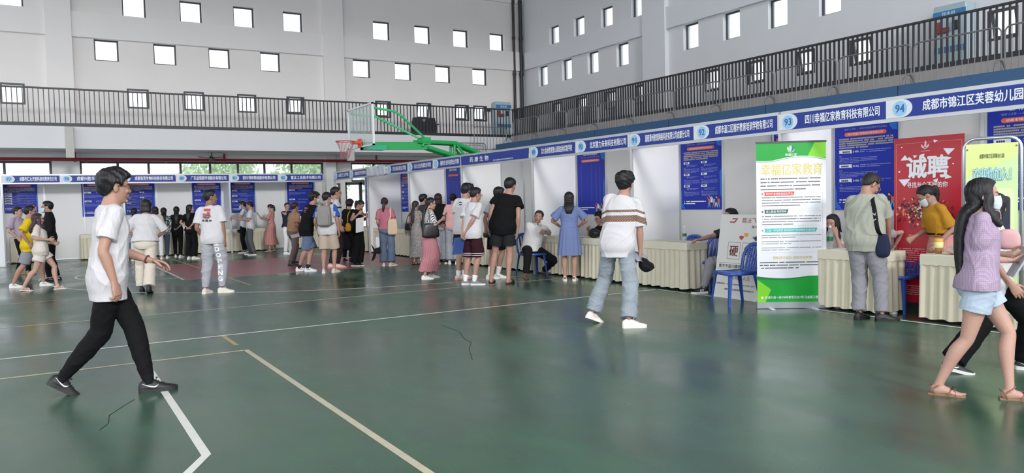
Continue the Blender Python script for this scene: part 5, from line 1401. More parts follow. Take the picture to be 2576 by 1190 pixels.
    for sg, spec in ((-1, L), (1, R)):
        sh = nb-up*.062*s+rr*sg*sw-fw*.01*s
        spec = dict(spec or {})
        if 'p' in spec: tg = px(*spec['p'])
        else:
            o_, f_, d_ = spec.get('t', (.055, .03, .525)); tg = sh+(rr*sg*o_+fw*f_-up*d_)*s if not spec.get('v') else sh+(rr*sg*o_+fw*f_-A((0, 0, 1.))*d_)*s
        po = spec.get('pole', (.3, -1, 0) if 'p' not in spec else (.5, -.6, -.6)); pole = rr*sg*po[0]+fw*po[1]+up*po[2]
        el, wr = ik(sh, tg, u1, u2, pole)
        hdv = nrm(wr-el)
        if 'dir' in spec: dv = spec['dir']; hdv = nrm(hdv*0.35+rr*sg*dv[0]+fw*dv[1]+A((0, 0, dv[2])))
        pn = spec.get('palm', (-1, 0, 0)); pn = rr*sg*pn[0]+fw*pn[1]+up*pn[2]
        ts = spec.get('thumb', (0, 1, .3)); ts = rr*sg*ts[0]+fw*ts[1]+up*ts[2]
        rf = pn
        if max(abs(np.dot(nrm(pn), nrm(el-sh))), abs(np.dot(nrm(pn), nrm(wr-el)))) > .75:
            rf = min((fw, up, rr, nrm(fw+rr), nrm(up+rr)), key=lambda v: max(abs(np.dot(v, nrm(el-sh))), abs(np.dot(v, nrm(wr-el)))))
        P.armref = getattr(P, 'armref', {}); P.armref[sg] = rf
        arms.append((sh, el, wr, hdv, pn, ts, sg, spec.get('curl', 24)))
    P.arms = arms
    # ---- body (skin): trunk, arms, legs; head and hands at a finer grain, all one mesh
    tab = A(FEM if fem else MALE); bk = bulk
    def spine(t):
        if t <= 0: return pv+A((0, 0, t*s)), A((0, 0, 1.))
        x = min(t/.54, 1.15); b0, b1, b2, b3 = pv, pv+A((0, 0, .18*s)), nb-up*.18*s, nb
        if x > 1: return nb+up*(t-.54)*s, up
        return (1-x)**3*b0+3*(1-x)**2*x*b1+3*(1-x)*x*x*b2+x**3*b3, nrm(A((0, 0, 1.))*(1-x)+up*x)
    def fwd_at(t):
        x = min(max(t/.54, 0), 1); return nrm(A((0, 1., 0))*(1-x)+fw*x)
    def trunk(rows_, n=24, flat=False):
        pts, rad, rf = [], [], []
        for t, w_, d_, yo in rows_:
            c, _ = spine(t); f_ = fwd_at(t); pts.append(c+f_*yo*s); rad.append((w_*s, d_*s)); rf.append(f_)
        return tube(pts, rad, n=n, k=3, refs=A(rf), flat=flat)
    def rows_of(t0, t1, add, n=9, table=tab):
        out = []
        for t in np.linspace(t0, t1, n):
            w_, d_, yo = [np.interp(t, table[:, 0], table[:, j]) for j in (1, 2, 3)]
            a = add(t) if callable(add) else add
            g = 1+(bk-1)*(1 if t < .45 else max(0, (.54-t)/.09))
            out.append((t, w_*g+(a[0] if hasattr(a, '__len__') else a), d_*(1+(bk-1)*1.3 if t < .45 else 1)+(a[1] if hasattr(a, '__len__') else a), yo))
        return out
    P.spine, P.trunk, P.rows_of, P.fwd_at = spine, trunk, rows_of, fwd_at
    covered_top = shirt is not None
    shrink = -0.012
    ps = [trunk([(t, w_+shrink if t < .5 else w_, d_+shrink if t < .5 else d_, yo) for t, w_, d_, yo in rows_of(-.10, .585, 0, 14)])]
    ab = (0.88 if fem else 1.0)*(0.6+0.4*bk)*s*(.9 if shirt and shirt.get('sleeve', .6) > 1 else 1)
    for sh, el, wr, hdv, pn, ts, sg, cu in arms:
        ps.append(tube([sh-rr*sg*.03*s, sh+(el-sh)*.12, sh+(el-sh)*.5, el, el+(wr-el)*.28, el+(wr-el)*.7, wr, wr+hdv*.02*s],
                       [.044*ab, .047*ab, .043*ab, .037*ab, .040*ab, .031*ab, (.027*ab, .021*ab), (.026*ab, .019*ab)], P.armref[sg], 14, 3))
    lb = (0.6+0.4*bk)*s*(.88 if legs and legs.get('kind', 'trousers') == 'trousers' else 1)
    legp = []
    for an, fd, fu, sg in feet:
        hj = pv+A((sg*.085*s, 0, 0))
        kp = A((0.12*sg, 1, 0)) if knees is None else A(knees[0 if sg < 0 else 1], float)
        kn, an2 = ik(hj, an, l1, l2, nrm(kp+fd*0.35))
        legp.append((hj, kn, an2, fd, fu, sg))
        fb = nrm(np.cross(an2-kn, A((1., 0, 0)))) if True else None
        bkv = -nrm(np.cross(nrm(kn-hj)+nrm(an2-kn), rr*0+A((1., 0, 0)))); 
        if np.dot(bkv, fd) > 0: bkv = -bkv
        cal = kn+(an2-kn)*.30+bkv*.016*s
        ps.append(tube([hj+A((0, 0, .05*s)), hj+(kn-hj)*.10, hj+(kn-hj)*.5, kn-(kn-hj)*.08, kn+(an2-kn)*.05, cal, kn+(an2-kn)*.65+bkv*.008*s, an2+(kn-an2)*.10, an2-fu*.02*s],
                       [(.080*lb, .085*lb), (.086*lb, .09*lb), (.071*lb, .075*lb), .055*lb, .051*lb, .056*lb, .041*lb, .034*lb, .034*lb], fd, 16, 3))
        bare = shoes[0] in ('sandal', 'slipper', 'flat')
        if bare:
            ps.append(tube([an2-fd*.045*s-fu*.045*s, an2-fd*.01*s-fu*.04*s, an2+fd*.06*s-fu*.045*s, an2+fd*.12*s-fu*.062*s, an2+fd*.165*s-fu*.066*s],
                           [(.026*s, .03*s), (.033*s, .042*s), (.038*s, .032*s), (.044*s, .018*s), (.036*s, .011*s)], fu, 12, 3))
            for k in range(5):
                o_ = (k-2)*.0165*sg; st = an2+fd*(.155-.008*abs(k-0.6)**1.4)*s-fu*.067*s+np.cross(fd, fu)*o_*s
                ps.append(ell(st+fd*.022*s, (.0085*s*(1.35 if k == 0 else 1), .024*s, .009*s), np.column_stack([np.cross(fd, fu), fd, fu]), 6))
    P.legp = legp
    body = remesh(ps, vox, 3)
    s *= HS; P.s = s
    hs = [ell(hd(0, -.012, .035), A((.0755, .094, .085))*s, HR, 16)]
    jw = .93 if fem else 1.0
    hs.append(tube([hd(0, .012, .04), hd(0, .02, 0), hd(0, .024, -.04), hd(0, .034, -.078), hd(0, .050, -.104)], [(.069*s, .074*s), (.0675*s*jw, .071*s), (.059*s*jw, .064*s), (.043*s*jw, .050*s), (.022*s*jw, .026*s)], HR[:, 1], 20, 4))
    hs.append(tube([hd(0, .080, .014), hd(0, .089, -.008), hd(0, .0985, -.028), hd(0, .094, -.036)], [.008*s, .010*s, (.0135*s, .0105*s), (.012*s, .008*s)], HR[:, 1], 10, 3))
    for sg in (-1, 1):
        hs.append(ell(hd(sg*.013, .091, -.032), A((.008, .009, .007))*s, HR, 6))
        Re = HR@A(Matrix.Rotation(sg*0.35, 3, 'Z')); hs.append(ell(hd(sg*.077, -.010, -.004), A((.009, .021, .033))*s, Re, 8))
        hs.append(ell(hd(sg*.034, .066, -.026), A((.022, .020, .018))*s, HR, 8))
        hs.append(ell(hd(sg*.030, .072, .029), A((.027, .014, .008))*s, HR, 8))
    hs.append(ell(hd(0, .082, -.056), A((.022, .010, .006))*s, HR, 8)); hs.append(ell(hd(0, .080, -.067), A((.019, .010, .006))*s, HR, 8))
    hs.append(ell(hd(0, .071, -.097), A((.020, .012, .013))*s, HR, 8))
    nr_ = (.047 if fem else .055)*s
    hs.append(tube([nb-up*.05*s-fw*.005*s, nb+up*.0*s, nk, hd(0, -.012, -.045), hd(0, -.005, .0)], [(nr_*1.25, nr_*1.1), (nr_*1.08, nr_*1.05), nr_, nr_, nr_*0.9], fw, 16, 3))
    hv = min(vox, .0065)*0.8
    headm = remesh(hs, hv, 2)
    hps = []
    parts = [(body, 0), (headm, 0)]
    for sh, el, wr, hdv, pn, ts, sg, cu in arms:
        if detail >= 1: parts.append((remesh(hand_pieces(wr, hdv, pn, ts, s, cu), max(.0032, vox*.36), 1), 0))
    bo = link('body', merge(parts, 'body', [skin_mat(skin)]), E)
    # ---- face details
    if facef is None: facef = True
    if facef:
        for sg in (-1, 1):
            V, Fs = ell(hd(sg*.031, .0748, .003), A((.0125, .0088, .0046))*s, HR, 10)
            cen = hd(sg*.031, .0748, .003)
            mi = []
            for f in Fs:
                p = (HR.T@(V[list(f)].mean(0)-cen))/s; mi.append(1 if (p[0]**2+p[2]**2*1.0) < .0074**2 and p[1] > 0 else 0)
            link('eye', mesh_of('eye', V, Fs, [plain('#b3a9a4', 0.3), plain('#1d1512', 0.2)], mi, True), E)
            V, Fs = tube([hd(sg*.014, .086, .021), hd(sg*.030, .0845, .026), hd(sg*.047, .070, .021)], [(.003*s, .0035*s), (.003*s, .004*s), (.002*s, .002*s)], HR[:, 2], 6, 3)
            link('eyebrow', mesh_of('eyebrow', V, Fs, [plain('#221b19', 0.8)], None, True), E)
        if not mask:
            V, Fs = ell(hd(0, .0828, -.0565), A((.021, .0095, .0046))*s, HR, 8); V2, F2 = ell(hd(0, .0812, -.0665), A((.018, .0095, .0050))*s, HR, 8)
            V, Fs = join([(V, Fs), (V2, F2)])
            link('lips', mesh_of('lips', V, Fs, [plain('#a85f58' if fem else '#9a6257', 0.45)], None, True), E)
    # ---- hair
    make_hair(P, hair, vox)
    if glasses:
        gm = plain('#2a2528', 0.35) if glasses is True else plain(glasses, 0.35)
        b = MB()
        for sg in (-1, 1):
            cc = [hd(sg*(.032+.024*math.cos(a)), .100-.10*(.024*math.cos(a)), .002+.018*math.sin(a)) for a in np.linspace(0, 2*math.pi, 18)[:-1]]
            b.tube(cc, .0017*s+.0006, 6, closed=True)
            b.tube([hd(sg*.056, .097, .008), hd(sg*.074, .05, .010), hd(sg*.081, -.005, .008), hd(sg*.078, -.02, -.004)], .0018*s+.0006, 6)
        b.tube([hd(-.010, .101, .006), hd(0, .104, .008), hd(.010, .101, .006)], .0018*s+.0004, 6)
        g = b.build('glasses', gm, E)
        lb_ = MB()
        for sg in (-1, 1):
            lb_.add([hd(sg*(.032+.022*math.cos(a)), .0995-.10*(.022*math.cos(a)), .002+.016*math.sin(a)) for a in np.linspace(0, 2*math.pi, 16)[:-1]], [tuple(range(15))])
        lb_.build('lenses', glass_mat('lens_glass', '#dfe6ea', 0.06), g)
    if mask:
        V = []; Fs = []; na, nz_ = 18, 9
        for j in range(nz_):
            z_ = -.108+.108*j/(nz_-1)
            for i in range(na+1):
                a = math.radians(-82+164*i/na); x = math.sin(a); bul = max(0, 1-abs(a)/1.1)
                w_ = np.interp(z_, (-.108, -.078, -.04, 0), (.040, .052, .064, .069)); yc = np.interp(z_, (-.108, -.078, -.04, 0), (.046, .036, .026, .022)); dd_ = np.interp(z_, (-.108, -.078, -.04, 0), (.047, .064, .075, .080))
                zz = z_+(.012*(abs(a)/1.43)**2 if j < 3 else -.012*(abs(a)/1.43)**2 if j > 6 else 0)
                V.append(hd(w_*x*1.06, yc+dd_*math.cos(a)+.012*bul*math.sin(j/(nz_-1)*math.pi)+.004, zz))
        for j in range(nz_-1):
            for i in range(na): Fs.append((j*(na+1)+i, j*(na+1)+i+1, (j+1)*(na+1)+i+1, (j+1)*(na+1)+i))
        mo = link('mask', mesh_of('mask', V, Fs, [cloth(mask, 0.8)], None, True), E)
        sm = mo.modifiers.new('s', 'SOLIDIFY'); sm.thickness = .002
        b = MB()
        for sg in (-1, 1): b.tube([hd(sg*.068, .03, -.005), hd(sg*.080, -.02, .018), hd(sg*.084, -.03, -.01), hd(sg*.07, .02, -.075)], .0016, 6)
        b.build('ear_loop', plain('#dfe3e8', 0.6), mo)
    s /= HS; P.s = s
    # ---- clothing
    P.hem = shirt.get('hem', -.10) if shirt else 9
    if legs: make_legs(P, legs, vox, bk, fem)
    if shirt: make_shirt(P, shirt, vox, bk, fem)
    make_shoes(P, shoes, socks)
    PEOPLE[key] = P
    return P

def make_hair(P, hair, vox):
    st, col = hair[:2]; s = P.s; HR, hd, ho = P.HR, P.hd, P.ho
    opt = hair[2] if len(hair) > 2 else {}
    n = 26; V = [(0, 0, 1)]; Fs = []
    for i in range(1, n):
        for j in range(2*n):
            a, b = math.pi*i/n, math.pi*j/n; V.append((math.sin(a)*math.cos(b), math.sin(a)*math.sin(b), math.cos(a)))
    V.append((0, 0, -1)); D = A(V); m = 2*n
    for j in range(m):
        Fs.append((0, 1+j, 1+(j+1) % m)); Fs.append((len(V)-1, 1+(n-2)*m+(j+1) % m, 1+(n-2)*m+j))
        for i in range(n-2): Fs.append((1+i*m+j, 1+(i+1)*m+j, 1+(i+1)*m+(j+1) % m, 1+i*m+(j+1) % m))
    rad = np.where(D[:, 2:3] > 0, A((.0765, .095, .086)), A((.0765, .095, .108)))
    base = D*rad; p = base+A((0, -.012, .035))
    if st in ('short', 'fade', 'fluffy', 'curly'):
        zl = np.interp(p[:, 1], [-.11, -.06, -.035, -.012, .012, .024, .042, .062, .09], [-.062, -.055, -.03, .020, .020, -.004, .046, .072, .066])
        if st == 'fluffy': zl = np.interp(p[:, 1], [-.11, -.06, -.035, -.012, .012, .026, .045, .062, .09], [-.072, -.065, -.035, .016, .016, -.010, .036, .052, .050])
        T = {'short': .017, 'fade': .017, 'fluffy': .030, 'curly': .036}[st]*np.ones(len(p))
        zz = np.clip((p[:, 2]-.0)/.09, 0, 1)
        T *= (0.30 if st == 'fade' else 0.5)+(0.7 if st == 'fade' else 0.5)*zz
        T *= 1+.5*np.clip((p[:, 1])/.09, 0, 1)*zz
    else:
        zl = np.interp(p[:, 1], [-.11, 0.0, .022, .035, .05, .066, .09], [-.09, -.085, -.06, .0, .05, .073, .074])
        T = .016*np.ones(len(p))
    if st in ('ponytail', 'bun', 'lowtail'):
        zl = np.interp(p[:, 1], [-.11, -.06, -.03, -.012, .012, .024, .042, .062, .09], [-.05, -.05, -.02, .010, .014, .005, .050, .074, .072]); T = .011*np.ones(len(p))
    r = np.random.default_rng(int(abs(P.rt[0]*100)) % 1000)
    nz = np.zeros(len(p))
    for k in range(5): nz += np.sin(D@(r.normal(size=3)*(9 if st in ('fluffy', 'curly') else 8))+r.uniform(0, 6))
    T = T*(1+nz*(.11 if st in ('fluffy', 'curly') else .06))
    x = np.clip((p[:, 2]-zl)/.016, 0, 1); x = x*x*(3-2*x)
    nn = D/rad; nn /= np.linalg.norm(nn, axis=1)[:, None]
    q = p+nn*(T*x-.022*(1-x))[:, None]
    W_ = ho+(q*s)@HR.T
    ps = [(W_, Fs)]
    up, fw, rr, nb = P.up, P.fw, P.rr, P.nb
    Lh = opt.get('len', .3); side = opt.get('side', 0.0); wv = opt.get('w', 1.0)
    bulk = opt.get('back', 0.0)
    if st == 'long':
        pts = [hd(0, -.03, .06), hd(0, -.055, .0), hd(0, -.06, -.07), nb+(-fw*.105-up*.02)*s+rr*side*.5*s]
        rad_ = [(.078*s, .065*s), (.086*s*wv, .062*s), (.088*s*wv, .052*s), (.092*s*wv, .042*s)]
        kk = max(2, int(Lh/.12))
        for i in range(1, kk+1):
            t = i/kk; pts.append(nb+(-fw*(.120+.015*math.sin(t*3)+bulk)-up*(.02+Lh*t))*s+rr*side*s); rad_.append((.094*s*wv*(1-.45*t), (.042-.018*t)*s))
        ps.append(tube(pts, rad_, tuple(fw), 20, 4))
        if opt.get('front'):
            for sg in (-1, 1):
                ps.append(tube([hd(sg*.066, .02, .04), hd(sg*.078, .02, -.03), hd(sg*.080, .015, -.10), nb+(rr*sg*.085+fw*.085-up*.06)*s, nb+(rr*sg*.09+fw*.115-up*opt['front'])*s], [(.02*s, .03*s), (.02*s, .034*s), (.024*s, .036*s), (.03*s, .03*s), (.02*s, .02*s)], tuple(fw), 10, 4))
    elif st == 'bob':
        ps.append(tube([hd(0, -.02, .05), hd(0, -.03, -.02), hd(0, -.032, -.085), hd(0, -.03, -.085-Lh)], [(.080*s, .075*s), (.091*s, .076*s), (.094*s, .070*s), (.085*s, .055*s)], tuple(fw), 20, 4))
    elif st == 'ponytail':
        b0 = hd(0, -.105, .03)
        pts = [hd(0, -.085, .035), b0, hd(0, -.135, .0), b0+(-fw*.055-A((0, 0, 1.))*(.10+Lh*.3))*s+rr*side*s, b0+(-fw*.05-A((0, 0, 1.))*(.08+Lh))*s+rr*side*1.3*s]
        ps.append(tube(pts, [.02*s, .022*s, .034*s, .034*s, .012*s], tuple(rr), 12, 4))
    elif st == 'lowtail':
        pts = [hd(0, -.085, -.02), hd(0, -.10, -.06), nb+(-fw*.115-up*.02)*s, nb+(-fw*.125-up*(.05+Lh*.5))*s+rr*side*s, nb+(-fw*.125-up*(.05+Lh))*s+rr*side*s]
        ps.append(tube(pts, [(.055*s, .035*s), (.045*s, .035*s), (.048*s, .034*s), (.050*s, .032*s), (.03*s, .016*s)], tuple(fw), 14, 4))
    elif st == 'bun':
        ps.append(ell(hd(0, -.105, .055), A((.042, .036, .04))*s, HR, 10))
    v = min(vox*.7, .008)
    me = remesh(ps, v, 2)
    c = getco(me); no = getno(me); l = (c-ho)@HR/s
    ang = np.arctan2(l[:, 0], l[:, 1]+.012)
    st_ = np.sin(ang*26+3*np.sin(l[:, 2]*30))+0.7*np.sin(ang*53+l[:, 2]*40)+.5*np.sin(l[:, 0]*260+2*np.sin(l[:, 2]*22))
    setco(me, c+no*(st_*(.0010 if st not in ('curly',) else .003)*s)[:, None])
    me.materials.append(hair_mat(col)); me.name = 'hair'
    link('hair', me, P.E)

def make_shirt(P, sp, vox, bk, fem):
    s = P.s; up, fw, rr, nb, pv = P.up, P.fw, P.rr, P.nb, P.pv
    kind = sp.get('kind', 'tee'); m = sp['mat'](P) if callable(sp['mat']) else sp['mat']; hem = sp.get('hem', -.10); ease = sp.get('ease', .020); neck = sp.get('neck', .528)
    flare = sp.get('flare', 0.0)
    def add(t):
        e = ease*(0.45 if t > .40 else 1.0)
        if t > .46: e = .010
        if t < .22: e += (sp.get('loose', .012)+flare*(0.22-t)/.3)
        return (e, e*.55)
    tb = A(FEM if fem else MALE)
    rows_ = P.rows_of(hem, neck, add, 13, tb)
    # an untucked hem hangs straight from the chest instead of following the waist
    if sp.get('straight', True):
        wmax = max(w for t, w, d, y in rows_ if t > .2); dmax = max(d for t, w, d, y in rows_ if .2 < t)
        rows_ = [(t, max(w, wmax*.97) if t < .3 else w, max(d, dmax*.98) if t < .3 else d, y) for t, w, d, y in rows_]
    if sp.get('tuck'):
        rows_ = [(t, w if t > .12 else w*(1-.0*(.12-t)), d, y) for t, w, d, y in rows_]
    ps = [P.trunk(rows_, 28, True)]
    sl = sp.get('sleeve', .62); sr = sp.get('sr', .068)
    for sh, el, wr, hdv, pn, ts, sg, cu in P.arms:
        if sl <= 0: 
            ps.append(ell(sh-rr*sg*.012*s+up*.008*s, A((.052, .055, .055))*s)); continue
        a = nb-up*.052*s+rr*sg*.058*s-fw*.010*s; a2 = sh-rr*sg*.022*s+up*.004*s
        if sl <= 1.0:
            e = sh+(el-sh)*sl; pts = [a, a2, sh+(el-sh)*.12, sh+(el-sh)*sl*.6, e]
            rad = [.048*s, (.058 if not fem else .054)*s, (.062 if not fem else .058)*s, sr*.92*s, sr*1.04*s*(1+sp.get('puff', 0))]
            if sp.get('puff'): rad[3] *= 1+sp['puff']; rad[4] = .05*s
        else:
            f = sl-1; pts = [a, a2, sh+(el-sh)*.12, sh+(el-sh)*.55, el, el+(wr-el)*f*.5, el+(wr-el)*f]
            rad = [.046*s, .054*s, .058*s, .056*s, .050*s, .048*s, .040*s]
        ps.append(tube(pts, rad, tuple(P.armref[sg]), 16, 4, flat=True))
    me = remesh(ps, vox*.9, 3)
    wrinkle(me, sp.get('wr', .0022)*2.5*s, sp.get('wf', 1.0), int(P.rt[0]*37) % 997)
    me.materials.append(m); me.name = sp.get('name', 'shirt')
    extra = sp.get('bands')
    if extra:                                        # knitted or printed bands / blocks, chosen by height or place
        c = getco(me); fi = np.zeros(len(me.polygons), int)
        cen = np.empty(len(me.polygons)*3); me.polygons.foreach_get('center', cen); cen = cen.reshape(-1, 3)
        for k, (fn, mm) in enumerate(extra):
            me.materials.append(mm); fi[fn(P, cen)] = k+1
        me.polygons.foreach_set('material_index', fi)
    o = link(sp.get('name', 'shirt'), me, P.E); P.shirt = o
    if sp.get('skirt'): pass
    if sp.get('collar'):
        b = MB(); N = 26
        for k in range(N):
            a0, a1 = 2*math.pi*k/N, 2*math.pi*(k+1)/N
            if min(abs((a-math.pi/2+math.pi) % (2*math.pi)-math.pi) for a in (a0, a1)) < .16: continue
            qd = []
            for a, (r0, dz) in ((a0, (.057, .040)), (a1, (.057, .040)), (a1, (.080, .002)), (a0, (.080, .002))):
                qd.append(nb+(rr*math.cos(a)*(r0+.004)+fw*(math.sin(a)*(r0+.004)-.004)+up*(dz-.012-(0.03 if r0 > .07 and math.sin(a) > .5 else 0)))*s)
            b.quad(*qd)
        c = b.build('collar', m, o, True); sm = c.modifiers.new('s', 'SOLIDIFY'); sm.thickness = .004
    return o

def leg_path(P, k): return P.legp[k]
def make_legs(P, sp, vox, bk, fem):
    s = P.s; m = sp['mat'](P) if callable(sp['mat']) else sp['mat']; kind = sp.get('kind', 'trousers'); pv = P.pv
    wtop = sp.get('waist', .11)
    if kind in ('trousers', 'shorts'):
        ez_ = sp.get('ease', .014)
        lo_ = lambda t: (-.004, -.006) if t > P.hem+.015 else (ez_*.8, ez_*.8)
        ps = [P.trunk(P.rows_of(-.085, min(wtop, max(P.hem+.10, .0)), lo_, 7), 24)]
        fr_ = sp.get('to', 1.0)               # 0..1 hip-knee, 1..2 knee-ankle
        for hj, kn, an, fd, fu, sg in P.legp:
            tot = [hj+A((0, 0, .02*s)), hj+(kn-hj)*.12, hj+(kn-hj)*.45, hj+(kn-hj)*.8, kn, kn+(an-kn)*.3, kn+(an-kn)*.65, kn+(an-kn)*1.0]
            ts = [-.05, .12, .45, .8, 1.0, 1.3, 1.65, 2.0]
            fit = sp.get('fit', 'regular')
            R_ = {'slim': [.09, .096, .084, .070, .065, .064, .055, .050], 'regular': [.09, .099, .089, .078, .073, .070, .064, .062], 'wide': [.092, .104, .100, .096, .094, .096, .100, .104],
                  'jogger': [.092, .104, .100, .092, .086, .080, .068, .046], 'shorts': [.092, .106, .112, .116, .118, .1, .1, .1], 'tight': [.086, .092, .078, .062, .056, .056, .044, .038]}[fit]
            R_ = [r*(0.55+.45*bk)*sp.get('scale', 1.0) for r in R_]
            if P.hem < -.08: R_[0] = .070; R_[1] = min(R_[1], .094)
            end = fr_ if kind == 'shorts' else sp.get('end', 1.95)
            pp, rr_ = [], []
            for t, p_, r in zip(ts, tot, R_):
                if t < end-.02: pp.append(p_); rr_.append((r*s, r*s*1.03))
            e = hj+(kn-hj)*end if end <= 1 else kn+(an-kn)*(end-1)
            pp.append(e); r = float(np.interp(end, ts, R_)); rr_.append((r*s, r*s*1.03))
            ps.append(tube(pp, rr_, tuple(fd), 18, 4, flat=True))
        me = remesh(ps, vox*.9, 4)
        wrinkle(me, sp.get('wr', .0024)*1.55*s, sp.get('wf', 1.0), int(P.rt[1]*53) % 991, 'leg')
        me.materials.append(m)
        if sp.get('bands'):
            fi = np.zeros(len(me.polygons), int); cen = np.empty(len(me.polygons)*3); me.polygons.foreach_get('center', cen); cen = cen.reshape(-1, 3)
            for k, (fn, mm) in enumerate(sp['bands']): me.materials.append(mm); fi[fn(P, cen)] = k+1
            me.polygons.foreach_set('material_index', fi)
        me.name = sp.get('name', kind)
        P.bottom = link(sp.get('name', kind), me, P.E)
    else:                                     # skirt: pleated loft from the waist to the hem
        zh = sp['hem']*s; w0 = sp.get('w0', .150)+.012; n = sp.get('pleats', 26); N = n*6
        rows_ = []; z0 = pv[2]+wtop*s
        V = []; Fs = []; M_ = 16
        mid = (P.legp[0][2]+P.legp[1][2])/2
        dw = sp.get('flare', .26)
        for j in range(M_+1):
            t = j/M_; z = z0+(zh-z0)*t
            hipw = .186 if t < 1 else .186
            w_ = np.interp(t, [0, .22, 1], [w0, max(.186, w0+(dw-w0)*.3), dw]); d_ = np.interp(t, [0, .22, 1], [w0*.72, .150, dw*.86])
            if sp.get('tiers'):
                for tt in sp['tiers']:
                    if t > tt: w_ += .012; d_ += .012
            pl = []
            for hj, kn, an, fd, fu, sg in P.legp:
                if z > kn[2]: k_ = (hj[2]-z)/max(.01, hj[2]-kn[2]); pl.append(hj+(kn-hj)*min(max(k_, 0), 1))
                else: k_ = (kn[2]-z)/max(.01, kn[2]-an[2]); pl.append(kn+(an-kn)*min(max(k_, 0), 1))
            k_ = min(1, t*4); cx = pv*(1-k_)+(pl[0]+pl[1])/2*k_
            for q_ in pl:
                w_ = max(w_, abs(q_[0]-cx[0])/s+.088*min(1, .5+t*3)); d_ = max(d_, abs(q_[1]-cx[1])/s+.098*min(1, .5+t*3))
            am = sp.get('amp', .012)*t**.7
            for i in range(N):
                a = 2*math.pi*i/N; f = 1+am/w_*math.sin(a*n+.9*math.sin(a*3)+t*.6)+.02*math.sin(a*5+1)*t
                V.append((cx[0]+math.cos(a)*w_*s*f, cx[1]+(math.sin(a)*d_*f-.012)*s, z+.006*math.sin(a*7)*t))
        for j in range(M_):
            for i in range(N): Fs.append((j*N+i, j*N+(i+1) % N, (j+1)*N+(i+1) % N, (j+1)*N+i))
        Fs = [f[::-1] for f in Fs]; Fs.append(tuple(range(N)))
        me = mesh_of(sp.get('name', 'skirt'), V, Fs, [m], None, True)
        P.bottom = link(sp.get('name', 'skirt'), me, P.E)

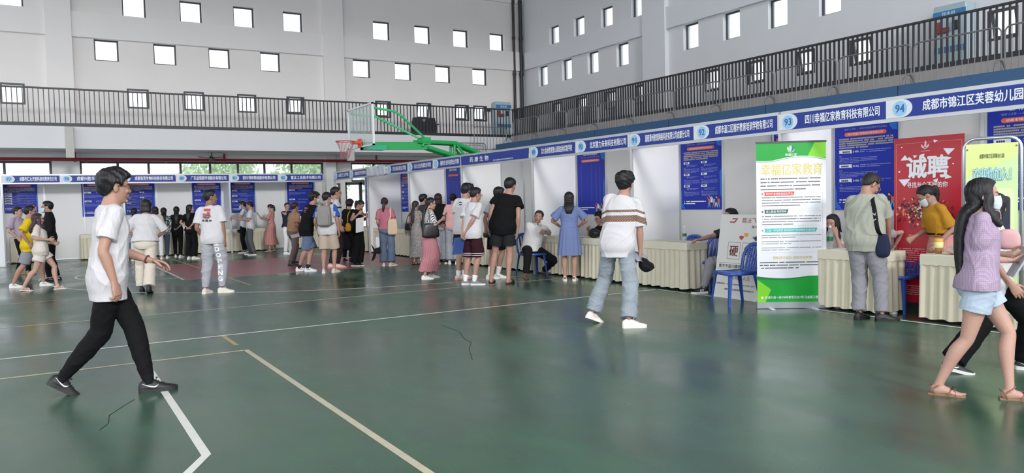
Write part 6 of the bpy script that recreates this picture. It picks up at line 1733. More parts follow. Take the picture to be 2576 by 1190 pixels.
def make_shoes(P, sh, socks):
    s = P.s; kind, c1, c2 = sh[:3]; opt = sh[3] if len(sh) > 3 else {}
    for hj, kn, an, fd, fu, sg in P.legp:
        sd = np.cross(fd, fu)
        def at(x, y, z): return an+sd*x*s+fd*y*s+fu*(z-.082)*s
        if kind in ('sneaker', 'leather', 'boot'):
            prof = [(-.072, .012, .055), (-.062, .030, .080), (-.03, .036, .098), (.005, .037, .105), (.04, .038, .092), (.08, .043, .068), (.12, .047, .052), (.155, .044, .044), (.182, .033, .036), (.198, .014, .024)]
            if kind == 'leather': prof = [(y, w*.92, h*.9) for y, w, h in prof]
            if kind == 'boot': prof = [(-.072, .012, .09), (-.06, .030, .16), (-.03, .040, .19), (.01, .042, .19), (.045, .040, .11)]+prof[5:]
            V = []; Fs = []; n = 12
            for y, w, h in prof:
                for i in range(n+1):
                    a = math.pi*i/n; V.append(at(w*math.cos(a)*(1 if i not in (0, n) else 1)*(abs(math.cos(a))**-.0), y, .012+(h-.012)*math.sin(a)**.75))
            m_ = len(prof)
            for j in range(m_-1):
                for i in range(n): Fs.append((j*(n+1)+i, (j+1)*(n+1)+i, (j+1)*(n+1)+i+1, j*(n+1)+i+1))
                Fs.append((j*(n+1), j*(n+1)+n, (j+1)*(n+1)+n, (j+1)*(n+1)))
            Fs.append(tuple(range(n+1))); Fs.append(tuple((m_-1)*(n+1)+i for i in range(n, -1, -1)))
            o = link('shoe', mesh_of('shoe', V, Fs, [mat('shoe_'+c1, c1, 0.55 if kind != 'leather' else .3, 0.06, 20)], None, True), P.E)
            V = []; Fs = []; out = [(y, w*1.06+.002) for y, w, h in prof]
            ring = [(w, y) for y, w in out]+[(-w, y) for y, w in out[::-1]]
            ring = [tuple(q) for q in catmull(A(ring+ring[:1]), 3)[:-1]]
            k = len(ring); hs_ = .028 if kind == 'sneaker' else .018
            tall = lambda y: hs_+(.010*max(0, (-y)/.07) if kind == 'sneaker' else 0)
            V = [at(x, y, 0.0) for x, y in ring]+[at(x, y, tall(y)) for x, y in ring]
            Fs = [tuple(range(k))[::-1], tuple(range(k, 2*k))]+[(i, (i+1) % k, k+(i+1) % k, k+i) for i in range(k)]
            link('sole', mesh_of('sole', V, Fs, [mat('sole_'+c2, c2, 0.6, 0.05, 20)]), o)
            if kind == 'sneaker' and P.dep < 14:
                b = MB()
                for q in range(4):
                    y = .05+.018*q; h = float(np.interp(y, [p[0] for p in prof], [p[2] for p in prof]))+.003
                    b.tube([at(-.018, y-.004, h-.012), at(0, y, h+.002), at(.018, y+.004, h-.012)], .0028, 5)
                b.tube([at(.0, .05, .10), at(.018, .062, .108), at(.026, .05, .098), at(0, .052, .1)], .002, 5); b.tube([at(.0, .05, .10), at(-.018, .062, .108), at(-.026, .05, .098), at(0, .052, .1)], .002, 5)
                b.build('lace', plain(opt.get('lace', c1), 0.7), o)
            if opt.get('swoosh'):
                b = MB()
                for q in (-1, 1):
                    def sp_(u, v):                # point on the side of the shoe
                        y = .062-.112*u; w = float(np.interp(y, [p[0] for p in prof], [p[1] for p in prof])); h = float(np.interp(y, [p[0] for p in prof], [p[2] for p in prof]))
                        zz = .036+.036*v; f = min(1, max(0, (zz-.012)/(h-.012))); a = math.asin(min(1, f**(1/.75)))
                        return at(q*(w*math.cos(a)+.0025), y, zz)
                    up_ = [(0.0, .62), (.12, .40), (.25, .30), (.45, .42), (.7, .68), (1.0, 1.0)]; lo_ = [(0.0, .60), (.08, .25), (.22, .02), (.45, .15), (.7, .50), (1.0, .97)]
                    for i in range(5):
                        f = (sp_(*lo_[i]), sp_(*lo_[i+1]), sp_(*up_[i+1]), sp_(*up_[i])); b.quad(*(f if q < 0 else f[::-1]))
                b.build('side_logo', plain(opt['swoosh'], 0.4), o)
            if opt.get('stripes'):
                b = MB()
                for q in (-1, 1):
                    for t in range(3):
                        y = .02+.022*t
                        def w_(y, zz):
                            w = float(np.interp(y, [p[0] for p in prof], [p[1] for p in prof])); h = float(np.interp(y, [p[0] for p in prof], [p[2] for p in prof])); f = min(1, max(0, (zz-.012)/(h-.012)))
                            return at(q*(w*math.cos(math.asin(min(1, f**(1/.75))))+.002), y, zz)
                        f = (w_(y, .03), w_(y+.010, .03), w_(y-.008, .07), w_(y-.018, .07)); b.quad(*(f if q > 0 else f[::-1]))
                b.build('side_stripes', plain(opt['stripes'], 0.4), o)
            if opt.get('heel'):
                b = MB(); b.obox(at(0, -.070, .062), sd, fd, fu, .020*s, .006*s, .018*s); b.build('heel_tab', plain(opt['heel'], 0.5), o)
            if socks and kind == 'sneaker':
                hh = socks[1]; V, Fs = tube([an-fu*.02*s, an+(kn-an)*.05, an+(kn-an)*hh], [.040*s, .041*s, (.045+.03*hh)*s], tuple(fd), 14, 3, flat=True)
                link('sock', mesh_of('sock', V, Fs, [cloth(socks[0])], None, True), P.E)
        else:                                     # sandal, slipper, flat shoe
            ring = [(.026, -.068), (.034, -.03), (.034, .03), (.043, .09), (.046, .13), (.04, .165), (.022, .188)]
            ring = ring+[(-x, y) for x, y in ring[::-1]]; k = len(ring)
            V = [at(x, y, 0.0) for x, y in ring]+[at(x, y, .016) for x, y in ring]
            Fs = [tuple(range(k))[::-1], tuple(range(k, 2*k))]+[(i, (i+1) % k, k+(i+1) % k, k+i) for i in range(k)]
            nm = 'sandal' if kind != 'slipper' else 'slipper'
            o = link(nm, mesh_of(nm, V, Fs, [plain(c2, 0.6)]), P.E)
            b = MB()
            if kind == 'slipper':
                V = []; Fs = []
                for j, y in enumerate((.05, .08, .11, .14)):
                    for i in range(11):
                        a = math.pi*i/10; V.append(at(.052*math.cos(a), y, .008+(.062-.12*(y-.05))*math.sin(a)**.8))
                for j in range(3):
                    for i in range(10): Fs.append((j*11+i, (j+1)*11+i, (j+1)*11+i+1, j*11+i+1))
                b.add(V, Fs); c = b.build('strap', plain(c1, 0.6), o, True); sm = c.modifiers.new('s', 'SOLIDIFY'); sm.thickness = .006
            else:
                for pts in ([(-.046, .07, .01), (-.03, .085, .045), (.0, .10, .056), (.03, .085, .045), (.046, .07, .01)], [(-.04, .03, .01), (-.02, .075, .062), (.01, .11, .05), (.046, .12, .01)],
                            [(-.036, -.02, .01), (-.036, -.045, .06), (0, -.062, .075), (.036, -.045, .06), (.036, -.02, .01)], [(-.036, -.03, .055), (-.02, .03, .098), (.02, .03, .098), (.036, -.03, .055)]):
                    P_ = catmull(A(pts), 4); b.tube([at(*q) for q in P_], .0055, 6)
                b.build('strap', plain(c1, 0.5), o)
                if opt.get('bow'):
                    b = MB()
                    for q in (-1, 1): b.add(*ell(at(q*.018, .10, .062), A((.02, .012, .008))*s, np.column_stack([sd, fd, fu]), 6))
                    b.build('ornament', plain(opt['bow'], 0.5), o)

def decal(P, target, body, origin_px, w, h, m, name='print', lift=.003, axes=None, rot=0, bold=0.02, dist=.6, mesh=None):
    """print on clothing: flat artwork pressed onto the cloth along the viewing line it faces"""
    me, co = text_mesh(body, bold) if mesh is None else mesh
    mn, mx = co.min(0), co.max(0)
    q = (co-mn)/(mx-mn+1e-9)-.5
    tm = target.data
    bvh = BVHTree.FromPolygons([v.co for v in tm.vertices], [p.vertices[:] for p in tm.polygons])
    o, ex, ey = axes                       # local frame: centre, right, up
    nz = np.cross(ex, ey); c, s_ = math.cos(rot), math.sin(rot)
    out = []
    for (x, y, _), z_ in zip(q, co[:, 2]):
        x2, y2 = x*w, y*h; x3, y3 = c*x2-s_*y2, s_*x2+c*y2
        p = o+ex*x3+ey*y3
        hit = bvh.ray_cast(Vector(p+nz*dist), Vector(-nz), dist*2.2)
        out.append(A(hit[0])+nz*(lift+z_) if hit[0] is not None else p)
    me.vertices.foreach_set('co', A(out).ravel()); me.materials.clear()
    for x in (m if isinstance(m, (list, tuple)) else [m]): me.materials.append(x)
    me.update(); me.name = name
    return link(name, me, target)
# ---- materials for clothing
def stripe(a, b, sc, ax=0, w=.5): return pattern_mat('stripe_%s_%s_%d_%d' % (a, b, sc, ax), 'stripe', a, b, sc, ax, width=w)
WHT = cloth('#c1bfc2'); WHT2 = cloth('#c6c4c7'); BLK = cloth('#0d0d10'); BLK2 = cloth('#16171a')
def tee(m, **k): return dict(dict(mat=m, name='t_shirt'), **k)
def tr(m, **k): return dict(dict(mat=m, name='trousers'), **k)
def shorts(m, to=.85, **k): return dict(dict(kind='shorts', mat=m, fit='shorts', to=to, name='shorts'), **k)
SNK = ('sneaker', '#dedbd6', '#e9e6e0'); BSH = ('leather', '#1c1b1d', '#151416'); HK = '#17161a'
BACK = lambda **k: dict(dict(t=(-.10, -.15, .40), pole=(1, -.5, 0), curl=40), **k)
HOLD = lambda o=-.06, f=.30, d=.28, **k: dict(dict(t=(o, f, d), pole=(.6, -.4, -1), curl=45), **k)

# ---------------- foreground
person('walker', 'man in white t-shirt and black joggers striding across the near left foreground', (278, 425), (392, 984, 0, 4), (176, 994, 36, -4), 84,
       skin='m', hair=('fluffy', HK, {}), shirt=tee(WHT, hem=-.17, ease=.026, loose=.02, sleeve=.74, sr=.072, wr=.0030), legs=tr(BLK, fit='jogger', scale=.86, wr=.003, end=2.0), socks=('#131417', .10),
       shoes=('sneaker', '#1a1a1c', '#202022', dict(swoosh='#c9cbd0', lace='#1a1a1c')), glasses=True, vox=.0065,
       R=dict(p=(288, 712, -.20), pole=(.25, -1, 0), dir=(0, .2, -.9), palm=(-.6, -.5, 0), curl=30), L=dict(p=(376, 654, .12), pole=(.3, -.6, -1), dir=(0, 1, -.2), palm=(-.2, 0, -1), thumb=(-1, .3, 0), curl=18), twist=-6)
person('stripe', 'man in white t-shirt with brown bands and light jeans, holding a cap, seen from behind', (1569, 431), (1504, 811, 22, 30), (1592, 824, 0, 62), 16,
       hair=('fluffy', HK, {}), shirt=tee(lambda P: zband_mat('white_with_brown_bands', '#c4c2c5', [(P.px(1569, 533)[2], P.px(1569, 527)[2], '#6a544a'), (P.px(1569, 557)[2], P.px(1569, 541)[2], '#6a544a')], P.nb[0], .42, .17, '#8d7568'), hem=-.15, ease=.022, loose=.020, sleeve=.90, sr=.084, wr=.0032), head=(0, 8, 0),
       legs=tr(mat('light_denim', '#8d969e', .85, .22, 9, .15, 200, spec=.2), fit='wide', scale=.90, wr=.005), shoes=('sneaker', '#e4dfd6', '#ece8df', dict(swoosh='#d8cdb8', lace='#e6e0d5')), vox=.0065, facef=False,
       R=dict(p=(1611, 640, .0), pole=(.6, -.8, 0), curl=38), L=dict(t=(-.10, .24, .40), pole=(.2, -.8, -.4)))
person('girl', 'girl with very long black hair, mauve checked blouse and denim shorts walking right', (2466, 446), (2556, 1006, 0, -4), (2376, 994, 0, 8), 80, 'f',
       skin='l', hair=('long', HK, dict(len=.46, w=.92, front=.10)), mask='#c6d2dc', shirt=tee(pattern_mat('mauve_check', 'check', '#ad9cb0', '#927d98', 80, width=.45), hem=-.045, ease=.028, loose=.03, sleeve=.98, sr=.074, puff=.25, wr=.003, name='blouse'),
       legs=shorts(mat('pale_denim', '#a9b8c8', .85, .16, 8, .15, 200, spec=.2), .50, scale=.98, wr=.004, wf=1.2), shoes=('sandal', '#7a5a45', '#8a6a50', dict(bow='#2a2625')), vox=.0065, bulk=1.02,
       R=dict(p=(2535, 655, -.02), pole=(.5, -.8, -.4), curl=50, palm=(-.2, 0, 1)), L=dict(p=(2540, 640, .16), pole=(.5, -.6, -.6), curl=50))
person('companion', 'person in white t-shirt and black wide trousers walking half hidden beyond the long haired girl', (2502, 470), (2425, 940, 12, 0), (2590, 930, 0, 0), 82, 'f', H=1.55, head=(0, -62, 0), facef=False,
       hair=('bob', HK, dict(len=.04)), shirt=tee(WHT2, hem=-.12, sleeve=.75), legs=tr(BLK, fit='wide'), shoes=('sneaker', '#2a2c30', '#dcdcd8', dict(swoosh='#e0e0e0')), vox=.009, R=dict(t=(.04, .10, .50)), L=HOLD())
person('greytee', 'man in grey-green t-shirt and grey trousers bending over a booth table, seen from behind', (2184, 472), (2166, 803, 0, 15), (2228, 808, 0, 55), 12, H=1.75, headdd=.42, lean=(16, -2), hipoff=(-.04, -.04),
       hair=('short', '#22201f', {}), head=(35, 45, 0), shirt=tee(cloth('#9d9f94'), hem=-.13, ease=.036, loose=.03, sleeve=.80, sr=.082, wr=.003), legs=tr(cloth('#84838a'), fit='regular', scale=1.18, wr=.005), shoes=('sneaker', '#1c1c1e', '#19191b'), vox=.0075, glasses='#a8793a',
       R=dict(t=(.02, .32, .40), pole=(1, -.2, 0), v=1), L=dict(t=(.0, .40, .42), pole=(1, -.3, 0), v=1))
person('yellow', 'woman in mustard yellow top and pink skirt behind the table with the drink cup', (2338, 459), None or (2350, 765, 0, 0, (8.98, 4.98, 0)), (2330, 765, 0, 0, (8.98, 5.14, 0)), -122, 'f', H=1.58, skin='m', lean=(12, 0),
       hair=('ponytail', '#1c1718', dict(len=.16)), head=(40, 24, 0), mask='#cdd2d8', shirt=tee(cloth('#b5832a'), hem=.13, ease=.026, loose=.02, sleeve=.9, sr=.075, name='blouse'), legs=dict(kind='skirt', mat=cloth('#c98e88'), hem=.45, flare=.24, amp=.006, waist=.14), shoes=('flat', '#d0b8a8', '#cbb5a5'), vox=.009,
       L=dict(t=(.02, .14, .44)), R=dict(t=(.0, .26, .34)))
# ---------------- centre: boys and couple at booth 89
person('blacktee', 'man in black sleeveless-cut t-shirt, black shorts and slippers, seen from behind', (1279, 447), (1237, 712, 0, -4), (1282, 713, 0, 14), 12, hair=('short', HK, {}), head=(10, 22, 0), facef=False, vox=.0085,
       shirt=tee(BLK, hem=-.12, ease=.030, loose=.03, sleeve=.52, sr=.088), legs=shorts(cloth('#212226'), .72, scale=.98), shoes=('slipper', '#1b1b1d', '#232325'), L=dict(t=(.06, .05, .52)), R=dict(t=(.07, .02, .525)), bulk=1.05)
person('whitepal', 'man in white t-shirt with glasses standing just behind the man in black', (1251, 450), (1238, 702, 0, 20), (1258, 700, 0, 40), 55, H=1.76, hair=('short', HK, {}), glasses=True, head=(15, 10, 0), vox=.009,
       shirt=tee(WHT, hem=-.13, ease=.03, sleeve=.72, sr=.08), legs=shorts(BLK, .85), shoes=('sneaker', '#e2e0dc', '#e8e6e0', dict(swoosh='#22262e')), socks=('#e4e4e4', .35), L=dict(p=(1222, 578, -.08), pole=(1, -.6, 0), curl=50), R=dict(t=(-.05, .2, .45)))
person('maroon', 'young man in white t-shirt and maroon basketball shorts holding a blue folder behind his back', (1192, 471), (1177, 716, 0, 34), (1200, 717, 0, 46), 48, hair=('short', HK, {}), glasses=True, head=(8, 14, 0), vox=.0085,
       shirt=tee(WHT2, hem=-.10, ease=.034, loose=.03, sleeve=.80, sr=.088), legs=shorts(lambda P: zband_mat('maroon_with_white_bands', '#33151e', [(P.legp[0][1][2]+.062, P.legp[0][1][2]+.076, '#cfcbca'), (P.legp[0][1][2]+.030, P.legp[0][1][2]+.044, '#cfcbca')]), .98),
       shoes=('sneaker', '#77777c', '#d6d6d8'), socks=('#e4e4e4', .22), L=dict(p=(1164, 590, -.10), pole=(1, -.3, 0), curl=45), R=dict(p=(1172, 584, -.14), pole=(1, -.6, 0), curl=45))
person('logosleeve', 'young man in white t-shirt with a round sleeve badge, beside the maroon shorts', (1170, 462), (1158, 704, 0, 10), (1172, 702, 0, 20), 35, hair=('fluffy', HK, {}), head=(15, 20, 0), vox=.009, facef=True,
       shirt=tee(WHT2, hem=-.10, ease=.032, sleeve=.78, sr=.086), legs=shorts(cloth('#1d1d20'), .80), shoes=('sneaker', '#d0ccc8', '#c98a78'), socks=('#e4e4e4', .2), L=dict(p=(1160, 578, -.08), pole=(1, -.4, 0)), R=dict(t=(.0, .16, .46)))
person('bluedress', 'woman with long dark hair in a dusty blue dress standing at the table', (1431, 482), (1421, 706, 0, -6), (1446, 706, 0, 6), 2, 'f', hair=('long', '#211c1d', dict(len=.14, w=1.02)), facef=False, vox=.0085, bulk=1.10,
       shirt=tee(cloth('#6d7ba6'), hem=.09, ease=.020, loose=.002, sleeve=.80, sr=.085, straight=False, name='dress_top'), legs=dict(kind='skirt', mat=cloth('#6d7ba6'), hem=.50, flare=.235, w0=.160, amp=.012, pleats=14, name='dress_skirt', waist=.125), shoes=('sneaker', '#e0ddd8', '#dad6ce', dict(heel='#b03038')),
       L=dict(t=(.02, .24, .34), pole=(1, -.5, 0)), R=dict(t=(.02, .24, .34), pole=(1, -.5, 0)))
person('seated', 'older man in white shirt and black trousers sitting on a blue chair', (1346, 531), (1374, 690, 0, -40), (1324, 701, 0, 10), 168, H=1.68, root=(_c[0], _c[1]-.05, 0), pelvis=(_c[0], _c[1], .51), lean=(10, -12), head=(-4, 20, -14), skin='m', hair=('fade', '#2c2826', {}), vox=.0085,
       shirt=tee(cloth('#dedcdd'), hem=-.02, ease=.026, sleeve=.78, collar=True, name='shirt'), legs=tr(BLK2, fit='regular', scale=1.08), shoes=('leather', '#6e4c38', '#3a2c24'), bulk=1.06,
       knees=((-.5, 1, .6), (.1, 1, .6)), R=dict(p=(1356, 586, -.12), pole=(.8, -.3, -.6), curl=40), L=dict(p=(1384, 588, -.02), pole=(.8, -.3, -.6), curl=45))
person('curly', 'woman with curly black hair in black sitting behind the table, hand raised', (1519, 519), (1500, 700, 0, 0, (8.75, 11.55, 0)), (1500, 700, 0, 0, (8.75, 11.35, 0)), -120, 'f', H=1.58, root=(9.0, 11.47, 0), pelvis=(9.0, 11.47, .48), lean=(6, 0), skin='l', hair=('curly', HK, {}), head=(8, 0, 0), glasses=True, vox=.010,
       shirt=tee(BLK, hem=-.02, sleeve=.8, name='blouse'), legs=tr(BLK), R=dict(t=(-.02, .26, .0), pole=(.8, -.2, -1), curl=55), L=dict(t=(.0, .28, .26), pole=(.8, -.2, -.8)))
person('behindboard', 'man with short dark hair sitting behind the leaning white board, forearm on the table', (1838, 517), (1782, 722, 0, 0, (8.42, 8.42, 0)), (1800, 722, 0, 0, (8.62, 8.1, 0)), -112, H=1.68, root=(9.0, 8.30, 0), pelvis=(9.02, 8.30, .49), lean=(4, 0), hair=('short', HK, {}), vox=.010, skin='m',
       shirt=tee(cloth('#2a2c33'), hem=-.02, sleeve=.8), legs=tr(cloth('#84838a'), fit='jogger'), shoes=('sneaker', '#232427', '#d8d8d6', dict(stripes='#d8d8d8')), R=dict(p=(1762, 602, .0), pole=(.9, -.4, -.3), dir=(0, 1, 0), palm=(0, 0, -1)), L=dict(t=(0, .2, .42)))
person('chin', 'young woman with long dark hair sitting behind the table with her hand on her face', (2096, 524), (2090, 700, 0, 0, (8.75, 6.5, 0)), (2090, 700, 0, 0, (8.75, 6.3, 0)), 192, 'f', H=1.55, root=(9.02, 6.55, 0), pelvis=(9.02, 6.55, .48), lean=(12, 0), skin='l', head=(8, 14, 0), hair=('long', '#241c22', dict(len=.24, front=.12)), vox=.008,
       shirt=tee(cloth('#c9c0c6'), hem=-.02, sleeve=.7), legs=tr(BLK), L=dict(t=(-.08, .16, -.06), pole=(.3, .6, -1), dir=(-.2, .2, .9), palm=(-.2, -1, 0), thumb=(-1, 0, 0), curl=30), R=dict(t=(-.02, .28, .24), pole=(.8, -.2, -.8)))
person('hiddenarm', 'person in white shirt sitting behind the man in grey, one arm reaching out', (2200, 530), (2210, 700, 0, 0, (8.75, 5.75, 0)), (2210, 700, 0, 0, (8.75, 5.55, 0)), 185, 'f', H=1.56, root=(9.02, 5.98, 0), pelvis=(9.02, 5.98, .48), lean=(8, 4), skin='l', hair=('long', '#241c22', dict(len=.2)), vox=.010,
       shirt=tee(WHT2, hem=-.02, sleeve=.55, sr=.066), legs=tr(BLK), L=dict(p=(2249, 622, -.05), pole=(.9, -.3, .5), curl=35), R=dict(t=(0, .2, .36)))
# ---------------- women by the right row
person('tulle', 'woman with waist-long hair, striped shirt and pink tulle skirt, looking at her phone', (1080, 496), (1090, 699, 0, 0), (1074, 703, 0, 4), 74, 'f', skin='l', hair=('lowtail', HK, dict(len=.52)), glasses=True, head=(6, 4, 0), vox=.0085, bulk=1.06,
       shirt=tee(stripe('#d9d7d6', '#2b2c33', 42, 0, .42), hem=.03, ease=.03, sleeve=.9, sr=.078, name='blouse'), legs=dict(kind='skirt', mat=cloth('#b98088'), hem=.17, flare=.235, w0=.155, pleats=30, amp=.016, waist=.13), shoes=SNK,
       R=dict(p=(1112, 552, -.05), pole=(.5, -.5, -1), curl=50), L=dict(t=(0, .30, .26), pole=(.6, -.3, -1), curl=40))
person('greydress', 'woman with a low ponytail in a long grey patterned dress at the table', (1044, 495), (1046, 665, 0, 10), (1056, 664, 0, 20), 40, 'f', H=1.53, hair=('lowtail', '#33262a', dict(len=.28)), vox=.011, facef=True,
       shirt=tee(pattern_mat('grey_print', 'noise', '#a79f9d', '#7d7677', 60, width=.5), hem=.08, ease=.014, loose=.002, straight=False, sleeve=.25, name='dress_top'), legs=dict(kind='skirt', mat=pattern_mat('grey_print', 'noise', '#a79f9d', '#7d7677', 60, width=.5), hem=.20, flare=.205, w0=.14, amp=.008, name='dress_skirt', waist=.12), shoes=('sandal', '#1c1b1d', '#1c1b1d'), L=dict(t=(.0, .2, .4)), R=HOLD())
person('darkhead', 'man with thick dark hair hidden behind the two women with ponytails', (1063, 482), (1066, 655, 0, 10), (1078, 655, 0, 20), 60, H=1.68, hair=('fluffy', HK, {}), vox=.012, shirt=tee(cloth('#3a3d45')), legs=tr(BLK))
person('bobblack', 'woman with a brown bob in black t-shirt and grey trousers at the table', (1102, 486), (1104, 664, 0, -4), (1124, 663, 0, 10), 4, 'f', hair=('bob', '#2b1d1f', dict(len=.055)), facef=False, vox=.011, shirt=tee(BLK, hem=-.03, ease=.028, sleeve=.8, sr=.08), legs=tr(cloth('#94949a'), fit='wide'), shoes=('sneaker', '#2b2b2e', '#dcdad6'), L=HOLD(), R=dict(t=(.04, .12, .48)))
person('palepink', 'woman in pale pink t-shirt and light jeans with hair tied up', (1139, 486), (1131, 664, 0, -4), (1150, 664, 0, 10), 2, 'f', hair=('bun', HK, {}), facef=False, vox=.011, shirt=tee(cloth('#cf9f9c'), hem=-.06, ease=.024, sleeve=.7), legs=tr(mat('grey_denim', '#9a9da6', .85, .15, 9, .1, 200), fit='wide', scale=.92), shoes=('sneaker', '#d9d9da', '#dededc'), L=HOLD(), R=HOLD())
person('tote', 'woman in pink t-shirt and blue jeans with a cream tote bag, seen from behind', (967, 496), (966, 669, 0, -4), (988, 669, 0, 45), 4, 'f', hair=('ponytail', '#2e1f22', dict(len=.17, side=-.02)), facef=False, vox=.0095, bulk=1.05, shirt=tee(cloth('#b06a7c'), hem=-.02, ease=.024, sleeve=.75, sr=.07), legs=tr(mat('blue_denim', '#5d6b82', .85, .2, 9, .12, 200), fit='wide', scale=.98), shoes=('sneaker', '#e0cdbb', '#e8dccb', dict(swoosh='#d05a4e')), L=dict(t=(.02, .18, .44)), R=dict(t=(.06, .03, .525)))
person('reader', 'woman in sleeveless black top and wide black trousers reading sheets of paper', (900, 497), (906, 669, 0, 25), (894, 670, 0, 5), 118, 'f', H=1.60, skin='m', hair=('ponytail', HK, dict(len=.1)), head=(38, 0, 0), vox=.0095, shirt=tee(BLK, hem=-.06, ease=.022, sleeve=.25, name='top'), legs=tr(BLK, fit='wide', scale=1.02), shoes=('sneaker', '#1d1d20', '#c8c8c8'), R=dict(p=(902, 538, -.28), pole=(.6, -.2, -1), curl=45), L=dict(p=(922, 546, -.22), pole=(.6, -.2, -1), curl=45))
person('blackback', 'person in black with short curly hair standing behind the woman reading, facing away', (879, 495), (868, 656, 0, 0), (884, 655, 0, 10), 20, 'f', H=1.60, hair=('curly', HK, {}), facef=False, vox=.012, shirt=tee(BLK, hem=-.10, sleeve=.8), legs=tr(BLK), shoes=BSH, L=dict(t=(.02, .10, .46)), R=dict(t=(.02, .1, .46)))
# ---------------- queue in the middle distance
person('tallwhite', 'tall young man with glasses in white t-shirt looking right, behind the backpack', (842, 470), (838, 674, 0, 0), (854, 674, 0, 4), 78, hair=('fade', HK, {}), glasses='#6b3a34', vox=.0095, shirt=tee(WHT2, hem=-.12, ease=.03, sleeve=.85, sr=.086, bands=[(lambda P, c: (c[:, 2] > P.nb[2]-.205) & (c[:, 2] < P.nb[2]-.165) & (c[:, 0] > .02), cloth('#2a2f3e'))]), legs=tr(cloth('#2b2023'), fit='slim'), shoes=('sneaker', '#d9c3c0', '#d98078'), R=dict(t=(.05, .08, .52)))
person('backpack', 'man in white t-shirt with blue sleeves and khaki shorts wearing a backpack', (820, 483), (815, 687, 0, -12), (844, 685, 0, 18), 16, hair=('short', HK, {}), mask='#d2d8e0', head=(6, 42, 0), vox=.0095, bulk=1.05, shirt=tee(WHT2, hem=-.10, ease=.03, sleeve=.80, sr=.080, bands=[(lambda P, c: (np.abs((c-P.nb)@P.rr) > .165*P.s) & ((c[:, 2] > P.nb[2]-.15*P.s) | (np.abs((c-P.nb)@P.rr) > .215*P.s)), cloth('#2f57a6'))]), legs=shorts(cloth('#b5a595'), .95, scale=.95), shoes=('sneaker', '#cfc6bd', '#d8cfc5'), R=dict(t=(.06, .04, .52)), L=dict(t=(.06, .06, .5)))
person('blacktee2', 'young man in black t-shirt and denim shorts with mask, papers behind his back', (786, 483), (780, 683, 0, 40), (758, 682, 0, 20), 62, hair=('fluffy', HK, {}), mask='#c9d4de', head=(4, 14, 0), vox=.0095, shirt=tee(BLK, hem=-.13, ease=.034, sleeve=.8, sr=.086), legs=shorts(mat('mid_denim', '#5f708c', .85, .16, 9, .12, 200), .98, scale=.95), shoes=('sneaker', '#ddd9da', '#e0dedd', dict(swoosh='#4a4f9a')), socks=('#2a2a2e', .14), R=dict(p=(768, 584, -.06), pole=(1, -.8, 0), curl=40), L=dict(p=(752, 588, .06), pole=(1, -.6, 0), curl=40))
person('brown', 'man in brown t-shirt and taupe trousers with glasses, looking right', (741, 490), (742, 662, 0, 30), (736, 668, 0, 40), 58, H=1.64, hair=('fade', '#26211f', {}), glasses='#8a6a4a', skin='d', vox=.010, bulk=1.08, shirt=tee(cloth('#94735a'), hem=.015, ease=.024, sleeve=.8, sr=.078, name='shirt'), legs=tr(cloth('#6b5e5c'), fit='regular', scale=1.04), shoes=('leather', '#1f1c1e', '#19171a'), R=dict(t=(0, .18, .40)), L=HOLD())
person('navy', 'older woman in navy top and white trousers holding her neck', (721, 497), (731, 638, 0, 0), (722, 640, 0, -50), 160, 'f', H=1.58, skin='l', hair=('short', '#3a2226', {}), glasses='#5a4a48', vox=.011, bulk=1.05, shirt=tee(cloth('#23273a'), hem=-.02, sleeve=.25, name='top'), legs=tr(cloth('#e0dfe2'), fit='regular'), shoes=('sneaker', '#e6e6e8', '#ececec'), R=dict(t=(-.10, .08, -.02), pole=(1, .2, -.5), curl=40), L=dict(t=(.05, .05, .5)))
person('pinkdress', 'woman with ponytail and mask in a long pink dress reading a leaflet', (683, 504), (676, 633, 0, -20), (690, 631, 0, -10), -70, 'f', H=1.56, skin='l', hair=('ponytail', '#241a1c', dict(len=.12)), mask='#d5d3d6', head=(24, 0, 0), vox=.010, shirt=tee(cloth('#c48a84'), hem=.08, ease=.022, sleeve=.9, sr=.074, straight=False, name='dress_top'), legs=dict(kind='skirt', mat=cloth('#c48a84'), hem=.24, flare=.27, w0=.128, pleats=18, amp=.012, tiers=(.68,), name='dress_skirt', waist=.15), shoes=('sandal', '#2a2426', '#c9a98e'), L=HOLD(-.02, .30, .22), R=HOLD(-.02, .30, .22))
person('greytrousers', 'man in white t-shirt and dark grey trousers with glasses looking left over papers', (630, 491), (636, 642, 0, 0), (627, 640, 0, 0), -86, H=1.66, hair=('short', HK, {}), glasses=True, head=(10, 0, 0), vox=.010, shirt=tee(WHT2, hem=-.12, ease=.03, sleeve=.85, sr=.084), legs=tr(cloth('#55565e'), fit='regular', scale=1.06), shoes=('sneaker', '#2b2b30', '#e4e2de'), L=HOLD(-.04, .27, .27), R=HOLD(-.04, .30, .24))
person('maskpal', 'man with a blue mask hidden behind the man in grey trousers', (612, 494), (611, 637, 0, 0), (618, 635, 0, 0), -84, H=1.66, hair=('short', HK, {}), mask='#9cc0da', head=(10, 0, 0), vox=.012, shirt=tee(cloth('#c8cad2'), hem=-.08), legs=tr(BLK, fit='slim'), shoes=('sneaker', '#55555a', '#dcdcdc'), L=HOLD(-.02, .30, .22), R=HOLD(-.02, .30, .22))
person('idopeng', 'man with a red print on his white t-shirt and lettered grey jogging trousers', (526, 477), (521, 738, 0, 10), (566, 736, 0, 66), 20, skin='d', hair=('fade', HK, {}), head=(-2, 58, 0), vox=.0085, shirt=tee(WHT2, hem=-.09, ease=.020, loose=.010, sleeve=.80, sr=.080), legs=tr(cloth('#a2a2a9'), fit='jogger', scale=1.02, wr=.005), shoes=('sneaker', '#d3ccc2', '#dad3c6'), R=dict(p=(566, 612, .0), pole=(.6, -1, 0)), L=dict(t=(.03, .14, .46)))
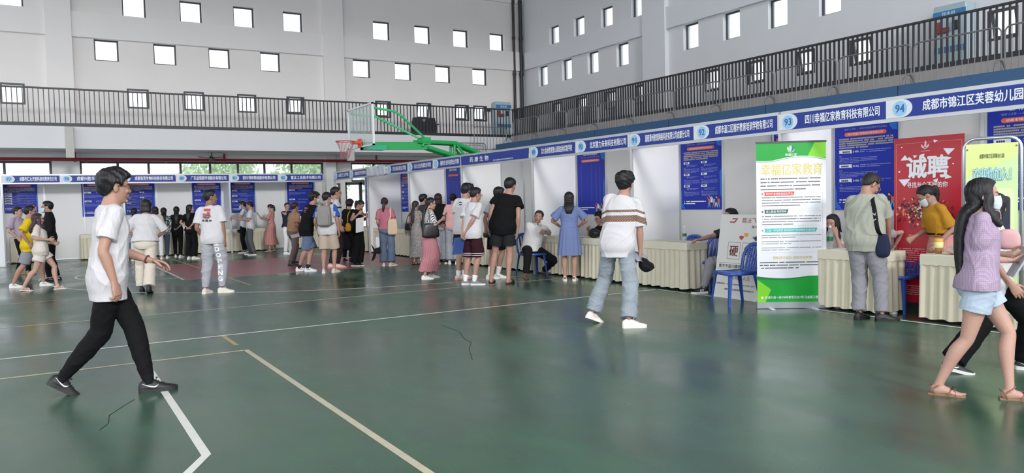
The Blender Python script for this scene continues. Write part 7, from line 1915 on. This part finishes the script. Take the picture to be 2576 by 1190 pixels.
# ---------------- group of women at booths 79 and 80
person('lookback', 'woman in black with long hair turning her head right, hands behind her back', (476, 509), (478, 652, 0, 10), (492, 652, 0, 40), 24, 'f', skin='l', H=1.58, hair=('long', HK, dict(len=.22, w=.8)), head=(0, 62, 0), vox=.011, shirt=tee(BLK, hem=-.04, ease=.024, sleeve=.75), legs=tr(BLK, fit='wide', scale=.95), shoes=SNK, L=BACK(), R=BACK())
person('longblack', 'woman in black with very long hair beside the one turning her head, seen from behind', (443, 514), (442, 647, 0, -5), (456, 648, 0, 25), 6, 'f', H=1.56, hair=('long', HK, dict(len=.30, w=.85)), facef=False, vox=.011, shirt=tee(BLK2, hem=-.04, ease=.024, sleeve=.95), legs=tr(BLK, fit='regular'), shoes=SNK, L=dict(t=(0, .2, .35)), R=BACK())
person('greenprint', 'woman with long hair in a green and white patterned blouse and dark jeans', (411, 513), (406, 649, 0, -5), (422, 650, 0, 15), 2, 'f', H=1.55, hair=('long', HK, dict(len=.24, w=.85)), head=(20, -5, 0), facef=False, vox=.011, shirt=tee(pattern_mat('green_print', 'noise', '#2f4149', '#c9d2cf', 26, width=.46), hem=-.10, ease=.028, sleeve=.95, name='blouse'), legs=tr(cloth('#454b5c'), fit='regular'), shoes=SNK, L=dict(t=(0, .2, .36)), R=dict(t=(0, .2, .36)))
person('beigetop', 'woman in beige top and white trousers with dark ponytail, behind the woman in cream trousers', (389, 505), (392, 651, 0, 0), (408, 652, 0, 10), 4, 'f', H=1.58, hair=('bob', '#211b1d', dict(len=.015)), facef=False, vox=.011, shirt=tee(cloth('#c4b8aa'), hem=-.12, ease=.03, sleeve=1.5, name='blouse'), legs=tr(cloth('#dddbdd'), fit='regular'), shoes=SNK, L=HOLD(), R=HOLD())
person('cream', 'woman in white top and wide cream trousers with black ankle boots, seen from behind', (365, 501), (358, 733, 0, -4), (378, 737, 14, 6), 4, 'f', hair=('bob', HK, dict(len=.02)), head=(14, 0, 0), facef=False, vox=.0085, bulk=1.10, shirt=tee(WHT2, hem=.02, ease=.032, loose=.03, sleeve=.98, sr=.082, name='blouse'), legs=tr(cloth('#cfc5b8'), fit='wide', scale=.98), shoes=('boot', '#1c1b1e', '#161517'), L=dict(t=(.0, .18, .40), pole=(1, -.3, 0)), R=dict(t=(.0, .18, .40), pole=(1, -.3, 0)))
person('whiteshirt', 'woman in white shirt with shoulder length hair, left of the cream trousers', (337, 513), (320, 655, 0, 0), (334, 656, 0, 10), -10, 'f', H=1.56, hair=('long', HK, dict(len=.10, w=.8)), facef=False, vox=.011, shirt=tee(WHT2, hem=-.12, ease=.034, sleeve=1.6, name='shirt'), legs=tr(cloth('#cfd0dc'), fit='regular'), shoes=SNK, L=HOLD(), R=HOLD())
person('boothseat', 'person with short black hair sitting at booth 78 behind the walking man', (241, 498), (235, 640, 0, 0, (1.6, 26.3, 0)), (250, 640, 0, 0, (1.8, 26.3, 0)), 170, H=1.66, root=(1.75, 26.55, 0), pelvis=(1.75, 26.55, .50), lean=(5, 0), hair=('short', HK, {}), vox=.013, shirt=tee(cloth('#c9cdd6'), hem=-.02), legs=tr(BLK))
# ---------------- four people at the left edge
person('yellowtee', 'man in bright yellow t-shirt and grey striped shorts walking right', (72, 496), (116, 719, 0, 4), (40, 724, 0, 0), 86, H=1.66, hair=('short', HK, {}), glasses=True, skin='m', vox=.0085, bulk=1.03, shirt=tee(cloth('#d2b51e'), hem=-.14, flare=.03, ease=.03, sleeve=.85, sr=.082), legs=shorts(cloth('#8b8d97'), .92, scale=.94), shoes=('sneaker', '#dcdcdc', '#e6e4e2', dict(swoosh='#23252c')), R=dict(p=(73, 612, -.2), pole=(.3, -1, 0)), L=dict(t=(.04, .1, .52)))
person('beigeset', 'woman with dark brown hair in a beige printed shirt and shorts walking right', (92, 537), (150, 727, 0, 2), (74, 732, 6, 0), 86, 'f', H=1.52, skin='l', hair=('long', '#38252a', dict(len=.12, w=.9, front=.03)), vox=.0085, bulk=1.06, shirt=tee(pattern_mat('beige_print', 'spot', '#cfc6bd', '#9a9894', 34, width=.16), hem=-.12, ease=.036, loose=.03, sleeve=.92, sr=.084, collar=True, name='shirt'), legs=shorts(cloth('#cfc6bd'), .55, scale=1.06), shoes=('flat', '#e0d8d0', '#ddd5cb'), R=dict(p=(122, 603, -.12), pole=(.4, -.8, -.6), curl=60, palm=(-1, 0, .5)), L=dict(t=(0, .25, .34), pole=(.5, -.5, -.8)))
person('smiling', 'smiling man in lavender shirt and black trousers with a hand in his pocket', (38, 499), (76, 692, 0, 0), (50, 690, 0, -10), 128, H=1.68, skin='l', hair=('short', HK, {}), head=(0, -10, 0), vox=.0095, shirt=tee(cloth('#a898ab'), hem=.02, ease=.022, sleeve=.85, sr=.076, collar=True, name='shirt'), legs=tr(BLK, fit='slim', scale=1.08), shoes=('flat', '#9a6a50', '#8a5f48'), R=dict(t=(.06, .08, .46), pole=(1, -.6, 0)), L=dict(t=(.05, .05, .5)))
person('maskleft', 'man in black shirt and trousers with a pale blue mask facing left', (120, 494), (120, 709, 0, 0), (140, 706, 0, 0), -84, H=1.70, skin='m', hair=('short', HK, {}), mask='#b9d4e4', glasses=True, vox=.0095, shirt=tee(BLK2, hem=.0, ease=.022, sleeve=1.9, collar=True, name='shirt'), legs=tr(BLK, fit='slim', scale=1.08), shoes=BSH, L=dict(t=(.0, .1, .5)), R=dict(t=(.0, .2, .4)))
# ================================================================== WHAT PEOPLE CARRY, PRINTS ON CLOTHES
def wld(P, l): return P.B.T@A(l)+P.rt
def own(P, name, l, label, cat, group=None):
    """a thing of its own, placed in the frame of the person who carries it"""
    r = empty(name, wld(P, l), P.E.rotation_euler[2], label, cat, group); return r
def sbox(c, h, e=3.5, taper=0.0, n=14):
    V = []; Fs = []
    f = lambda x: math.copysign(abs(x)**(2/e), x)
    for i in range(n+1):
        th = math.pi*i/n-math.pi/2
        for j in range(2*n):
            a = math.pi*j/n
            z = f(math.sin(th)); k = 1-taper*(z+1)/2
            V.append((c[0]+h[0]*f(math.cos(th))*f(math.cos(a))*k, c[1]+h[1]*f(math.cos(th))*f(math.sin(a))*k, c[2]+h[2]*z))
    for i in range(n):
        for j in range(2*n): Fs.append((i*2*n+j, i*2*n+(j+1) % (2*n), (i+1)*2*n+(j+1) % (2*n), (i+1)*2*n+j))
    return V, Fs
def strap(b, pts, w=.014, t=.003, ref=(0, 1, 0), k=5):
    V, Fs = tube(pts, [(w, t)]*len(pts), ref, 8, k); b.add(V, Fs)
def sheet(P, l, label, w=.21, h=.297, tilt=60, yaw=0, roll=0, m=None, name='paper_sheet', cat='paper', thick=.002):
    b = MB(); b.box((-w/2, -h/2, -thick), (w/2, h/2, thick)); o = b.build(name, m or M_PAPER)
    o.location = wld(P, l); o.rotation_euler = (math.radians(tilt), math.radians(roll), P.E.rotation_euler[2]-math.radians(yaw)); return tag(o, label, cat)
hand = lambda P, k, f=.075: P.arms[k][2]+P.arms[k][3]*f*P.s

# walker: beads on the far wrist
P = PEOPLE['walker']
sh, el, wr, hdv, *_ = P.arms[0]
ax = nrm(wr-el); n1 = nrm(np.cross(ax, A((0, 0, 1.)))); n2 = np.cross(ax, n1)
b = MB()
for k in range(16):
    a = 2*math.pi*k/16; b.add(*ell(wr-ax*.02+(n1*.033+0)*math.cos(a)+n2*.030*math.sin(a), (.0075, .0075, .0075), None, 5))
b.build('bracelet', plain('#5a3230', 0.35), P.E, True)
b = MB()
# patterned bands on the striped t-shirt are material blocks; cap in the hand
P = PEOPLE['stripe']
hp_ = hand(P, 1, .06)
cp = own(P, 'cap', hp_+A((.075, -.01, -.085)), 'black and grey cap dangling from the hand of the man with the striped shirt', 'cap')
b = MB(); V = []; Fs = []; n = 12
for i in range(n//2+1):
    th = math.pi/2*i/(n//2)
    for j in range(2*n): a = math.pi*j/n; V.append((.092*math.cos(th)*math.cos(a)*1.05, .075*math.cos(th)*math.sin(a), -.115*math.sin(th)+.02+.006*math.cos(a*6)*math.cos(th)))
for i in range(n//2):
    for j in range(2*n): Fs.append((i*2*n+j, i*2*n+(j+1) % (2*n), (i+1)*2*n+(j+1) % (2*n), (i+1)*2*n+j))
b.add(V, Fs); o = b.build('crown', cloth('#1e1d21'), cp, True); sm = o.modifiers.new('s', 'SOLIDIFY'); sm.thickness = .003
b = MB(); V = []; Fs = []
for i in range(9):
    a = math.pi*(.62+.76*i/8)
    for r_, z_ in ((.092, .02), (.15, .030), (.20, .015)): V.append((r_*math.cos(a)*1.05, r_*math.sin(a)*.8, z_))
for i in range(8):
    for k in range(2): Fs.append((i*3+k, i*3+k+1, (i+1)*3+k+1, (i+1)*3+k))
b.add(V, Fs); o = b.build('visor', cloth('#8b8e99'), cp, True); sm = o.modifiers.new('s', 'SOLIDIFY'); sm.thickness = .004
cp.rotation_euler = (math.radians(10), math.radians(38), cp.rotation_euler[2])

# backpack
P = PEOPLE['backpack']; s = P.s
c = P.nb-P.up*.27*s-P.fw*.215*s
bp_ = own(P, 'backpack', c, 'grey backpack on the man with blue sleeves', 'backpack')
MG = cloth('#8a8683'); MG2 = cloth('#777370')
b = MB(); b.add(*sbox((0, 0, 0), (.155, .085, .225), 5, .06)); b.build('main_body', MG, bp_, True)
b = MB(); b.add(*sbox((0, -.075, -.065), (.125, .045, .135), 5, .04)); b.build('front_pocket', MG, bp_, True)
b = MB(); b.tube([(-.13, -.02, .12), (-.10, -.03, .21), (0, -.03, .235), (.10, -.03, .21), (.13, -.02, .12)], .006, 6); b.build('zip', MG2, bp_)
b = MB(); b.tube([(-.03, .05, .225), (-.025, .05, .26), (.025, .05, .26), (.03, .05, .225)], .008, 6); b.build('grab_handle', MG2, bp_)
for sg in (-1, 1):
    b = MB(); L_ = lambda q: q-c
    strap(b, [L_(c+A((sg*.075, .07, .20))), L_(P.nb+P.rr*sg*.095*s-P.fw*.07*s+P.up*.012*s), L_(P.nb+P.rr*sg*.105*s+P.fw*.02*s+P.up*.020*s), L_(P.nb+P.rr*sg*.115*s+P.fw*.115*s-P.up*.10*s), L_(P.nb+P.rr*sg*.165*s+P.fw*.10*s-P.up*.27*s), L_(P.nb+P.rr*sg*.19*s-P.fw*.04*s-P.up*.38*s), L_(c+A((sg*.13, .06, -.18)))], .026, .006, (0, 1, .3))
    b.build('shoulder_strap', MG2, bp_)

def bag(P, c, h, label, m, name='handbag', cat='bag', straps=(), taper=.12, e=4, sw=.012, sm=None, extra=None):
    r = own(P, name, c, label, cat)
    b = MB(); b.add(*sbox((0, 0, 0), h, e, taper)); b.build('bag_body', m, r, True)
    for pts in straps:
        b = MB(); strap(b, [A(q)-A(c) for q in pts], sw, .003, (0.2, 1, .1)); b.build('strap', sm or m, r)
    return r
# cream tote on the shoulder
P = PEOPLE['tote']; s = P.s
sh = P.arms[1][0]
c = P.pv+A((.165*s, -.165*s, .06*s))
bag(P, c, (.125, .05, .185), 'cream canvas tote bag on the shoulder of the woman in a pink t-shirt', cloth('#cdb59c'), 'tote_bag', straps=[[c+A((-.07, .0, .17)), sh+A((-.02, -.10, -.16)), sh+A((-.01, -.07, .02)), sh+A((-.01, .0, .062)), sh+A((.0, .06, -.02)), sh+A((.03, .06, -.2)), c+A((.08, .05, .17))]], taper=.18, sw=.020, e=5)
l = P.px(946, 632, -.15)
r_ = own(P, 'soft_bag', l, 'black soft bag with a dangling tail beside the legs of the tote woman', 'bag')
b = MB(); b.prism([(-.10, .16), (-.03, .06), (.10, .10), (.11, -.04), (.02, -.03), (-.04, -.06), (-.06, -.16), (-.10, -.20), (-.11, -.22), (-.06, -.21), (-.02, -.15), (-.05, .0)], (0, 0, 0), (1, 0, 0), (0, 0, 1), .07); b.build('bag_body', cloth('#1c1d21'), r_)
b = MB(); b.add(*sbox((.04, .02, .20), (.05, .03, .13), 4)); b.build('white_pouch', cloth('#cfd0d4'), r_, True)
# black shoulder bags
P = PEOPLE['tulle']; s = P.s
sh = P.arms[1][0]; c = P.pv+A((.20*s, -.02, .11*s))
bag(P, c, (.07, .175, .14), 'large black shiny tote bag of the woman with the pink tulle skirt', mat('black_leather', '#17171a', .35, .1, 20, .05, 60), straps=[[c+A((0, -.1, .14)), sh+A((.05, -.06, -.1)), sh+A((.0, -.05, .06)), sh+A((0, .03, .06)), sh+A((.05, .04, -.1)), c+A((0, .1, .14))]], taper=.22, e=5)
hp_ = hand(P, 1, .10)
b = MB(); b.box((-.036, -.075, -.004), (.036, .075, .004), 0, .002); o = b.build('smartphone', plain('#23242a', .3)); o.location = wld(P, hp_+A((-.02, .0, .02))); o.rotation_euler = (math.radians(60), 0, P.E.rotation_euler[2]); tag(o, 'dark phone in the hand of the woman with the pink tulle skirt', 'phone')
P = PEOPLE['greydress']; s = P.s
c = P.pv+A((-.17*s, -.10, .10*s)); sh = P.arms[0][0]
r_ = bag(P, c, (.10, .05, .085), 'small black bag with a fringe on the woman in the grey patterned dress', plain('#1d1d20', .5), straps=[[c+A((-.08, 0, .07)), sh+A((.0, -.10, -.05)), P.nb+A((.05, -.06, .0))*s, P.nb+A((.11, .06, -.05))*s]])
b = MB()
for k in range(9): b.tube([(-.09+.02*k, -.03, -.06), (-.09+.021*k, -.035, -.15-.03*(k % 3))], .006, 5)
b.build('fringe', plain('#1d1d20', .6), r_)
P = PEOPLE['reader']; s = P.s
mid_ = (hand(P, 1)+hand(P, 0))/2
sheet(P, P.px(905, 566, -.40), 'white sheets of paper held by the woman in sleeveless black', .24, .34, 78, 20, 8)
P = PEOPLE['blackback']; s = P.s
l = P.px(876, 572, -.30)
bag(P, l, (.085, .06, .11), 'mustard yellow bag between the tall man and the woman reading', cloth('#bd8a2a'), straps=[[l+A((-.02, 0, .10)), l+A((-.01, .03, .30)), l+A((.03, .08, .42))]], taper=.3, e=3)
l = P.px(868, 612, -.28)
bag(P, l, (.16, .08, .19), 'black backpack hanging low between the khaki shorts and the woman reading', cloth('#15161a'), name='backpack', straps=[[l+A((-.08, 0, .15)), l+A((-.02, .02, .26)), l+A((.08, 0, .15))]], taper=.25, e=3)
# folder, pouches, phones
P = PEOPLE['maroon']
hp_ = (hand(P, 0)+hand(P, 1))/2
f_ = own(P, 'folder', hp_+A((-.06, -.06, -.16)), 'blue folder of white papers held by the young man in maroon shorts', 'folder'); f_.rotation_euler[1] = math.radians(16)
b = MB(); b.box((-.012, -.11, -.15), (-.006, .11, .15)); b.box((.010, -.11, -.15), (.014, .11, .15)); b.box((-.012, -.114, -.15), (.014, -.11, .15)); b.build('cover', plain('#3d5690', .4), f_)
b = MB(); b.box((-.006, -.105, -.145), (.010, .105, .145)); b.build('papers', M_PAPER, f_)
P = PEOPLE['whitepal']; hp_ = hand(P, 0, .09)
bag(P, hp_+A((0, 0, -.02)), (.05, .04, .05), 'small dark pouch in the hand of the man behind the black t-shirt', plain('#2b2527', .5), taper=0, name='pouch')
P = PEOPLE['blacktee']; hp_ = hand(P, 1, .07)
b = MB(); b.box((-.005, -.036, -.075), (.005, .036, .075), 0, .002); o = b.build('smartphone', plain('#d8d8dc', .3)); o.location = wld(P, hp_+A((-.035, .01, -.01))); o.rotation_euler = (0, math.radians(6), P.E.rotation_euler[2]); tag(o, 'white phone in the hanging hand of the man in black', 'phone')
P = PEOPLE['blacktee2']; hp_ = (hand(P, 0)+hand(P, 1))/2
sheet(P, hp_+A((0, -.10, -.01)), 'grey folded papers held behind the back of the young man in denim shorts', .10, .30, 10, 0, 40, plain('#9a9698', .6), 'leaflet')
P = PEOPLE['greytrousers']; hp_ = (hand(P, 0)+hand(P, 1))/2
sheet(P, hp_+A((0, .10, .01)), 'white papers in the hands of the man with grey trousers', .15, .21, 25, 0, 10)
P = PEOPLE['maskpal']; hp_ = (hand(P, 0)+hand(P, 1))/2
sheet(P, hp_+A((0, .12, .04)), 'leaflet held by the man with the blue mask', .12, .2, 40, 0, 0)
P = PEOPLE['pinkdress']; hp_ = (hand(P, 0)+hand(P, 1))/2
sheet(P, hp_+A((0, .10, .10)), 'leaflet held up by the woman in the long pink dress', .15, .24, 55, 0, 0, plain('#b9bac0', .6), 'leaflet')
P = PEOPLE['whiteshirt']; hp_ = (hand(P, 0)+hand(P, 1))/2
sheet(P, hp_+A((-.05, -.02, -.06)), 'white paper held by the woman in the white shirt', .2, .28, 60)
P = PEOPLE['seated']; hp_ = hand(P, 1, .09)
sheet(P, hp_+A((0, .06, -.03)), 'folded white leaflet in the hand of the seated man', .07, .22, 35, -35, 30)
P = PEOPLE['girl']; s = P.s; hp_ = hand(P, 1, .09)
sheet(P, hp_+A((.01, .03, .03)), 'grey plastic folder of papers in the hand of the long haired girl', .22, .31, 62, 0, 0, plain('#a9abb4', .35), 'folder', 'folder', .006)
c = P.px(2536, 602, .25)
bag(P, c, (.05, .085, .075), 'pale pink bag carried on the far side of the long haired girl', cloth('#c9a0a2'), straps=[[c+A((0, -.05, .08)), c+A((-.02, -.06, .22)), P.arms[0][0]+A((0, -.02, .06))]], taper=.15, e=3)
P = PEOPLE['yellow']; hp_ = hand(P, 0, .1)
P = PEOPLE['curly']
blob('black_handbag', (8.58, 11.22, .75), .10, .13, .17, plain('#1d1e22', .45), 'black handbag on the table in front of the curly haired woman', 'bag', .10, 9)
blob('face_mask_pack', (8.60, 10.86, .75), .05, .07, .08, plain('#a9c3cf', .5), 'pale blue crumpled pack on the table beside the black handbag', 'pack', .2, 12)
# shoulder bag of the man in grey
P = PEOPLE['greytee']; s = P.s
sh = P.arms[1][0]; c = P.px(2221, 618, -.10)
r_ = own(P, 'shoulder_bag', c, 'dark blue shoulder bag hanging at the hip of the man in grey-green', 'bag')
b = MB(); b.add(*sbox((0, 0, 0), (.085, .06, .135), 3, .25)); b.build('bag_body', cloth('#232a42'), r_, True)
sp0 = [c+A((-.02, -.02, .12)), P.px(2207, 575, -.21), P.px(2200, 530, -.17), P.px(2195, 505, -.03), P.px(2196, 498, .06)]
b = MB(); strap(b, [q-c for q in sp0], .024, .004, (0, 1, 0)); b.build('strap', cloth('#1b1b1d'), r_)
# prints on clothes
P = PEOPLE['idopeng']
m_ = plain('#ebe9ee', .7)
hj, kn, an, fd, fu, sg = P.legp[1]
letters = 'IDOPENG'
for k, ch in enumerate(letters):
    t = .21+.235*k
    o = hj+(kn-hj)*t if t < 1 else kn+(an-kn)*(t-1)
    ex_ = nrm(P.px(545, 660)*0+P.B@A((CR[0], CR[1], 0))); ey_ = A((0, 0, 1.)); o = o-np.cross(ex_, ey_)*0.0-ex_*.008
    decal(P, P.bottom, ch, None, .085, .082, m_, 'letter_print', axes=(o, ex_, ey_), bold=.04)
def art(polys):                                 # simple printed shapes as one flat mesh
    V = []; Fs = []
    for poly in polys:
        n = len(V); c_ = np.mean(poly, 0); 
        # subdivided fan so that the print can follow the cloth
        N_ = 3
        ring = []
        for i in range(len(poly)):
            for t in range(N_): ring.append(A(poly[i])*(1-t/N_)+A(poly[(i+1) % len(poly)])*t/N_)
        m = len(ring)
        for q in (1, .66, .33):
            for p in ring: V.append((*(c_+(p-c_)*q), 0))
        V.append((*c_, 0))
        for k in range(2):
            for i in range(m): Fs.append((n+k*m+i, n+k*m+(i+1) % m, n+(k+1)*m+(i+1) % m, n+(k+1)*m+i))
        for i in range(m): Fs.append((n+2*m+i, n+2*m+(i+1) % m, n+3*m))
    return mesh_of('art', V, Fs, []), A(V, float)
o = P.px(519, 544, -.15); ex_ = nrm(P.px(530, 544, -.15)-o); ey_ = A((0, 0, 1.))
def put_art(P, tgt, polys, o, ex_, w, h, m, nm='print', lift=.003): 
    return decal(P, tgt, None, None, w, h, m, nm, lift=lift, axes=(o, ex_, A((0, 0, 1.))), mesh=art(polys))
rect = lambda x0, y0, x1, y1: [(x0, y0), (x1, y0), (x1, y1), (x0, y1)]
up_ = A((0, 0, 1.))
put_art(P, P.shirt, [rect(0, 0, 1, 1)], o+up_*.105, ex_, .115, .045, plain('#b04a50', .7))
put_art(P, P.shirt, [rect(0, .1, .45, .8), rect(.5, .5, .9, 1), [(.55, .5), (.8, .1), (1, .3), (.95, .6)]], o+up_*.02, ex_, .14, .11, plain('#a8565c', .7))
put_art(P, P.shirt, [rect(.1, .0, .5, .35), [(.2, .4), (.6, .5), (.5, .9), (.3, .8)]], o+up_*.0+ex_*.01, ex_, .10, .08, plain('#5b5058', .7), lift=.004)
put_art(P, P.shirt, [rect(0, .2, .28, .9), rect(.36, .1, .66, 1), rect(.74, .2, 1, .8)], o-up_*.075, ex_, .16, .045, plain('#46424c', .7))
P = PEOPLE['logosleeve']
o = P.px(1158, 512, -.1); ex_ = nrm(P.px(1170, 512, -.1)-o)
put_art(P, P.shirt, [[(math.cos(a), math.sin(a)) for a in np.linspace(0, 2*math.pi, 17)[:-1]]], o, ex_, .072, .072, plain('#3b3564', .6), 'sleeve_badge')
put_art(P, P.shirt, [rect(0, .3, 1, .7)], o, ex_, .060, .012, plain('#d8d8de', .6), 'sleeve_badge', .0045)
P = PEOPLE['blacktee2']
o = P.px(767, 528, -.12); ex_ = nrm(P.px(775, 528, -.12)-o)
put_art(P, P.shirt, [rect(0, .6, 1, 1), rect(.1, .3, .8, .5), rect(.2, 0, .7, .2)], o, ex_, .13, .12, plain('#7d4a52', .7), 'back_print')
P = PEOPLE['yellowtee']
o = P.px(56, 592, -.15); ex_ = nrm(P.px(66, 592, -.15)-o)
put_art(P, P.bottom, [rect(0, 0, .16, 1), rect(.42, 0, .58, 1), rect(.84, 0, 1, 1)], o, ex_, .065, .24, plain('#22242c', .7), 'side_stripes')
P = PEOPLE['greytee']
for k, ch in enumerate('OND1579'):
    p0_, p1_ = sp0[4], sp0[1]; t = .12+.11*k
    q_ = [sp0[4], sp0[3], sp0[2], sp0[1]]; i_ = min(2, int(t*3)); p_ = q_[i_]+(q_[i_+1]-q_[i_])*(t*3-i_)
    text_flat(ch, p_-c+A((-.016, -.012, -.02)), (0, 0, -1), (1, 0, 0), .035, .030, plain('#c9c9cc', .6), r_, 'strap_lettering', .02, .013)

P = PEOPLE['yellow']; s = P.s
b = MB(); V, Fs = [], []
zz = P.pv[2]+.135*s
ring = [(P.spine(.135)[0]+A((math.cos(a)*.168*s, math.sin(a)*.125*s, 0))) for a in np.linspace(0, 2*math.pi, 33)[:-1]]
b.tube(ring, .014, 6, closed=True); b.build('belt', cloth('#1d1d22'), P.E, True)

bpy.data.scenes.remove(TMP)
